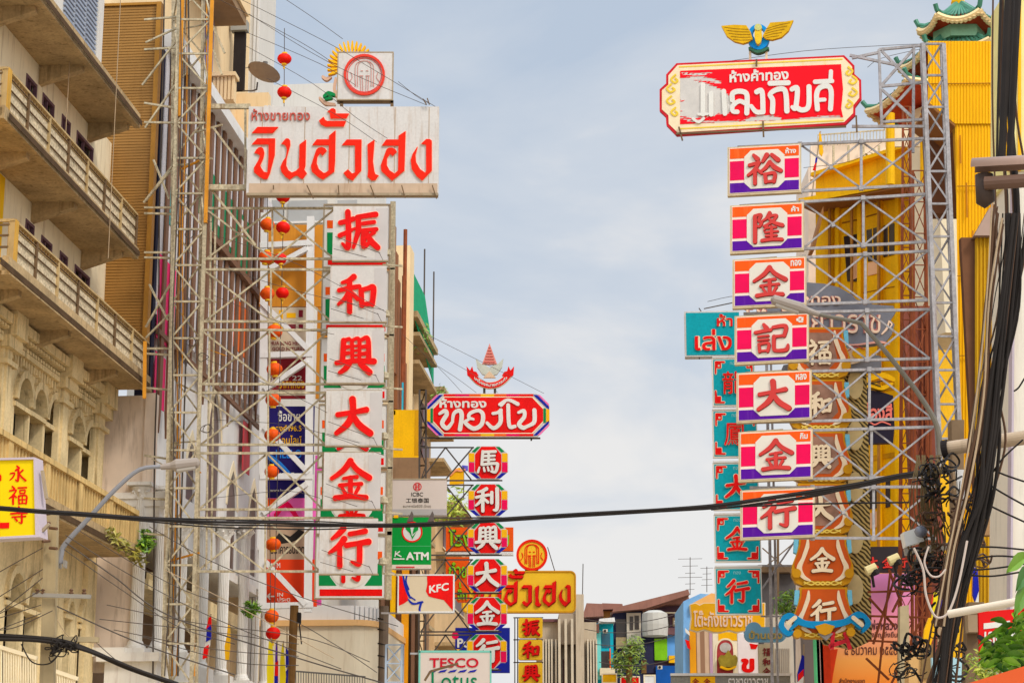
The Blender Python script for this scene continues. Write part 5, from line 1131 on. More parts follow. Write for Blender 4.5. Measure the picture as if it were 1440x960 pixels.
MB().tube([P(884, 1000, 144), P(885, 930, 144), P(888, 905, 144)], [.25, .2, .08], 7).tube([P(885, 940, 144), P(876, 915, 144)], [.15, .05], 6).build('trunk', M['brown'], o)
mb = MB()
for x, y, r in ((878, 925, .9), (890, 915, 1.0), (894, 905, .7), (884, 938, 1.1), (872, 932, .7), (890, 928, 1.0)): mb.leaves(P(x, y, 144), r, 120, .2)
mb.build('crown', leaf_mat('olive_leaf', (60, 90, 24), (150, 168, 50)), o)
def aerial(x, y0, y1, sp, D, label):
    o = thing('tv_aerial', label, 'aerial', P(x, y1, D)); mb = MB().bar(P(x, y1, D), P(x, y0, D), .05)
    for y, h in sp: mb.bar(P(x - h, y + .6, D), P(x + h, y, D), .028)
    mb.build('rods', M['wire'], o)
aerial(970.5, 783, 836, ((785, 17), (795, 11), (805, 7), (811, 17), (820, 7), (828, 6)), 150, 'tall television aerial with many crossbars against the sky')
aerial(994, 796, 832, ((798, 9), (806, 6), (814, 7), (822, 8)), 152, 'smaller television aerial beside the lowest teal sign')

# ---------------------------------------------------------------- signs at the foot of the right side
hb = Sign('hoarding_building', 'blue and apricot gabled shop front rising behind the ornate yellow sign', 'building', 985, 985, 112, 0)
hb.shape('wall', mat('pale_blue_front', (124, 176, 224), .7, .15), [[(961, 1000), (961, 845), (985, 834), (1010, 836), (1010, 1000)]], 0, 6); hb.shape('gable', mat('apricot_gable', (240, 178, 104), .7, .1), [[(970, 850), (1000, 834), (1012, 836), (1012, 862), (970, 862)]], -.2, 0)
hb.box('amber_pillar', mat('ochre_pillar', (0, 0, 0)), (970, 885, 979, 1000), -.3, .2); hb.box('shutter', band_mat('tan_shutter', (206, 172, 140), (150, 112, 84), 'X', .5), (980, 887, 998, 1000), -.2, .2); hb.box('mauve_pillar', mat('mauve_pillar', (190, 150, 170), .7), (998, 887, 1003, 1000), -.25, .2)
hb.shape('flag_cloth', M['red'], [[(962, 900), (968, 902), (970, 914), (966, 912)]], -.6, -.5); hb.shape('white_cloth', M['offwhite'], [[(962, 884), (968, 889), (969, 895), (963, 890)]], -.6, -.5)
s = Sign('ornate_sign', 'ornate golden sign with scalloped cream outline and pale Thai letters', 'sign', 1020, 890, 98, 0)
og = [(971, 850), (978, 848), (984, 851), (990, 848), (1075, 848), (1075, 886), (1046, 886), (1036, 888), (1026, 885), (1014, 888), (1004, 888), (990, 884), (980, 887), (971, 884), (973, 868)]
c = s.shape('panel_edge', M['cream'], polys_loops([og], .6, 1.3), 0, .3); s.shape('panel', mat('gold_sign_face', (236, 172, 20), .5, .1), [og], -.03, 0, c)
s.text('lettering', mat('blush_letter', (244, 208, 176), .5), 'โต๊ะกังเยาวราช', (975, 858, 1058, 881), -.08, -.03, c, .02)
s = Sign('poster_board', 'board with arched picture and a golden crown ornament below the golden sign', 'sign board', 1022, 985, 104, 0)
c = s.box('panel', mat('ivory_board', (236, 220, 190), .6, .1), (1003, 888, 1040, 948), 0, .3); s.box('amber_top', M['amber'], (1010, 888, 1037, 900), -.02, 0, c); s.shape('arch_picture', mat('dusky_red_picture', (176, 60, 60), .6, .4, 2), [[(1007, 946), (1007, 912), (1012, 901), (1020, 898), (1028, 901), (1032, 912), (1032, 946)]], -.03, 0, c); s.shape('arch_line', M['cream'], stroke_loops(parse('1007,946 1007,912 1012,901 1020,898 1028,901 1032,912 1032,946:1.2'), .5), -.05, 0, c)
s.shape('portrait_field', mat('grey_picture', (190, 180, 170), .6, .2, 3), [circ(1020, 910, 8, ry=7)], -.045, 0, c)
s.shape('crown_ornament', mat('bronze_gold', (150, 130, 44), .4, .3, 4), [[(1012, 938), (1009, 926), (1013, 921), (1018, 922), (1023, 914), (1028, 922), (1033, 921), (1037, 926), (1034, 938)]], -.4, -.1, c); s.shape('crown_band', M['amber'], stroke_loops(parse('1013,938 1023,941 1033,938:1.4'), .5), -.45, -.1, c)
s = Sign('white_red_sign', 'white sign with large red Thai letter and red corner', 'sign', 1056, 985, 100, 0)
c = s.box('panel', mat('pinkish_white', (240, 226, 224), .5, .05), (1038, 890, 1067, 948), 0, .3); s.text('lettering', M['red'], 'ข', (1042, 925, 1061, 945), -.03, 0, c, .05); s.shape('red_corner', M['red'], [[(1054, 904), (1066, 906), (1063, 912), (1056, 912)]], -.02, 0, c)
s = Sign('blue_oval_sign', 'faded blue rounded sign with worn amber script and a round top', 'sign', 1077, 903, 92, 0)
c = s.shape('panel', mat('faded_blue_face', (112, 160, 186), .6, .15, 1.5), polys_loops([rnd(1047, 881, 1106, 902, 10), circ(1060, 884, 11, ry=10)], .6), 0, .3); s.text('lettering', mat('worn_amber_letter', (176, 152, 84), .6, .2, 3), 'บ้านเฮง', (1053, 886, 1100, 898), -.06, 0, c, .03)
s = Sign('brown_character_sign', 'narrow brown sign with dark red stacked characters under the blue sign', 'sign', 1076, 985, 96, 0)
c = s.box('panel', mat('khaki_face', (166, 150, 118), .6, .15), (1067, 905, 1089, 948), 0, .3)
for i, ch in enumerate('福和金'): s.char('character', mat('dark_red_letter', (112, 30, 30), .5), ch, 1078, 916 + i * 14, 11, -.04, 0, c)
s = Sign('roller_shutter_wall', 'pale grey ribbed shutter wall right of the brown character sign', 'wall', 1105, 985, 99, 0)
s.box('panel', mat('shutter_grey', (196, 184, 166), .6, .08), (1086, 862, 1118, 1000), .4, 3)
s.bars('rib', mat('shutter_rib', (170, 156, 138), .6), [((1090 + i * 3, 910), (1090 + i * 3, 985)) for i in range(8)], .06, .38)
s = Sign('mesh_awning_sign', 'long grey mesh banner across the bottom with pale lettering and an amber patch', 'sign', 1025, 985, 84, 0)
c = s.box('panel', mat('grey_mesh', (138, 134, 122), .7, .1, 3, fine=.2), (944, 949, 1112, 990), 0, .2); s.box('top_rail', M['greywhite'], (943, 946, 1113, 949.5), -.06, .2, c); s.box('amber_patch', M['amber'], (971, 950.5, 1006, 990), -.02, 0, c); s.text('lettering', M['offwhite'], 'ราชายาวราช', (1024, 953, 1080, 968), -.03, 0, c, .01)
for i in range(2): s.char('character', mat('maroon_edge', (0, 0, 0)), '金', 978 + i * 16, 958, 9, -.04, 0, c)
dk = thing('dark_shop_building', 'dark grey shop building behind the lowest teal sign', 'building', P(1092, 985, 110)); 
a = P(1072, 985, 110); b = P(1122, 806, 110); MB().box((a.x, 110, 2), (b.x, 118, b.z)).build('wall', mat('slate_wall', (92, 86, 84), .8, .25, .7), dk)
MB().box((a.x - .3, 109.4, b.z), (b.x, 118, b.z + .3)).bar(P(1094, 755, 109), P(1094, 900, 109), .12).bar(P(1072, 800, 109), P(1120, 760, 109), .06).bar(P(1072, 770, 109), P(1120, 812, 109), .06).build('roof_frame', M['darkrail'], dk)
solo(MB().leaves(P(1107, 846, 88), .55, 110, .15).leaves(P(1103, 858, 88), .5, 90, .15).leaves(P(1112, 836, 88), .3, 50, .12), 'potted_bush', M['leaf'], 'green bush left of the lowest gourd shaped sign', 'plant')

# ---------------------------------------------------------------- red worn header sign on the right
Y_R = 9.4
s = Sign('shop_header_sign', 'peeling red header sign with worn white Thai letters and yellow scroll ends', 'sign', 1072, 185, 57.5, Y_R)
k = 1 / 4.8
def rz(p): return [(920 + x * k, 70 + y * k) for x, y in p]
ol = rz([(150, 92), (1282, 38), (1352, 108), (1352, 165), (1397, 205), (1400, 330), (1358, 385), (1358, 440), (1290, 505), (150, 578), (82, 508), (78, 452), (36, 412), (36, 268), (80, 228), (80, 168)])
il = rz([(158, 106), (1274, 52), (1336, 116), (1336, 172), (1382, 212), (1384, 326), (1344, 376), (1342, 430), (1282, 490), (158, 560), (98, 502), (96, 444), (52, 404), (52, 276), (96, 238), (96, 176)])
c = s.shape('cabinet', mat('crimson_edge', (206, 30, 40), .5, .2, 3), [ol], 0, .16)
s.shape('cream_border', mat('aged_cream_border', (240, 216, 176), .6, .12, 2.5, .35, (246, 190, 60)), [il], -.012, 0, c)
rf = rz([(175, 145), (1262, 100), (1262, 125), (1275, 270), (1262, 400), (1275, 458), (175, 505)])
random.seed(3)
def worn(X, Y, D):
    # paint lost along the left half and the lower edge: the pale sheet shows through
    b = np.full(X.shape, 1e9)
    for p, wd in parse('960,122 985,128 1012,138:9,13,12|958,150 990,148 1020,150:7,13,11|960,132 1000,134 1022,142:10,11,8|955,160 975,160 1005,158:3,7,5|955,113 985,111 1012,116:2,3.5,2|960,104 980,105 1000,103:1,1.6,1|1050,170 1075,166 1096,168:3,4,3|958,166 980,171 1048,172:1,1.5,2|1100,172 1150,166 1180,166:2,2,3|980,175 1040,175 1090,176:2,2.4,3'):
        p, wd = cat_rom(p, wd)
        for i in range(len(p) - 1): b = np.minimum(b, seg_d(X, Y, p[i], p[i + 1], wd[i], wd[i + 1]))
    n_ = 1.1 * np.sin(Y * 2.3 + 1.2 * np.sin(X * .21)) + .8 * np.sin(Y * 4.1 + X * .13) + .5 * np.sin(X * .9 + Y)
    return np.maximum(D, -(b + n_))
s.shape('bare_sheet', mat('bare_grey_sheet', (206, 198, 188), .6, .1, 3), [rf], -.016, -.01, c)
s.shape('red_field', mat('bright_red_field', (248, 8, 28), .5, .06), polys_loops([rf], .55, 0, worn), -.024, -.01, c)
def rs(t): return [([(920 + x * k, 70 + y * k) for x, y in p], [w_ * k for w_ in wd]) for p, wd in parse(t)]
big = rs('528,345 530,300 575,285 622,300 628,360 625,432:17|622,370 575,352 530,385 532,420 562,424:15|692,290 728,288 735,425:17|735,425 690,425 655,385:16,16,13|798,425 800,345 782,305 835,272 885,285 896,418:17,17,15,17,17,18|930,272 966,268 955,395 932,392:16,17,17,12|955,392 1000,412 1042,385 1045,255:17|1102,405 1096,310 1118,262 1172,250 1195,290 1190,405:17|1102,345 1150,342:13')
top = rs('782,232 905,228:17|1086,222 1200,216:15|1190,215 1193,152:14|330,240 330,440:16|300,440 360,438:9|385,300 385,440:16|470,285 478,435:16|262,470 300,492 335,468:9')
s.shape('lettering', M['offwhite'], stroke_loops(big + top, .5, 0, True), -.06, -.024, c)
tilt = lambda L_, q=.054: [[(x, y - (x - 1068) * q) for x, y in l_] for l_ in L_]
s.shape('small_lettering', M['offwhite'], tilt(fit(font_loops('ห้างค้าทอง', .03), (1026, 98, 1109, 115))), -.05, -.024, c)
for q in (0, 1):
    f = (lambda p: p) if q == 0 else (lambda p: [(2 * 1071.5 - x + 0, y - (2 * (1071.5 - x)) * .045) for x, y in p])
    sc = []
    for yy in (112, 125, 142, 158):
        sc.append(([(x, y) for x, y in f([(944 + (0 if yy in (125, 142) else 6), yy - 6), (938 + (0 if yy in (125, 142) else 6), yy), (943 + (0 if yy in (125, 142) else 6), yy + 5), (949 + (0 if yy in (125, 142) else 4), yy + 2), (946 + (0 if yy in (125, 142) else 4), yy - 1)])], [1.3] * 5))
    s.shape('scroll', mat('scroll_yellow', (232, 196, 60), .5, .1), stroke_loops(sc, .4), -.035, -.01, c)
s.shape('amber_line', mat('scroll_yellow', (0, 0, 0)), stroke_loops([(rz([(170, 118), (1268, 66)]), [.9, .9]), (rz([(170, 535), (1276, 478)]), [.9, .9])], .4), -.02, -.01, c)
s.bars('clamp', M['darkrail'], [((955, 180), (960, 199)), ((1073, 172), (1074, 194)), ((1064, 85), (1064, 95)), ((1204, 164), (1205, 187)), ((951, 189.5), (1190, 179.5))], .05, -.08)
t = Sign('winged_emblem', 'golden wings on a blue ring standing on the red header sign', 'emblem', 1064, 78, 57.7, Y_R)
kk = 1 / 13.09
wz = lambda p: [(1010 + x * kk, 20 + y * kk) for x, y in p]
gw_ = mat('golden_wing', (222, 170, 10), .45, .2, 5, .3, (150, 104, 10))
t.shape('ring', mat('azure_ring', (10, 140, 214), .45, .1), [circ(1066.5, 52, 15.5, ry=18), circ(1066.5, 47, 8, ry=9)], 0, .2)
t.shape('ring_base', mat('green_red_base', (60, 110, 80), .5, .3, 6), stroke_loops(parse('1054,68 1066,73 1080,68:1.6,2,1.6'), .4), -.02, .2)
t.shape('wing', gw_, [wz([(60, 235), (300, 215), (520, 225), (600, 350), (640, 480), (560, 530), (460, 560), (300, 520), (160, 420)])], -.08, .06)
t.shape('wing', gw_, [wz([(1385, 130), (1250, 155), (960, 175), (880, 300), (820, 420), (880, 480), (1000, 490), (1170, 440), (1300, 320)])], -.08, .06)
for q in range(5):
    t.shape('feather_line', mat('feather_shadow_line', (150, 108, 14), .5), stroke_loops([(wz([(120 + q * 40, 262 + q * 55), (340 + q * 20, 290 + q * 52), (560 + q * 14, 300 + q * 48)]), [.28] * 3), (wz([(1320 - q * 50, 180 + q * 60), (1120 - q * 40, 220 + q * 55), (890 - q * 10, 290 + q * 45)]), [.28] * 3)], .25), -.09, -.08)
t.shape('body', mat('gold_body', (236, 190, 40), .4, .2, 6), [circ(1066.5, 52, 5.2, ry=13)], -.16, .05); t.shape('head', mat('jade_gold_head', (206, 200, 120), .5, .3, 8), [circ(1066.5, 41.5, 5.2, ry=4.5)], -.18, .05)
t.bars('post', M['cream'], [((1054.5, 70), (1054.5, 86)), ((1077.5, 70), (1077.5, 85))], .07, .15)

# ---------------------------------------------------------------- right sign tower with arms
twr2 = thing('sign_tower', 'galvanised steel lattice tower with horizontal arms carrying the orange and purple signs', 'sign tower', P(1330, 660, 56.6))
lg = [(P(1323, 665, 56.6), P(1298, 62, 56.6)), (P(1352, 665, 56.4), P(1327, 62, 56.4)), (P(1349, 665, 57.4), P(1324, 62, 57.4)), (P(1320, 665, 57.6), P(1296, 62, 57.6))]
mb = MB(); lattice(mb, lg, 13, .11, .06); mb.build('mast', M['steelw'], twr2)
def ybar(mb, x0, y0, x1, y1, r, off=0.0):
    D = lambda x: 57.5 - math.tan(math.radians(Y_R)) * (x - 1085) * .0203 + .25 + off
    mb.bar(P(x0, y0, D(x0)), P(x1, y1, D(x1)), r)
for (a0, a1), (b0, b1) in (((203, 195), (269, 260)), ((284, 273), (350, 340)), ((362, 353), (428, 422)), ((439, 435), (508, 504)), ((522, 517), (592, 588)), ((605, 600), (673, 670)), ((685, 684), (756, 757))):
    mb = MB(); ya = lambda x: a0 + (a1 - a0) * (x - 1130) / 172; yb = lambda x: b0 + (b1 - b0) * (x - 1130) / 172
    sh = (a0 - 284) * .036
    xs = [1128 + sh, 1214 + sh, 1302 + sh]
    ybar(mb, 1040 + sh, ya(1040), xs[2], a1, .075); ybar(mb, 1040 + sh, yb(1040), xs[2], b1, .075)
    for i in (0, 1):
        ybar(mb, xs[i], yb(xs[i]), xs[i + 1], ya(xs[i + 1]), .05); ybar(mb, xs[i], ya(xs[i]), xs[i + 1], yb(xs[i + 1]), .05, .12); ybar(mb, xs[i], ya(xs[i]), xs[i], yb(xs[i]), .05)
    ybar(mb, xs[1], ya(xs[1]), xs[1], yb(xs[1]), .07)
    for x in xs[:2]:
        for f_ in (ya, yb): ybar(mb, x - 3, f_(x - 3), x + 3, f_(x + 3), .13, -.03)
    ybar(mb, (xs[0] + xs[1]) / 2, (ya(xs[0]) + yb(xs[0])) / 2 - 2, (xs[0] + xs[1]) / 2 + 1, (ya(xs[0]) + yb(xs[0])) / 2 + 2, .1, -.03)
    mb.build('arm', M['steelw'], twr2)
mb = MB()
for a in (((1198, 82), (1236, 74)), ((1236, 70), (1298, 64)), ((1236, 70), (1240, 178)), ((1285, 66), (1284, 215)), ((1236, 122), (1300, 116)), ((1238, 172), (1300, 168)), ((1240, 72), (1284, 118)), ((1238, 122), (1284, 70)), ((1240, 126), (1284, 166)), ((1240, 168), (1284, 120)), ((1195, 78), (1262, 92)), ((1198, 178), (1300, 178))): ybar(mb, *a[0], *a[1], .075)
mb.build('head_frame', M['steelw'], twr2)
rt = thing('rusty_tower', 'rusty red-brown lattice tower in front of the yellow building', 'mast', P(1285, 800, 66))
mb = MB(); lattice(mb, [(P(1263, 985, 66), P(1270, 150, 66)), (P(1284, 985, 66), P(1280, 150, 66)), (P(1283, 985, 67), P(1279, 150, 67)), (P(1266, 985, 67), P(1270, 150, 67))], 24, .07, .032)
lattice(mb, [(P(1289, 985, 65), P(1284, 240, 65)), (P(1308, 985, 65), P(1302, 240, 65)), (P(1306, 985, 66), P(1300, 240, 66))], 16, .07, .032)
for q in (((1255, 860), (1275, 820)), ((1228, 905), (1262, 800)), ((1222, 840), (1258, 880)), ((1220, 832), (1290, 830)), ((1220, 900), (1310, 905)), ((1200, 865), (1310, 868)), ((1218, 925), (1250, 955)), ((1290, 990), (1258, 905)), ((1240, 990), (1300, 860)), ((1250, 800), (1268, 850)), ((1252, 802), (1232, 985))): mb.bar(P(*q[0], 64), P(*q[1], 64.2), .06)
mb.build('lattice', M['rust'], rt)
rc = thing('rusted_lift_shaft', 'dull red-brown panelled shaft between the rusty tower and the galvanised tower', 'shaft', P(1300, 985, 70))
a = P(1296, 985, 70); b = P(1310, 430, 70); MB().box((a.x, 70, 1), (b.x, 70.6, b.z)).build('panel', mat('red_brown_sheet', (140, 76, 58), .7, .25, 1.0, .4, (80, 46, 38)), rc)
mb = MB()
for x in (1297, 1303, 1309): mb.bar(P(x, 985, 69.9), P(x, 432, 69.9), .06)
mb.build('rib', M['rust'], rc)

# ---- seven orange, magenta and purple signs
pu = [('裕', 1024.5, 205.5, 1125.5, 271.5, 'ห้าง'), ('隆', 1028, 287.5, 1129.5, 353, 'ค้า'), ('金', 1031.5, 363.5, 1133, 430, 'ทอง'), ('記', 1034.5, 443, 1136.5, 509, 'ยู้'), ('大', 1037, 523, 1140.5, 591, 'หลง'), ('金', 1040, 606, 1142, 674, 'กิม'), ('行', 1042.5, 688, 1145, 755.5, 'กี่')]
pp = ['topmost of its stack', 'second from the top', 'third, behind the lamp arm tip', 'fourth, beside the teal header', 'fifth, two above the lowest', 'sixth, just above the lowest', 'lowest, crossed by black cables']
chm = mat('raised_dull_red', (206, 62, 56), .5, .12, 2); chs = mat('raised_red_shade', (150, 50, 44), .5)
for (ch, x0, y0, x1, y1, tx), ps in zip(pu, pp):
    s = Sign('striped_sign', f'orange, magenta and purple sign with red character {ch}, {ps}', 'sign', (x0 + x1) / 2, y1, 57.5, Y_R, 'orange magenta and purple signs')
    sl_ = .052 * (1.05 - (y0 - 205) / 2200)
    h_ = y1 - y0; cx = (x0 + x1) / 2
    T = lambda p: [(cx + (x - 50) * (x1 - x0) / 100, y0 + y / 100 * h_ - (x - 50) * (x1 - x0) / 100 * sl_) for x, y in p]
    cab = s.shape('cabinet', mat('beige_cabinet', (206, 184, 146), .6, .15, 2, .3, (140, 110, 70)), [T([(-1.5, -1.5), (101, -1.5), (101, 102), (-1.5, 102)])], 0, .2)
    s.shape('cream_face', mat('cream_face_print', (240, 216, 196), .5), [T([(1, 1), (99, 1), (99, 98), (1, 98)])], -.012, 0, cab)
    s.shape('orange_band', M['orange'], [T([(2, 2.5), (98, 2.5), (98, 24), (2, 24)])], -.02, 0, cab)
    s.shape('magenta_block', M['magenta'], [T([(2, 29.5), (98, 29.5), (98, 70), (2, 70)])], -.02, 0, cab)
    s.shape('purple_band', M['purple'], [T([(2, 76), (98, 76), (98, 96.5), (2, 96.5)])], -.02, 0, cab)
    s.shape('medallion', mat('ivory_medallion', (222, 212, 194), .5, .05), [T(octa(22, 8.5, 78, 90, 9, 13))], -.03, 0, cab)
    cl = char_loops(ch); q = .47 if ch != '隆' else .44; qy = .64
    mk = lambda gx, gy, L_: [T([(50 + (x - 50) * q + gx, 50 + (y - 50) * qy + gy) for x, y in l_]) for l_ in L_]
    s.shape('character_shade', chs, mk(.4, 1.0, cl), -.045, -.03, cab); s.shape('character', chm, mk(0, 0, char_loops(ch, -.5)), -.08, -.045, cab)  # darker offset copy paints the shadow of the raised character
    w2 = 3.2 * len([g for g in tx if g not in '้ิ่']) + 1
    s.shape('small_lettering', M['offwhite'], [T(l_) for l_ in fit(font_loops(tx, .03), (93 - w2 * 1.3, 6.5, 94, 19))], -.03, 0, cab)
    s.bars('conduit', M['cabedge'], [(T([(4, -2)])[0], T([(60, -4.5)])[0])], .03, .1)

# ---------------------------------------------------------------- teal stack
s = Sign('shop_header_sign', 'teal header sign with red Thai letters, partly behind the fourth striped sign', 'sign', 1000, 500, 66, 3)
c = s.box('cabinet', M['cab'], (963, 437.5, 1040, 501), 0, .4); s.box('face', M['teal'], (965, 439.5, 1040, 499), -.012, 0, c)
for tx, r in (('ห้า', (1008, 442, 1030, 459)), ('เล่ง', (977, 463, 1029, 493))):
    s.text('lettering_edge', M['cream'], tx, r, -.03, 0, c, .05); s.text('lettering', M['red'], tx, r, -.06, 0, c, .012)
s.bars('spike', M['wire'], [((983, 432), (987, 438)), ((983, 500), (984, 504)), ((990, 433), (1033, 424))], .03, .1)
tp = ['topmost, below the teal header', 'second square one from the top', 'middle one of the teal stack', 'fourth, above the lowest', 'lowest, above the golden sign']
fret = '5,5 26,5:2|5,5 5,30:2|9,9 9,17 17,17 17,9 9,9:1.6'
for i, (ch, x0, y0, x1, y1, ox) in enumerate((('龍', 1001.5, 504, 1062, 571, 30), ('鳳', 1002, 577, 1065, 643, 32), ('大', 1003, 651, 1067, 717, 33), ('金', 1004.5, 724, 1070, 790, 32), ('行', 1005.5, 798, 1071.5, 864, 31))):
    s = Sign('teal_sign', f'square teal sign with red character {ch} and red corner frets, {tp[i]}', 'sign', (x0 + x1) / 2, y1, 66, 3, 'square teal character signs')
    c = s.box('cabinet', mat('pale_cabinet', (226, 216, 200), .5, .06), (x0, y0 - 1, x1, y1), 0, .15); s.box('face', M['teal'], (x0 + 2, y0 + 1.5, x1 - 1.5, y1 - 2), -.012, 0, c)
    s.box('top_cap', M['white'], (x0, y0 - 3.5, x1, y0 - 1), -.03, .15, c)
    wq, hq = x1 - x0 - 4, y1 - y0 - 4
    for a in (0, 1):
        for b in (0, 1):
            f = lambda p: [((x0 + 2 + x / 100 * wq) if a == 0 else (x1 - 2 - x / 100 * wq), (y0 + 2 + y / 100 * hq) if b == 0 else (y1 - 2 - y / 100 * hq)) for x, y in p]
            L_ = stroke_loops(parse(fret), 1.0, 0, False); 
            s.shape('corner_edge', M['cream'], [f(l_) for l_ in stroke_loops(parse(fret), 1.0, 1.3, False)], -.02, 0, c); s.shape('corner_fret', M['red'], [f(l_) for l_ in L_], -.03, 0, c)
    cx = x0 + ox * 1.0; cy = (y0 + y1) / 2 + 1
    s.char('character_edge', M['cream'], ch, cx, cy, 33, -.04, -.012, c, 2.6 if ch in CH else 1.6); s.char('character', M['red'], ch, cx, cy, 33, -.09, -.04, c, -.6 if ch in CH else -.6)
    s.text('small_lettering', mat('pale_teal_print', (150, 200, 196), .5), 'ทอง', (cx - 5, y0 + 5, cx + 5, y0 + 9), -.02, 0, c, .0)
tm = thing('sign_mast', 'thin pole and braces carrying the teal stack', 'mast', P(1082, 900, 66.6))
MB().bar(P(1078, 505, 66.6), P(1086, 960, 66.6), .09).bar(P(1084, 505, 67.2), P(1094, 960, 67.2), .07).bar(P(1060, 575, 66.5), P(1100, 575, 66.5), .05).bar(P(1060, 645, 66.5), P(1100, 645, 66.5), .05).bar(P(1062, 720, 66.5), P(1120, 720, 66.5), .05).bar(P(1066, 795, 66.5), P(1120, 795, 66.5), .06).bar(P(1070, 830, 66.5), P(1118, 760, 66.8), .05).bar(P(1070, 866, 66.5), P(1110, 866, 66.8), .05).build('pole', M['steelw'], tm)

# ---------------------------------------------------------------- gourd shaped orange stack
GO = mat('burnt_orange_face', (206, 88, 26), .5, .1, 1.5, .15, (150, 70, 40)); GC = mat('cream_scroll', (240, 216, 180), .5, .08); GG = mat('ochre_scroll', (206, 146, 20), .5, .12)
gt = thing('gilded_sign_column', 'tall gilded trunk of contour-lined panels with cream discs behind the gourd signs', 'sign', P(1215, 905, 65), 0)
def gtp(pts, y): return [P(x, yy, y) for x, yy in pts]
MB().prism(gtp([(1170, 515), (1218, 515), (1222, 640), (1226, 900), (1200, 912), (1160, 905), (1150, 890)], 65), (0, .3, 0)).build('trunk', band_mat('contour_gold', (200, 172, 104), (74, 60, 34), 'DIAGONAL', .085, .5, .5, 3.5), gt)
for y in (540, 612, 684, 757, 828):
    MB().prism([P(1203 + 11 * math.cos(a * .3927), y + 21 * math.sin(a * .3927), 64.9) for a in range(16)], (0, .14, 0)).build('disc', mat('cream_disc', (226, 200, 140), .5, .15, 2), gt)
gp = ['lowest, above the blue scrolled base', 'second from the bottom', 'third from the bottom', 'fourth from the bottom', 'fifth from the bottom, left of the yellow hall', 'highest visible, below the grey Thai sign']
for i, ch in enumerate(('行', '金', '大', '興', '和', '福')):
    yb = 897 - 73 * i; cx = 1158 - 1.2 * i * .9
    s = Sign('gourd_sign', f'gourd shaped orange sign with cream character {ch}, {gp[i]}', 'sign', cx, yb, 64 + .02 * i, 4, 'gourd shaped orange signs')
    Q = lambda p: [(cx + x, yb + y) for x, y in p]
    c = s.shape('backing', GG, [Q([(-34, -72), (34, -72), (33, -60), (37, -45), (43, -30), (44, -16), (38, -5), (26, 0), (-26, 0), (-38, -5), (-44, -16), (-43, -30), (-37, -45), (-33, -60)])], 0, .4)
    s.shape('orange_face', GO, [Q([(-30, -69), (30, -69), (31, -58), (40, -32), (38, -22), (26, -14), (20, -8), (-20, -8), (-26, -14), (-38, -22), (-40, -32), (-31, -58)])], -.02, 0, c)
    for q in (-1, 1):
        s.shape('cream_scroll', GC, stroke_loops([(Q([(q * 21, -66), (q * 22, -55), (q * 28, -38), (q * 33, -26), (q * 28, -14), (q * 18, -8)]), [1.2, 3, 2.6, 3.8, 3, 1.2])], .7), -.06, -.02, c)
        s.shape('ochre_knob', GG, [circ(cx + q * 37, yb - 18, 6.5)], -.09, 0, c); s.shape('blue_tab', mat('pale_blue_tab', (120, 196, 220), .5), [Q([(q * 33, -68), (q * 40, -68), (q * 41, -48), (q * 36, -46)])], .02, .3, c)
    s.shape('chain', mat('pale_gold_chain', (240, 206, 90), .5), stroke_loops([(Q([(-26, -6), (-16, -2), (-7, -6), (0, -2), (7, -6), (16, -2), (26, -6)]), [1] * 7), (Q([(-26, -3), (-16, -7), (-7, -2), (0, -6), (7, -2), (16, -7), (26, -3)]), [.8] * 7)], .5), -.05, -.01, c)
    if i > 1: s.shape('grey_field', mat('weathered_grey_field', (158, 118, 98), .6, .35, 2.0), [Q([(-17, -64), (17, -64), (22, -40), (25, -26), (12, -12), (-12, -12), (-25, -26), (-22, -40)])], -.03, -.02, c)
    s.char('character_edge', mat('brown_edge', (110, 64, 40), .5), ch, cx - 1, yb - 36, 34, -.05, -.02, c, 2.6); s.char('character', GC, ch, cx - 1, yb - 36, 34, -.10, -.05, c, .5)
s = Sign('scrolled_base', 'blue scrolled base with cream bands and ochre balls under the gourd signs', 'sign base', 1160, 905, 63.8, 4)
BL = mat('cerulean_scroll', (16, 140, 196), .5, .1); GCs = GC
s.shape('scroll', BL, stroke_loops(parse('1102,868 1112,866 1132,876 1160,878 1188,874 1206,864 1216,866:3,5,4.5,5.5,4.5,5,3|1216,866 1221,876 1214,886:3,4,2.5|1102,868 1099,880 1108,890 1116,888:3,4,3.5,2|1120,876 1112,884:3,2|1198,872 1210,882:3,2'), .7), 0, .45)
s.shape('cream_band', GC, stroke_loops(parse('1118,868 1108,876:3'), .6), -.04, 0); s.shape('cream_band', GC, stroke_loops(parse('1200,868 1212,878:3'), .6), -.04, 0); s.shape('ochre_ball', GG, [circ(1121, 891, 6)], -.2, .3); s.shape('ochre_ball', GG, [circ(1196, 889, 6)], -.2, .3)
s.shape('amber_leaf', GG, [[(1146, 880), (1160, 876), (1174, 880), (1168, 890), (1160, 893), (1152, 890)]], -.06, 0); s.shape('grey_pendant', mat('grey_pendant', (140, 134, 130), .5), [[(1150, 890), (1172, 890), (1162, 900)]], -.03, .2)
s.bars('red_brace', mat('brace_red', (206, 40, 52), .5), [((1172, 888), (1170, 912)), ((1188, 888), (1196, 912)), ((1166, 908), (1190, 900))], .12, .1)
s = Sign('gourd_finial', 'painted flower finial with blue and amber petals on the gourd stack', 'sign ornament', 1180, 522, 64.6, 4)
s.shape('backing', mat('grey_finial', (130, 130, 134), .6, .2), [[(1098, 521), (1102, 512), (1130, 508), (1150, 488), (1200, 486), (1222, 495), (1240, 500), (1240, 521)]], .1, .4)
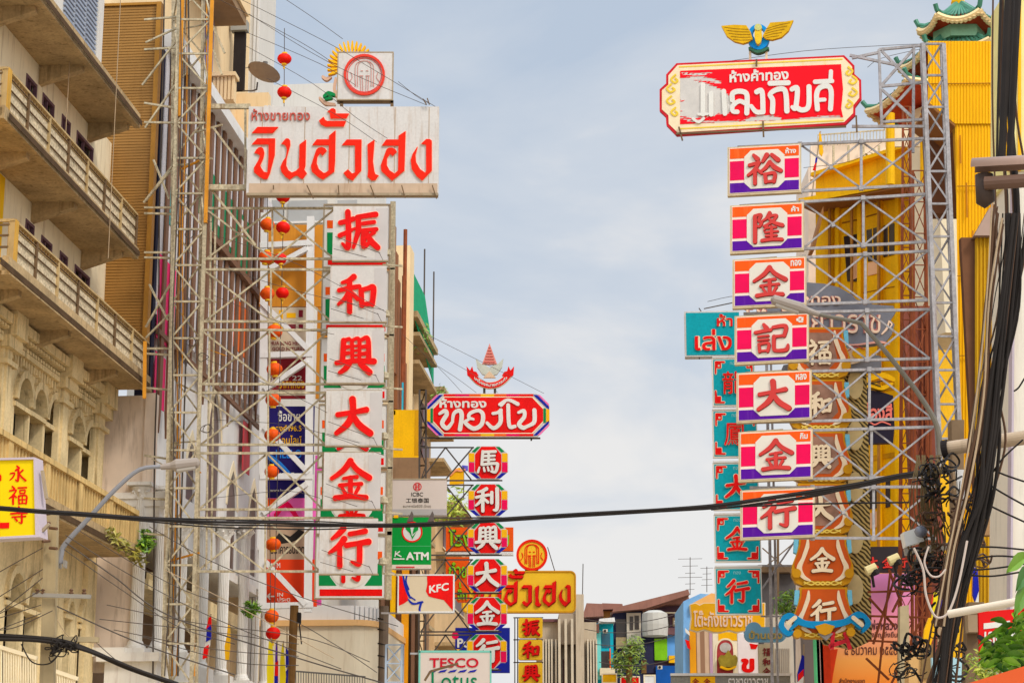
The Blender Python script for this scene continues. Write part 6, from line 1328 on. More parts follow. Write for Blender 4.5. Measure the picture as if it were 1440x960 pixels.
s.shape('petal', GC, [circ(1182, 501, 34, ry=12)], 0, .1); s.shape('petal', M['amber'], [circ(1212, 497, 14, ry=8)], -.04, 0); s.shape('petal', mat('rose_petal', (240, 150, 130), .5, .3, 5), [circ(1176, 498, 12, ry=9)], -.06, 0); s.shape('petal', BL, [circ(1146, 516, 12, ry=5)], -.04, .1); s.shape('petal', M['amber'], [circ(1150, 508, 9, ry=4), ], -.08, 0)
s.shape('petal_line', mat('red_line', (0, 0, 0)), stroke_loops(parse('1164,500 1176,490 1188,500:.6|1170,504 1176,492 1182,505:.6|1192,494 1204,488 1216,492:.6'), .35), -.09, -.06)

# ---------------------------------------------------------------- grey and black Thai signs
s = Sign('street_name_sign', 'grey hump-topped sign with pale pink Thai letters behind the galvanised arms', 'sign', 1196, 487, 68.5, 4)
c = s.shape('panel', mat('slate_grey_face', (122, 122, 128), .6, .2, 1.5), [[(1070, 487), (1070, 432), (1120, 400), (1136, 397), (1160, 399), (1180, 404), (1198, 414), (1204, 421), (1216, 424), (1228, 428), (1256, 430), (1260, 438), (1252, 450), (1258, 456), (1254, 470), (1246, 480), (1230, 484), (1200, 487)]], 0, .35)
PK = mat('blush_letter', (0, 0, 0)); s.text('lettering_side', mat('pink_side', (190, 120, 110), .6), 'ห้างทอง', (1101, 411, 1182, 429), -.04, 0, c, .04); s.text('lettering', PK, 'ห้างทอง', (1101, 411, 1182, 429), -.07, -.04, c, .01)
s.text('lettering_side', MATS['pink_side'], 'โต๊ะกังเยาวราช', (1046, 430, 1238, 469), -.04, 0, c, .03); s.text('lettering', PK, 'โต๊ะกังเยาวราช', (1046, 430, 1238, 469), -.08, -.04, c, .0)
s.shape('flourish', PK, stroke_loops(parse('1240,470 1247,462 1250,452:1,1.6,1|1250,452 1254,456 1251,461:1'), .45), -.06, 0, c); s.shape('lower_edge', mat('rose_edge', (226, 160, 140), .6), stroke_loops(parse('1140,486 1165,483 1200,485 1236,481 1250,484:1,1.6,1,1.6,1'), .5), -.03, 0, c)
s = Sign('dark_goldfish_sign', 'dark blue-black sign with yellow and coral letters topped by golden scrolls', 'sign', 1222, 625, 69.5, 6)
c = s.shape('panel', mat('ink_face', (40, 34, 48), .5, .15), [[(1176, 625), (1176, 560), (1192, 552), (1214, 546), (1240, 551), (1256, 556), (1258, 600), (1256, 622)]], 0, .3)
s.text('lettering', mat('lemon_letter', (244, 232, 130), .5), 'ทอง', (1191, 553, 1207, 562), -.03, 0, c, .03); CO = mat('coral_letter', (236, 120, 104), .5)
s.text('lettering', CO, 'แม่ฮ่องสี', (1192, 566, 1255, 592), -.05, 0, c, .03); s.shape('scalloped_edge', CO, stroke_loops(parse('1190,593 1198,597 1206,593 1214,597 1222,593 1230,597 1240,593 1252,597:1'), .5), -.03, 0, c)
s.shape('golden_scroll', M['yellow'], stroke_loops(parse('1192,540 1205,532 1220,534 1240,528 1256,534:3,4,3,4,3|1210,548 1222,541 1240,546 1254,540:2.5,4,3,2|1196,546 1206,549:3,2'), .6), -.1, .2); s.shape('scroll_line', M['black'], stroke_loops(parse('1194,535 1214,540 1244,536:.7|1212,544 1224,540 1238,544:.7|1200,530 1224,530:.5'), .35), -.12, -.1)

# ---------------------------------------------------------------- yellow hall, pagoda and corrugated tower
YH = 38
s = Sign('yellow_hall', 'bright yellow building with dark windows seen at an angle behind the galvanised arms', 'building', 1235, 420, 78, YH)
hall = s
c = s.shape('wall', M['yellow'], [[(1147, 985), (1147, 243), (1312, 192), (1312, 985)]], 0, 9)
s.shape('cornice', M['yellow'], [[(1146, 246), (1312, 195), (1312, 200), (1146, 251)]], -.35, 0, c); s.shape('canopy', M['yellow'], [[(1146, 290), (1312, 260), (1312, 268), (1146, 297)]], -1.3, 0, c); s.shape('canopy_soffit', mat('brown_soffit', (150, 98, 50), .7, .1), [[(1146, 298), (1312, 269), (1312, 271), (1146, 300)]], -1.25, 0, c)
for x in (1168, 1178, 1209, 1237, 1262): s.shape('pilaster', M['yellow'], [[(x, 300 - (x - 1150) * .2), (x + 5, 299 - (x - 1150) * .2), (x + 5, 985), (x, 985)]], -.22, 0, c)
for p in ([(1187, 333), (1207, 329), (1207, 396), (1192, 396)], [(1219, 324), (1237, 319), (1237, 366), (1221, 368)], [(1243, 318), (1258, 314), (1258, 358), (1243, 362)]): 
    f = s.shape('window', M['pane'], [p], -.04, .0, c); s.shape('mullion', M['yellow'], [[((p[0][0] + p[1][0]) / 2 - .6, p[0][1] - 2), ((p[0][0] + p[1][0]) / 2 + .6, p[0][1] - 2.3), ((p[2][0] + p[3][0]) / 2 + .6, p[2][1]), ((p[2][0] + p[3][0]) / 2 - .6, p[3][1])]], -.07, -.04, f)
for p in ([(1199, 362), (1208, 358), (1208, 390), (1199, 394)], [(1221, 370), (1238, 366), (1238, 384), (1221, 388)], [(1216, 596), (1232, 592), (1232, 620), (1216, 622)], [(1222, 722), (1236, 718), (1236, 740), (1222, 744)]): s.shape('pink_panel', mat('peach_panel', (246, 190, 140), .6), [p], -.05, 0, c)
for p in ([(1184, 313), (1206, 308), (1206, 310), (1184, 315)], [(1218, 304), (1236, 299), (1236, 301), (1218, 306)], [(1180, 418), (1260, 402), (1260, 403), (1180, 419)]): s.shape('groove', mat('groove_brown', (150, 96, 20), .7), [p], -.02, 0, c)
for p in ([(1222, 674), (1235, 674), (1235, 714), (1222, 716)], [(1246, 670), (1252, 670), (1252, 712), (1246, 714)]): s.shape('window', M['pane'], [p], -.04, 0, c)
for x in (1172, 1203, 1241): s.bars('drainpipe', mat('rusty_drainpipe', (176, 120, 50), .6, .3, 2, .4), [((x, 300 - (x - 1150) * .2), (x, 985))], .09, -.3, c)
for y in (430, 468, 545, 640): s.shape('stain_band', mat('dirty_yellow', (206, 146, 16), .7, .3, 1.5, .5, (140, 92, 30)), [[(1147, y + (1230 - 1147) * .16), (1312, y - (1312 - 1230) * .16), (1312, y + 7 - (1312 - 1230) * .16), (1147, y + 7 + (1230 - 1147) * .16)]], -.03, 0, c)
tr = thing('roof_terrace', 'cream rooftop parapet and railings above the yellow building', 'building', P(1200, 250, 80))
MB().prism([P(1140, 252, 84), P(1140, 205, 84), P(1260, 196, 84), P(1260, 240, 84)], (0, .3, 0)).build('parapet', mat('cream_pink_wall', (236, 214, 192), .8, .1), tr)
mb = MB()
for i in range(26): mb.bar(P(1150 + i * 4.6, 206 - i * .35, 83.8), P(1150 + i * 4.6, 190 - i * .35, 83.8), .03)
mb.bar(P(1150, 190, 83.8), P(1268, 181, 83.8), .05)
for x in (1172, 1193, 1214, 1236): mb.bar(P(x, 250, 83.7), P(x, 205, 83.7), .09)
mb.build('railing', M['steel'], tr)
MB().leaves(P(1232, 226, 82), .5, 40, .15).leaves(P(1252, 232, 82), .5, 40, .15).build('shrubs', leaf_mat('dry_leaf', (110, 110, 60), (170, 160, 90)), tr)
sw = thing('side_wing', 'pale pink corner wing left of the yellow building', 'building', P(1142, 400, 84)); MB().prism([P(1137, 985, 86), P(1137, 235, 86), P(1148, 235, 86), P(1148, 985, 86)], (0, 4, 0)).build('wall', mat('cream_pink_wall', (0, 0, 0)), sw)
MB().prism([P(1141, 350, 77.5), P(1158, 290, 77.5), P(1158, 300, 77.5), P(1146, 350, 77.5)], (0, 1.2, 0)).build('sloped_awning', mat('brown_awning', (164, 112, 64), .7), sw)
s = Sign('yellow_flag', 'narrow yellow flag above small Thai flags on the terrace corner pole', 'flag', 1150, 290, 75, 0)
s.shape('cloth', M['amber'], [[(1152, 186), (1155, 190), (1158, 214), (1156, 220), (1152, 216)]], 0, .05); s.shape('striped_cloth', M['red'], [[(1145, 232), (1148, 228), (1147, 240), (1143, 239)]], 0, .05); s.shape('blue_cloth', M['blue'], [[(1147, 222), (1150, 220), (1149, 228), (1146, 230)]], 0, .05); s.bars('pole', M['tan'], [((1154, 184), (1142, 275))], .05, .06)
pg = thing('pagoda_pavilion', 'three-tiered Chinese pavilion with green tiled roofs, cream eaves and a gold ball finial', 'pavilion', P(1349, 200, 72))
TG = mat('green_glaze_tile', (134, 178, 142), .4, .25, 2); EV = mat('cream_eave', (236, 206, 150), .6, .12); RD = mat('vermilion_beam', (200, 70, 40), .6)
def px_m(D): return D / FP * 1.02
def tier(cx, yt, ye, rt_, re_, D, nm='roof'):                # six sided roof: ridge ring at yt, eave ring at ye (pixels)
    c0 = P(cx, yt, D); c1 = P(cx, ye, D); n = 6; mb = MB(); ev = MB(); rib_ = MB(); un = MB()
    R0 = rt_ * px_m(D); R1 = re_ * px_m(D); zt, ze = c0.z, c1.z
    def pt(k, f):                                             # corner k, fraction down the slope (concave, upturned at the tip)
        a = math.pi / 3 * k + .26; r = R0 + (R1 - R0) * f; z = zt + (ze - zt) * (1 - max(0, 1 - f) ** 1.18) + (0.28 * max(0, f - .75) / .25 if True else 0)
        return Vector((c0.x + r * math.sin(a), D - r * math.cos(a), z))
    def mid(k, f, t):
        p, q = pt(k, f), pt(k + 1, f); m = p.lerp(q, t); lift = 0.28 * max(0, f - .75) / .25; m.z -= lift * (1 - (2 * t - 1) ** 2); return m
    S = 6; Tn = 10
    for k in range(n):
        for i in range(S):
            for j in range(Tn):
                mb.add([mid(k, i / S, j / Tn), mid(k, (i + 1) / S, j / Tn), mid(k, (i + 1) / S, (j + 1) / Tn), mid(k, i / S, (j + 1) / Tn)], [(0, 1, 2, 3)])
        for j in range(Tn + 1): rib_.tube([mid(k, i / S, j / Tn) + Vector((0, 0, .03)) for i in range(S + 1)], .055, 5)
        ev.tube([mid(k, 1, j / Tn) - Vector((0, 0, .12)) for j in range(Tn + 1)], .11, 5)
        for j in range(Tn): ev.lathe([(.02, -.1), (.12, -.02), (.02, .06)], mid(k, 1, (j + .5) / Tn) - Vector((0, 0, .2)), 6)
        rib_.tube([pt(k, i / S) + Vector((0, 0, .06)) for i in range(S + 1)] + [pt(k, 1.06) + Vector((0, 0, .2))], .1, 6)
        a, b = mid(k, 1, 0), mid(k, 1, 1); cc_ = Vector((c0.x, D, ze - .5))
        un.add([a - Vector((0, 0, .2)), b - Vector((0, 0, .2)), b.lerp(cc_, .55), a.lerp(cc_, .55)], [(0, 1, 2, 3)])
    r = mb.build(nm, TG, pg); rib_.build('tile_rib', mat('dark_green_rib', (78, 134, 108), .4, .2), r); ev.build('eave', EV, r); un.build('eave_underside', RD, r)
    return ze
tier(1349, 6, 42, 3, 61, 72); tier(1349, 52, 92, 30, 90, 72.6); tier(1349, 112, 150, 40, 136, 73.2)
MB().lathe([(.02, -.3), (.2, -.22), (.26, 0), (.2, .2), (.03, .34)], P(1347, 4, 72), 14).build('gold_ball', M['amber'], pg)
def drum(y0, y1, r, D, m, nm):
    c0 = P(1349, y1, D); h = P(1349, y0, D).z; R0 = r * px_m(D); MB().lathe([(R0, c0.z), (R0, h)], (c0.x, D, 0), 6).build(nm, m, pg)
drum(46, 62, 38, 72, TG, 'neck'); drum(100, 116, 52, 72.6, RD, 'neck'); drum(160, 480, 60, 73.2, M['cream'], 'body')
for x in (1252, 1300): MB().tube([P(x, 260, 70.6), P(x, 160, 70.6)], .16, 10).build('column', M['yellow'], pg)
MB().box((P(1246, 206, 71).x, 71, P(1246, 206, 71).z), (P(1300, 200, 71).x, 71.1, P(1300, 180, 71).z)).build('balustrade', M['cream'], pg)
ct = thing('corrugated_tower', 'tall yellow corrugated metal cladding rising under the pavilion roof', 'tower', P(1375, 560, 60.5))
def corr(pts, D, m, nm, pitch=4.4, amp=.03, par=ct):            # corrugated sheet from a pixel outline, columns in x
    mb = MB(); xs_ = [p[0] for p in pts]; x = min(xs_); X1 = max(xs_)
    def span(xx):
        ys = []
        for i in range(len(pts)):
            a, b = pts[i - 1], pts[i]
            if (a[0] - xx) * (b[0] - xx) <= 0 and a[0] != b[0]: ys.append(a[1] + (b[1] - a[1]) * (xx - a[0]) / (b[0] - a[0]))
        return (min(ys), max(ys)) if ys else None
    i = 0; st = pitch / 4
    while x + st <= X1:
        p0, p1 = span(x + .01), span(x + st - .01)
        if p0 and p1:
            d0 = D + (amp if i % 4 in (0, 1) else 0) ; d1 = D + (amp if (i + 1) % 4 in (0, 1) else 0)
            mb.add([P(x, p0[1], d0), P(x + st, p1[1], d1), P(x + st, p1[0], d1), P(x, p0[0], d0)], [(0, 1, 2, 3)])
        x += st; i += 1
    return mb.build(nm, m, par)
YC = mat('yellow_corrugated', (250, 186, 8), .45, .06, .6, .25, (206, 140, 14))
corr([(1305, 58), (1412, 58), (1412, 174), (1343, 174), (1305, 143)], 60.0, YC, 'upper_sheet')
corr([(1343, 174), (1412, 174), (1412, 985), (1352, 985), (1349, 560)], 60.06, YC, 'lower_sheet')
MB().box((P(1344, 174, 60.4).x, 60.4, 2), (P(1412, 60, 60.4).x, 60.9, P(1380, 60, 60.4).z)).build('core', mat('ochre_edge', (0, 0, 0)), ct)
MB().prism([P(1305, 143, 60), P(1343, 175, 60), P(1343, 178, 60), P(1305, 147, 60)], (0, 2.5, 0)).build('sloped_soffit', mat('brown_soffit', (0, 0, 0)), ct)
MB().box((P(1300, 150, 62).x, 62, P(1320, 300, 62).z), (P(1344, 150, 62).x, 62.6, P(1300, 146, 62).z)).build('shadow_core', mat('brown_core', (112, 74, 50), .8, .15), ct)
for y in (118, 262, 388, 500): MB().bar(P(1306 if y < 170 else 1346, y, 59.97), P(1411, y - 1, 59.97), .03, .02).build('lap_joint', mat('joint_brown', (166, 112, 24), .6), ct)
for i in range(7):
    x = 1350 + i * 9; y = 190 + (i * 67) % 300; MB().bar(P(x, y, 59.95), P(x + 1, y + 40 + i * 9, 59.95), .05, .006).build('rust_run', mat('rust_run', (190, 120, 26), .7, .2), ct)
ct2 = thing('corrugated_annex', 'yellow corrugated annex darkened with painted shade, with a sloped grey hood behind the cable bundle', 'building', P(1400, 700, 56))
corr([(1371, 332), (1440, 332), (1440, 985), (1371, 985)], 56.0, mat('shaded_corrugated', (196, 148, 20), .5, .1, .6, .35, (120, 90, 24)), 'sheet', 5.2, .06, ct2)  # sheet yellow darkened to olive, painting in the shade it stands in
MB().prism([P(1370, 331, 55.8), P(1392, 292, 56.5), P(1440, 292, 56.5), P(1440, 331, 55.8)], (0, .4, 0)).build('sloped_hood', mat('grey_brown_hood', (150, 122, 104), .7, .1), ct2)
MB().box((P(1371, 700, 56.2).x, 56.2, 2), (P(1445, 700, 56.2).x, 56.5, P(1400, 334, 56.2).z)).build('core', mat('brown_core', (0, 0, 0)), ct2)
hd = thing('timber_hood', 'brown plank hood with maroon panel low behind the cable bundle', 'building', P(1410, 760, 52))
MB().prism([P(1378, 752, 52), P(1400, 706, 53), P(1428, 704, 53), P(1428, 752, 52)], (0, .3, 0)).build('hood', mat('brown_plank', (140, 104, 66), .8, .2, 1.5, .3), hd)
MB().prism([P(1402, 705, 52.6), P(1402, 634, 52.6), P(1428, 634, 52.6), P(1428, 705, 52.6)], (0, .3, 0)).build('maroon_panel', mat('maroon_wall', (150, 60, 46), .7, .12), hd)
MB().prism([P(1417, 690, 52.5), P(1417, 642, 52.5), P(1427, 642, 52.5), P(1427, 690, 52.5)], (0, .06, 0)).build('fretwork', M['cream'], hd)
ww = thing('white_building', 'pale plastered wall with a painted mauve lens fringe', 'building', P(1432, 700, 40))
MB().prism([P(1422, 1000, 40), P(1428, 240, 40), P(1470, 240, 40), P(1470, 1000, 40)], (0, 2, 0)).build('wall', mat('pale_side_wall', (222, 210, 190), .8, .08, .6, .2), ww)
MB().prism([P(1419.5, 1000, 39.9), P(1425.5, 240, 39.9), P(1428.5, 240, 39.9), P(1422.5, 1000, 39.9)], (0, .3, 0)).build('mauve_fringe', mat('mauve_fringe', (186, 170, 176), .7), ww)  # faint mauve strip paints the purple fringe of the lens
MB().prism([P(1424, 240, 39.95), P(1424, -30, 39.95), P(1470, -30, 39.95), P(1470, 240, 39.95)], (0, 2, 0)).build('upper_wall', mat('lemon_white_wall', (236, 222, 150), .8, .1), ww)
MB().prism([P(1432, 240, 39.9), P(1432, -30, 39.9), P(1436, -30, 39.9), P(1436, 240, 39.9)], (0, .05, 0)).prism([P(1413, 240, 40.2), P(1415, -30, 40.2), P(1424, -30, 40.2), P(1424, 240, 40.2)], (0, .05, 0)).build('amber_stripe', M['amber'], ww)

# ---------------------------------------------------------------- sunset billboard and neighbours at the lower right
s = Sign('sunset_billboard', 'large pink to orange billboard with dark Thai lettering behind the rusty tower', 'billboard', 1220, 985, 70, 4)
bm = mat('sunset_print', (250, 160, 190), .5, .04); nt = bm.node_tree; bs = nt.nodes['Principled BSDF']
g = nt.nodes.new('ShaderNodeNewGeometry'); sx = nt.nodes.new('ShaderNodeSeparateXYZ'); nt.links.new(g.outputs['Position'], sx.inputs[0]); zb_ = P(1220, 965, 70).z; zt_ = P(1220, 800, 70).z
m1 = nt.nodes.new('ShaderNodeMapRange'); m1.inputs[1].default_value = zb_; m1.inputs[2].default_value = zt_; nt.links.new(sx.outputs[2], m1.inputs[0]); r1 = nt.nodes.new('ShaderNodeValToRGB'); nt.links.new(m1.outputs[0], r1.inputs[0])
r1.color_ramp.elements[0].color = (*C(240, 130, 40), 1); r1.color_ramp.elements[1].color = (*C(240, 150, 214), 1)
for p_, q_ in ((.22, (244, 164, 80)), (.45, (250, 160, 130)), (.62, (248, 150, 180))): e_ = r1.color_ramp.elements.new(p_); e_.color = (*C(*q_), 1)
nt.links.new(r1.outputs[0], bs.inputs['Base Color'])
c = s.box('panel', bm, (1168, 806, 1292, 990), 0, .3)
ink = mat('ink_brown_letter', (90, 50, 50), .5)
s.text('lettering', ink, 'พ่อหลวง', (1224, 871, 1262, 885), -.02, 0, c, .02); s.text('lettering', ink, 'ทรงพระเจริญยิ่งยืน', (1196, 887, 1262, 897), -.02, 0, c, .0); s.text('lettering', ink, '๕ ธันวาคม ๒๕๕๐', (1188, 905, 1262, 920), -.02, 0, c, .0); s.text('lettering', ink, 'สำนักงานเขต', (1180, 953, 1216, 960), -.02, 0, c, .0)
s.shape('red_flame', mat('flame_red_print', (214, 60, 24), .5, .2, 2), [[(1160, 985), (1160, 914), (1178, 912), (1172, 945), (1166, 985)]], -.02, .02, c)
s = Sign('black_banner', 'black banner with red characters over the sunset billboard', 'sign', 1252, 805, 69, 4)
c = s.box('panel', mat('soft_black_face', (58, 50, 52), .6, .1), (1216, 768, 1290, 804), 0, .2)
for i, ch in enumerate('大金行'): s.char('character', mat('bright_coral', (232, 60, 50), .5), ch, 1228 + i * 20, 791, 15, -.04, 0, c)
sp = thing('panel_pillar', 'grey pillar with mint green and pale strips left of the sunset billboard', 'pillar', P(1145, 985, 68))
for x0, x1, m in ((1131, 1141, mat('pillar_grey', (130, 118, 112), .7)), (1141, 1151, mat('mint_strip', (110, 220, 150), .5)), (1151, 1156, mat('pillar_pink', (196, 160, 150), .6)), (1156, 1166, mat('flame_red_print', (0, 0, 0)))):  # strips in plain flat colours
    a = P(x0, 985, 68); b = P(x1, 876, 68); MB().box((a.x, 68 + (0 if x0 != 1131 else -.2), a.z), (b.x, 68.4, b.z)).build('strip', m, sp)
def flag(label, pts_cols, pole, D):
    s = Sign('hanging_flag', label, 'flag', pole[0][0], pole[0][1], D, 0)
    for p, m in pts_cols: s.shape('cloth', m, [p], random.uniform(-.06, 0), .06)
    s.bars('pole', M['tan'], [pole], .04, .1)
fw = M['offwhite']; fr_ = M['red']; fbl = M['blue']
flag('furled red white and blue flag by the grey pillar', [([(1128, 920), (1131, 922), (1131, 950), (1122, 962), (1121, 948)], fbl), ([(1124, 936), (1129, 930), (1130, 938), (1124, 946)], fw), ([(1122, 948), (1130, 940), (1130, 950), (1122, 960)], fr_), ([(1120, 960), (1130, 950), (1129, 965), (1120, 975)], fw)], ((1131, 985), (1131, 905)), 66)
flag('furled red white and blue flag between the white columns', [([(294, 868), (297, 866), (297.5, 880), (292, 890), (290, 884)], fr_), ([(291, 884), (297, 878), (297, 898), (290, 902)], fbl), ([(289, 900), (296, 896), (295, 908), (287, 912)], fw), ([(287, 910), (294, 906), (291, 924), (285, 926)], fr_)], ((289, 985), (296, 862)), 60)
flag('furled yellow flag hanging between two white columns', [([(321, 876), (323.5, 880), (324, 905), (322, 927), (317, 928), (316, 908), (319, 895)], M['amber'])], ((321, 985), (322, 872)), 60.5)
flag('long yellow flag below the lowest lanterns', [([(378, 900), (383, 905), (385, 940), (384, 985), (376, 985), (375, 940)], mat('lemon_flag', (232, 206, 20), .6, .1))], ((382, 985), (381, 896)), 62)
flag('slim violet and red flag between the two yellow ones', [([(388, 902), (390, 912), (390, 930), (387, 930)], mat('violet_flag', (90, 40, 150), .6)), ([(387, 928), (391, 928), (391, 958), (386, 950)], fr_), ([(386, 950), (391, 950), (390, 985), (386, 985)], fbl)], ((389, 985), (389, 900)), 62.2)
flag('second yellow flag beside the brown timber pole', [([(397, 904), (399, 912), (402, 950), (399, 985), (393, 985), (394, 930)], MATS['lemon_flag'])], ((398, 985), (398, 900)), 62.4)
flag('dark blue flag against the brown timber pole', [([(402, 910), (405, 914), (406, 935), (402, 938)], fbl), ([(400, 945), (405, 940), (404, 985), (399, 985)], fbl)], ((404, 985), (403, 880)), 62.6)
flag('yellow flag hanging among the right cables', [([(1306, 868), (1316, 870), (1317, 880), (1308, 908), (1298, 902), (1300, 884)], M['amber']), ([(1314, 832), (1322, 836), (1318, 860), (1310, 870)], mat('lemon_flag', (0, 0, 0)))], ((1322, 985), (1322, 826)), 33)
flag('small blue and red flag behind the right cable mass', [([(1322, 842), (1328, 844), (1326, 866), (1320, 862)], fbl), ([(1312, 836), (1316, 838), (1314, 850), (1310, 848)], fr_)], ((1326, 985), (1326, 836)), 34)
flag('blue flag hanging by the shade-darkened corrugated annex', [([(1369, 798), (1374, 800), (1376, 830), (1371, 845), (1368, 836)], fbl), ([(1371, 838), (1376, 832), (1376, 850), (1372, 858)], fw)], ((1376, 880), (1372, 794)), 33)

# ---------------------------------------------------------------- street lamps
def lampost(label, pts, D, head, r, mt):
    o = thing('street_lamp', label, 'street lamp', P(*pts[0], D)); p3 = [P(x, y, D) for x, y in pts]
    MB().tube(smooth3(p3, 4), [r * (1 - .35 * i / ((len(p3) - 1) * 4)) for i in range((len(p3) - 1) * 4 + 1)], 8).build('arm', mt, o)
    a, b = P(*head[0], D), P(*head[1], D); d = (b - a)
    MB().tube([a, a.lerp(b, .25), a.lerp(b, .4), a.lerp(b, .95), b], [r * .9, r * 1.2, r * 2.1, r * 1.7, r * .5], 10).build('lamp_head', mat('lamp_head_grey', (160, 146, 134), .4, .1), o)
    off = Vector((0, 0, -r * 1.1)); MB().tube([a.lerp(b, .42) + off, a.lerp(b, .9) + off], [r * 1.5, r * 1.2], 8).build('diffuser', mat('lamp_glass', (190, 180, 168), .2), o)
    return o
gal = mat('lamp_arm_grey', (150, 142, 130), .45, .12)
lp1 = lampost('grey street lamp reaching out from the two-crossarm utility pole', [(84, 792), (86, 778), (92, 764), (125, 728), (160, 690), (196, 660), (230, 656)], 37, ((226, 656.5), (281, 650)), .055, mat('blue_grey_arm', (140, 138, 140), .45, .12))
MB().box(P(75, 797, 36.95), P(88, 776, 37.2)).box(P(88, 797, 36.9), P(95, 789, 37.1)).build('clamp_box', gal, lp1)
lp2 = lampost('grey street lamp leaning over the third striped sign', [(1322, 640), (1318, 600), (1296, 560), (1262, 515), (1218, 462), (1205, 453), (1160, 444), (1140, 440)], 44, ((1152, 442), (1084, 420)), .064, mat('dark_arm_grey', (126, 118, 104), .45, .15, 2, .3))
# ---------------------------------------------------------------- left pole, crossarms, yellow temple sign
lp_ = thing('utility_pole', 'concrete utility pole with two crossarms under the stucco arches', 'pole', P(64, 985, 36.5))
MB().prism([P(54, 1000, 36.5), P(74, 1000, 36.5), P(80, 716, 36.5), P(63, 716, 36.5)], (0, .2, 0)).build('shaft', M['concrete'], lp_)
MB().bar(P(46, 836, 36.4), P(128, 838.5, 36.4), .06, .07).build('crossarm', gal, lp_); MB().bar(P(-10, 897, 36.35), P(139, 899, 36.35), .1, .09).build('crossarm', M['concrete'], lp_)
mb = MB()
INS = mat('insulator_brown', (110, 80, 60), .4)
for x in (52, 60, 100, 118): MB().lathe([(.03, 0), (.045, .03), (.02, .05), (.04, .08), (.02, .1)], P(x, 835.5, 36.4), 8).build('insulator', INS, lp_)
for x, y in ((61, 735), (80, 742), (60, 760), (80, 770), (61, 722)): MB().tube([P(70, y, 36.4), P(x, y + 1, 36.3)], .03, 6).build('insulator', INS, lp_)
s = Sign('temple_sign', 'yellow lightbox with red characters in a pale metal frame', 'sign', 10, 752, 35, 12)
c = s.shape('panel', mat('lemon_face', (238, 206, 6), .45, .04), [[(-40, 648), (48, 646), (50, 752), (-40, 757)]], 0, .25); s.shape('frame', mat('aluminium_frame', (196, 180, 186), .4), [[(-42, 645), (50, 643), (57, 755), (-42, 760)], [(-40, 648), (48.5, 646), (51, 752), (-40, 757)]], -.04, .3, c)
for ch, y, sz in (('永', 666, 24), ('福', 696, 26), ('寺', 724, 25)): s.char('character', M['red'], ch, 25 + (y - 666) * .03, y, sz, -.012, 0, c, -.8)
s.box('red_bar', M['red'], (-30, 735, 13, 743), -.012, 0, c); s.text('lettering', M['red'], 'วัด', (-22, 662, 2, 676), -.012, 0, c)
s.bars('bracket', M['cabedge'], [((56, 660), (62, 700)), ((56, 745), (66, 735))], .05, .1)
# plants on the left
for x, y, r_, lb, v in ((206, 760, .42, 'green shrub growing from the end of the balustraded balcony', 56.5), (352, 856, .4, 'green fern on the ledge behind the last white columns', 66)):
    mb = MB()
    for q_ in range(7): mb.leaves(hit_v(x + random.uniform(-9, 9), y + random.uniform(-9, 9), v + random.uniform(-.2, .2)), r_ * random.uniform(.25, .6), 36, random.uniform(.08, .15))
    for q_ in range(6): mb.tube([hit_v(x, y + 6, v), hit_v(x + random.uniform(-12, 12), y - random.uniform(2, 14), v)], .012, 4)
    solo(mb, 'ledge_shrub', M['leaf'], lb, 'plant')
mb = MB()
for i in range(14): mb.leaves(hit_u(150 + i * 3.6, 748 + i * 2.9, UO + .12), .22, 14, .13)
solo(mb, 'creeper', leaf_mat('yellow_green_leaf', (110, 110, 30), (176, 160, 60)), 'thin yellow-green creeper along the lower balcony edge', 'plant')
bf2 = thing('balustrade_fence', 'cream barred fence on the terrace edge at the bottom left corner', 'fence', P(30, 985, 43))
mb = MB().bar(P(-10, 906, 43), P(52, 925, 43.0), .08)
for i in range(18): mb.bar(P(-8 + i * 3.4, 907 + i * 1.05, 43), P(-8 + i * 3.4, 1000, 43), .025)
for i in range(10): mb.bar(P(74 + i * 3.4, 942 + i * 1.0, 43), P(74 + i * 3.4, 1000, 43), .025)
mb.bar(P(72, 941, 43), P(110, 954, 43), .08).build('bar', M['cream'], bf2)

# ---------------------------------------------------------------- lower right furniture
def pipe(label, a, b, D, r, mt, ring=False):
    o = thing('steel_pipe', label, 'pipe', P(*a, D)); MB().tube([P(*a, D), P(*b, D - .6)], r, 18).build('tube', mt, o)
    if ring: p = P(*a, D); q = P(*b, D - .6); d = (q - p).normalized(); MB().tube([p - d * .03, p + d * .06], r * 1.25, 18).build('collar', M['dark'], o); MB().tube([p - d * .035, p - d * .02], r * .7, 14).build('end_cap', M['tan'], o)
    return o
pipe('thick beige steel pipe with dark collar running right into the cables', (1328, 631), (1470, 611), 30, .105, mat('beige_pipe', (190, 164, 134), .4, .15, 2, .3, (120, 96, 70)), True)
pipe('slim pale fluorescent tube batten above the large-leaved plant', (1334, 863), (1470, 838), 26, .05, mat('pale_tube', (226, 206, 180), .35))
o = thing('lamp_hood', 'brown half-round lamp hood with a dark lamp body on a dark tube', 'lamp', P(1405, 240, 24))
a, b = P(1368, 236, 24), P(1475, 230, 23.6); r_ = .118; mb = MB(); d = (b - a).normalized(); upv = d.cross(Vector((0, 1, 0))).normalized(); upv = upv if upv.z > 0 else -upv; fwv = d.cross(upv)
n_ = 10; vs2 = []
for i in range(n_ + 1):
    t = math.pi * 1.15 * i / n_ - .25
    for p in (a, b): vs2.append(p + upv * math.sin(t) * r_ + fwv * math.cos(t) * r_)
for i in range(n_ + 1):
    t = math.pi * 1.15 * i / n_ - .25
    for p in (a, b): vs2.append(p + upv * math.sin(t) * r_ * .93 + fwv * math.cos(t) * r_ * .93)
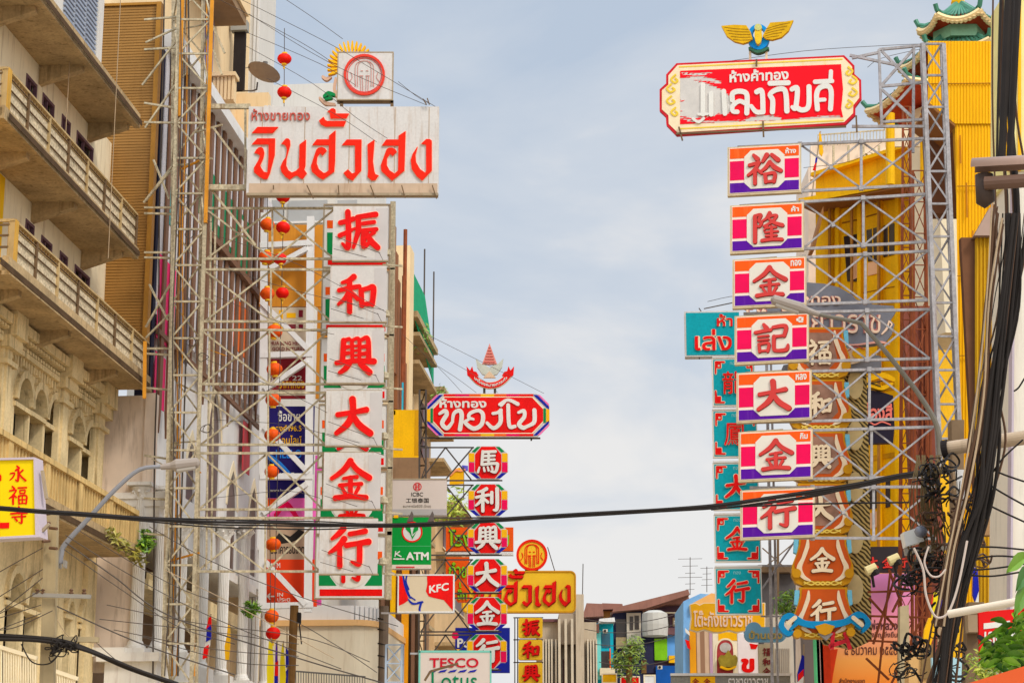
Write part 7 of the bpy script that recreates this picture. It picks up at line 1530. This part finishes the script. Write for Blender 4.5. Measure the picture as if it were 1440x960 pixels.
k2 = 2 * (n_ + 1); mb.add(vs2, [(2 * i, 2 * i + 1, 2 * i + 3, 2 * i + 2) for i in range(n_)] + [(k2 + 2 * i, k2 + 2 * i + 1, k2 + 2 * i + 3, k2 + 2 * i + 2) for i in range(n_)] + [(2 * i, 2 * i + 2, k2 + 2 * i + 2, k2 + 2 * i) for i in range(n_)])
mb.build('hood', mat('brown_metal_hood', (176, 142, 122), .35, .12, 2), o, True, True)
MB().tube([P(1384, 246, 24), P(1386, 284, 24), P(1390, 289, 24)], [.11, .115, .06], 14).build('lamp_body', mat('dark_lamp_body', (76, 60, 50), .5, .15), o, True, True)
MB().tube([P(1385, 258, 23.9), P(1475, 252, 23.6)], .085, 12).build('support_tube', mat('dark_tube', (112, 84, 68), .45, .15), o)
o = thing('concrete_post', 'weathered tan concrete post among the rusty braces', 'pole', P(1272, 985, 40)); MB().prism([P(1264, 1000, 40), P(1281, 1000, 40), P(1278, 850, 40), P(1266, 852, 40)], (0, .22, 0)).build('shaft', M['concrete'], o)
o = thing('utility_pole', 'dark concrete utility pole wrapped in hanging cables', 'pole', P(1340, 985, 31)); MB().prism([P(1356, 1000, 31), P(1384, 1000, 31), P(1384, 846, 31), P(1362, 846, 31)], (0, .3, 0)).prism([P(1344, 850, 31.4), P(1354, 850, 31.4), P(1356, 590, 31.4), P(1338, 590, 31.4)], (0, .3, 0)).build('shaft', mat('dark_pole_concrete', (128, 104, 78), .9, .25, 2, .4, (70, 56, 42)), o)
MB().box(P(1362, 888, 30.8), P(1380, 866, 31)).build('junction_box', M['tan'], o); MB().box(P(1344, 660, 31), P(1358, 690, 31.2)).build('junction_box', M['tan'], o)
MB().bar(P(1272, 776, 31), P(1345, 766, 31), .1, .1).build('crossarm', gal, o)
o = thing('meter_cover', 'white tapering cable cover hanging beside the right pole', 'cover', P(1352, 715, 30.5)); MB().prism([P(1345, 660, 30.5), P(1361, 660, 30.5), P(1360, 690, 30.5), P(1356, 715, 30.5), P(1349, 714, 30.5)], (0, .1, 0)).build('shell', M['white'], o)
o = thing('security_camera', 'white box camera with a glass dome on the grey crossarm', 'camera', P(1285, 770, 30.5))
MB().prism([P(1270, 748, 30.5), P(1292, 741, 30.5), P(1300, 760, 30.5), P(1274, 768, 30.5)], (0, .25, 0)).build('housing', M['offwhite'], o); MB().lathe([(.02, -.09), (.075, -.06), (.1, 0), (.075, .06), (.02, .09)], P(1295, 747, 30.35), 14).build('dome', mat('dome_glass', (120, 120, 128), .1), o, True, True)
for x, y, lb in ((1225, 800, 'small cream camera below the black banner'), (1257, 786, 'small cream camera right of the black banner characters')):
    o = thing('security_camera', lb, 'camera', P(x, y, 40)); MB().tube([P(x - 7, y + 3, 40), P(x + 7, y - 3, 40)], .095, 10).build('housing', mat('cream_camera', (206, 186, 130), .5), o); MB().tube([P(x + 2, y + 6, 40), P(x + 9, y + 3, 39.9)], .06, 8).tube([P(x, y, 40.1), P(x + 4, y + 25, 40.2)], .03, 6).build('mount', M['dark'], o)
s = Sign('hand_painted_panel', 'pale blue-grey painted panel at the bottom beside the orange awning', 'panel', 1335, 985, 33, 0); s.box('panel', mat('pale_blue_panel', (170, 204, 210), .6, .18, 2.5), (1312, 924, 1358, 1000), 0, .1)
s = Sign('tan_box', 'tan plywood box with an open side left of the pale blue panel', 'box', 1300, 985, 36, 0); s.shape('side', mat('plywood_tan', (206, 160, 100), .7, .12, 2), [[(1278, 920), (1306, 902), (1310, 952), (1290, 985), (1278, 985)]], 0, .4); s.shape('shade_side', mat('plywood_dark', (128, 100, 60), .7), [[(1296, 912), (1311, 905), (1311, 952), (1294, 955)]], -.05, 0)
s = Sign('red_banner', 'red banner with white Thai brush lettering behind the large-leaved plant', 'banner', 1410, 930, 29, -6)
c = s.shape('cloth', mat('banner_red', (222, 22, 20), .6, .08), [[(1376, 860), (1425, 856), (1445, 846), (1460, 846), (1460, 930), (1378, 930)]], 0, .05)
s.shape('white_stripe', M['offwhite'], [[(1383, 876), (1420, 872), (1420, 880), (1383, 884)]], -.01, 0, c); s.text('lettering', M['offwhite'], 'เฮงเฮง', (1384, 886, 1436, 916), -.012, 0, c, .02); s.shape('black_slash', M['black'], stroke_loops(parse('1377,895 1392,905 1404,908:3,4,1'), .6), -.015, 0, c)
s.text('lettering', mat('banner_red', (0, 0, 0)), 'รวย', (1426, 852, 1462, 872), -.03, 0, c, .03)
pl = thing('leafy_plant', 'large-leaved green plant above the orange canvas awning', 'plant', P(1420, 950, 24))
def bigleaf(mb, base, tip, wd, droop):
    b = Vector(base); t = Vector(tip); d = t - b; side = d.cross(Vector((0, 1, .3))).normalized(); n = 5; k = len(mb.v)
    for i in range(n + 1):
        f = i / n; c_ = b + d * f - Vector((0, 0, droop * f * f)); wq = wd * math.sin(math.pi * min(.97, .06 + f * .92)); mb.v += [c_ - side * wq + Vector((0, -.02, .01)), c_ + Vector((0, .02, -.015)), c_ + side * wq + Vector((0, -.02, .01))]
    for i in range(n):
        for j in (0, 1): a = k + i * 3 + j; mb.f.append((a, a + 1, a + 4, a + 3))
mb = MB(); random.seed(11)
for i in range(150):
    x = random.uniform(1392, 1450); y = random.uniform(868 + max(0, (1425 - x)) * .9, 940); a = P(x, y, random.uniform(23.2, 25)); an = random.uniform(-.9, 3.9); l_ = random.uniform(.12, .24)
    bigleaf(mb, a, a + Vector((math.cos(an) * l_, random.uniform(-.12, .05), math.sin(an) * l_ * .8)), random.uniform(.025, .05), random.uniform(.02, .1))
for x, y, dx, dy in ((1445, 780, -30, 18), (1450, 795, -22, 30), (1446, 820, -20, 40)): bigleaf(mb, P(x, y, 24), P(x + dx, y + dy, 23.6), .09, .05)
mb.build('leaf', M['leaf'], pl)
mb = MB()
for x in (1405, 1420, 1436): mb.tube([P(x, 985, 24.2), P(x + 4, 900, 24.2)], [.02, .008], 5)
mb.build('stem', M['brown'], pl)
mb = MB().leaves(P(1376, 935, 27), .22, 90, .06).leaves(P(1392, 942, 27), .2, 90, .06)
solo(mb, 'small_shrub', leaf_mat('spring_leaf', (90, 120, 20), (190, 190, 60)), 'small yellowish shrub left of the large-leaved plant', 'plant')
aw = thing('orange_awning', 'plain orange canvas awning edge below the large-leaved plant', 'awning', P(1410, 985, 19))
MB().prism([P(1355, 962, 19), P(1460, 930, 18.5), P(1460, 1010, 18.5), P(1340, 1010, 19)], (0, .05, 0)).build('canvas', mat('orange_canvas', (246, 104, 52), .6, .04), aw)

# ---------------------------------------------------------------- cables
def cable(label, pts, D, r, m=None, group=None, name='overhead_cable', n=8, jitter=0):
    dd = D if isinstance(D, (list, tuple)) else [D] * len(pts)
    p3 = smooth3([P(x + random.uniform(-jitter, jitter), y + random.uniform(-jitter, jitter), d) for (x, y), d in zip(pts, dd)], n)
    return solo(MB().tube(p3, r, 6), name, m or M['black'], label, 'cable', group)
random.seed(5)
G1 = 'black cables spanning the street'
for i, (dy, r, lb) in enumerate(((0, .027, 'thickest black cable sagging across the whole street'), (2.6, .017, 'black cable just under the thickest street-crossing one'), (5, .014, 'lower thin black cable of the street-crossing bundle'), (-2.2, .014, 'uppermost thin cable of the street-crossing bundle'), (1.5, .011, 'slack thin cable looping round the street-crossing bundle'))):
    k_ = 2.4 if i == 4 else .5
    pts_ = [(-30, 712), (0, 713), (60, 718), (120, 722), (200, 728), (300, 733), (380, 735), (450, 736.5), (520, 737.5), (600, 736), (700, 729.5), (800, 723.5), (850, 720.5), (930, 716), (1010, 710), (1080, 700), (1150, 690), (1210, 680), (1260, 669), (1345, 655)]
    cable(lb, [(x, y + dy * (1.5 if 250 < x < 520 else .7 if x < 1000 else .9) + random.uniform(-k_, k_)) for x, y in pts_], [33 + 7 * min(1, max(0, (x - 60) / 440)) for x, y in pts_], r, group=G1, n=4)
cable('thin dark cable running level behind the lowest striped sign', [(1040, 712), (1150, 708), (1280, 706)], 42, .02, group=G1)
cable('dark cable rising to the right pole below the main bundle', [(1000, 716), (1130, 700), (1240, 676), (1350, 662)], 40.3, .022, group=G1)
for x in (577, 606):                                             # clamps where the bundle passes the bank sign
    solo(MB().prism([P(x - 5, 733, 39.6), P(x - 1, 724, 39.6), P(x + 2, 718, 39.6), P(x + 4, 722, 39.6), P(x + 4, 732, 39.6)], (0, .1, 0)), 'perched_pigeon', mat('pigeon_grey', (92, 80, 74), .8), f'dark pigeon shape perched on the bundle, {"left" if x < 590 else "right"} one of two below the bank sign', 'bird')
G2 = 'thin wires fanning from the left pole'
wl = [[(92, 762), (160, 810), (240, 866), (420, 925), (540, 960)], [(92, 752), (190, 812), (300, 868), (480, 940)], [(90, 772), (170, 828), (250, 880), (330, 905)], [(80, 852), (200, 905), (330, 948)], [(60, 800), (0, 838), (-20, 850)], [(60, 770), (20, 792), (-20, 815)], [(60, 812), (0, 860), (-20, 872)], [(60, 828), (0, 862), (-20, 868)], [(58, 850), (0, 868), (-20, 872)], [(58, 862), (0, 884), (-20, 890)], [(74, 858), (20, 882), (-20, 886)],
      [(210, 740), (300, 790), (420, 838), (560, 880)], [(110, 745), (260, 830), (400, 868), (470, 905), (530, 945)], [(140, 870), (300, 888), (420, 905)], [(150, 850), (280, 876), (430, 896), (520, 930)], [(160, 885), (300, 912), (420, 922)], [(230, 800), (330, 850), (470, 925)], [(200, 895), (330, 930), (420, 935)], [(78, 866), (98, 895), (140, 905)], [(130, 898), (160, 925), (180, 940)]]
for i, q in enumerate(wl): cable('thin wire fanning out from the two-crossarm utility pole and its lamp', q, 36.2 if i < 11 else 39, .0085 if i not in (0, 3) else .013, M['wire'] if i < 15 or i % 2 else M['tan'], G2, 'thin_wire')
cable('thick black cable bundle drooping right from the lower crossarm', [(-20, 893), (40, 896), (90, 902), (130, 916), (180, 938), (250, 962)], 36.2, .05, group='black cable bundles at the left pole')
cable('second black cable bundle drooping below the crossarm', [(-20, 898), (50, 900), (100, 908), (150, 924), (200, 944), (280, 972)], 36.1, .035, group='black cable bundles at the left pole')
cable('loose looped black cable hanging under the left crossarm', [(30, 905), (45, 930), (70, 932), (88, 912)], 36.1, .013, group='black cable bundles at the left pole')
tg = MB(); random.seed(8)
for i in range(16):
    x = 85 + random.uniform(-12, 16); y = 908 + random.uniform(-10, 10); tg.tube(smooth3([P(x + random.uniform(-14, 14), y + random.uniform(-10, 12), 36.1 + random.uniform(-.15, .15)) for _ in range(5)], 5), .011, 5)
solo(tg, 'cable_tangle', M['black'], 'knot of black cable loops on the left crossarm', 'cable tangle')
G3 = 'hair-thin wires in the sky on the left'
for q, D in (([(330, -5), (460, 60), (520, 95), (612, 150)], 52), ([(395, -5), (440, 25), (482, 55)], 52), ([(350, 20), (470, 92), (600, 148)], 53), ([(300, -5), (420, 58), (470, 90)], 52), ([(345, 45), (450, 90), (500, 120)], 54), ([(346, 65), (440, 118), (500, 165), (545, 195)], 54), ([(375, 110), (470, 160), (530, 200)], 54), ([(560, 115), (585, 135), (604, 146)], 56), ([(600, 470), (660, 500), (720, 530), (765, 553)], 72), ([(612, 495), (680, 535), (700, 552)], 73), ([(600, 505), (640, 530), (670, 552)], 73), ([(566, 470), (620, 520), (650, 552)], 72), ([(300, 330), (420, 372), (545, 440)], 56), ([(300, 372), (420, 410), (540, 436)], 56), ([(300, 590), (420, 600), (540, 640)], 56.4), ([(300, 700), (400, 690), (450, 700)], 56.4), ([(300, 415), (400, 455), (470, 470)], 56.2), ([(290, 505), (400, 550), (460, 580)], 56.2)):
    cable('hair-thin wire slanting down past the white sign stacks', q, D, .0075, M['wire'], G3, 'thin_wire', 4)
for q, D in (([(1220, 95), (1240, 82), (1300, 68)], 58), ([(1000, 90), (1130, 72), (1250, 64), (1300, 62)], 59), ([(1130, 236), (1200, 226), (1240, 200)], 60), ([(995, 424), (1040, 416), (1085, 428)], 60)): cable('hair-thin wire beside the red header sign', q, D, .008, M['wire'], 'hair-thin wires at the right signs', 'thin_wire', 4)
# the dark mass of cables on the right
G4 = 'thick cables of the right bundle'
random.seed(21)
core = [(1426, 300), (1416, 430), (1403, 540), (1394, 620), (1379, 700), (1359, 780), (1343, 860), (1326, 960)]
for i in range(42):
    o_ = random.gauss(0, 10.5); dk_ = random.random()
    p = [(x + o_ * (.8 + .45 * math.sin(k_ * 1.7 + i)) + random.uniform(-5, 5), y) for k_, (x, y) in enumerate(core)]
    if i % 3 == 0: p = [(1420 + o_ * .8, -20), (1416 + o_ * .7, 140)] + p
    cable('dark cable strand of the thick bundle hanging before the yellow corrugated cladding', p, 28.6 + random.uniform(-.35, .35), random.choice((.008, .011, .014, .018, .026)), M['black'] if dk_ < .72 else mat('brown_cable', (92, 66, 48), .6), G4, 'bundle_cable', 6)
for i in range(12):
    t = i / 11; p = [(1396 + 12 * t, 285 + 30 * t), (1388 + 8 * t, 420), (1376 + 6 * t, 560), (1352 + 10 * t, 680), (1330 + 10 * t, 780), (1312 + 16 * t, 880)]
    cable('slim cable strand along the edge of the thick hanging bundle', [(x + random.uniform(-5, 5), y) for x, y in p], 28.1 + random.uniform(-.1, .1), random.choice((.009, .012, .016)), M['tan'] if i % 4 == 0 else mat('brown_cable', (0, 0, 0)), 'slim strands of the right bundle', 'bundle_cable', 6)
for q, r in (([(1418, -10), (1413, 110), (1409, 222)], .055), ([(1432, -10), (1426, 110), (1420, 222)], .05), ([(1408, -10), (1404, 120), (1402, 222)], .018)): cable('dark vertical cable above the brown lamp hood', q, 27.5, r, group='vertical cables above the lamp hood')
for q in ([(1440, 620), (1405, 650), (1380, 690)], [(1450, 680), (1400, 662), (1375, 640)], [(1450, 715), (1400, 690), (1378, 668)], [(1450, 735), (1396, 712), (1374, 700)], [(1450, 775), (1400, 768), (1360, 770)], [(1450, 786), (1400, 782), (1350, 790)], [(1440, 530), (1432, 545), (1424, 548)], [(1450, 792), (1380, 800), (1300, 800), (1270, 810)], [(1450, 800), (1390, 808), (1340, 806)]):
    cable('dark cable leaving the thick hanging bundle towards the white building', q, 28.8, .014, group='cables leaving the right bundle', jitter=2)
cable('pale looped hose hanging in a deep U below the right camera', [(1285, 770), (1298, 800), (1302, 835), (1312, 862), (1322, 868), (1335, 858), (1348, 820), (1360, 760)], 27.9, .017, mat('pale_hose', (196, 176, 160), .5))
cable('second pale loop beside the pale hose', [(1306, 768), (1300, 790), (1308, 808), (1320, 810), (1330, 800)], 27.9, .014, MATS['pale_hose'])
for sd, (x0, x1, y0, y1, n, nm, lb) in enumerate(((1295, 1345, 640, 700, 34, 'cable_tangle', 'tangle of small dark loops where the street cables meet the right pole'), (1270, 1350, 780, 830, 60, 'cable_tangle', 'dense dark tangle of cable loops below the right camera'), (1300, 1390, 690, 800, 50, 'cable_tangle', 'loose tangle of dark loops around the right bundle'), (1260, 1300, 900, 985, 34, 'cable_tangle', 'snarl of dark cables around the tan concrete post'), (1318, 1352, 840, 960, 30, 'cable_tangle', 'dark hank of cables hanging to the left of the pale panel'))):
    random.seed(40 + sd); tg = MB()
    for i in range(n):
        cx, cy = random.uniform(x0, x1), random.uniform(y0, y1); w1 = random.uniform(4, 16); h1 = random.uniform(4, 14); a0 = random.uniform(0, 6.28)
        tg.tube(smooth3([P(cx + w1 * math.cos(a0 + k_ * 1.1) + random.uniform(-4, 4), cy + h1 * math.sin(a0 + k_ * 1.1) + random.uniform(-4, 4), 30 + random.uniform(-.6, .6)) for k_ in range(random.randint(3, 6))], 4), random.choice((.008, .011, .016, .02)), 5)
    solo(tg, nm, M['black'] if sd != 2 else mat('brown_cable', (0, 0, 0)), lb, 'cable tangle')
random.seed(77)
mb = MB()
for i in range(26):
    x = random.uniform(1288, 1330); mb.tube(smooth3([P(x, 640, 30.6), P(x + random.uniform(-12, 12), 700, 30.4), P(x + random.uniform(-14, 14), 760, 30.6), P(x + random.uniform(-10, 16), 800, 30.5)], 5), random.choice((.008, .012)), 5)
solo(mb, 'drop_wires', mat('olive_wire', (112, 92, 60), .6), 'curtain of thin drop wires between the pole and the galvanised tower', 'wires')
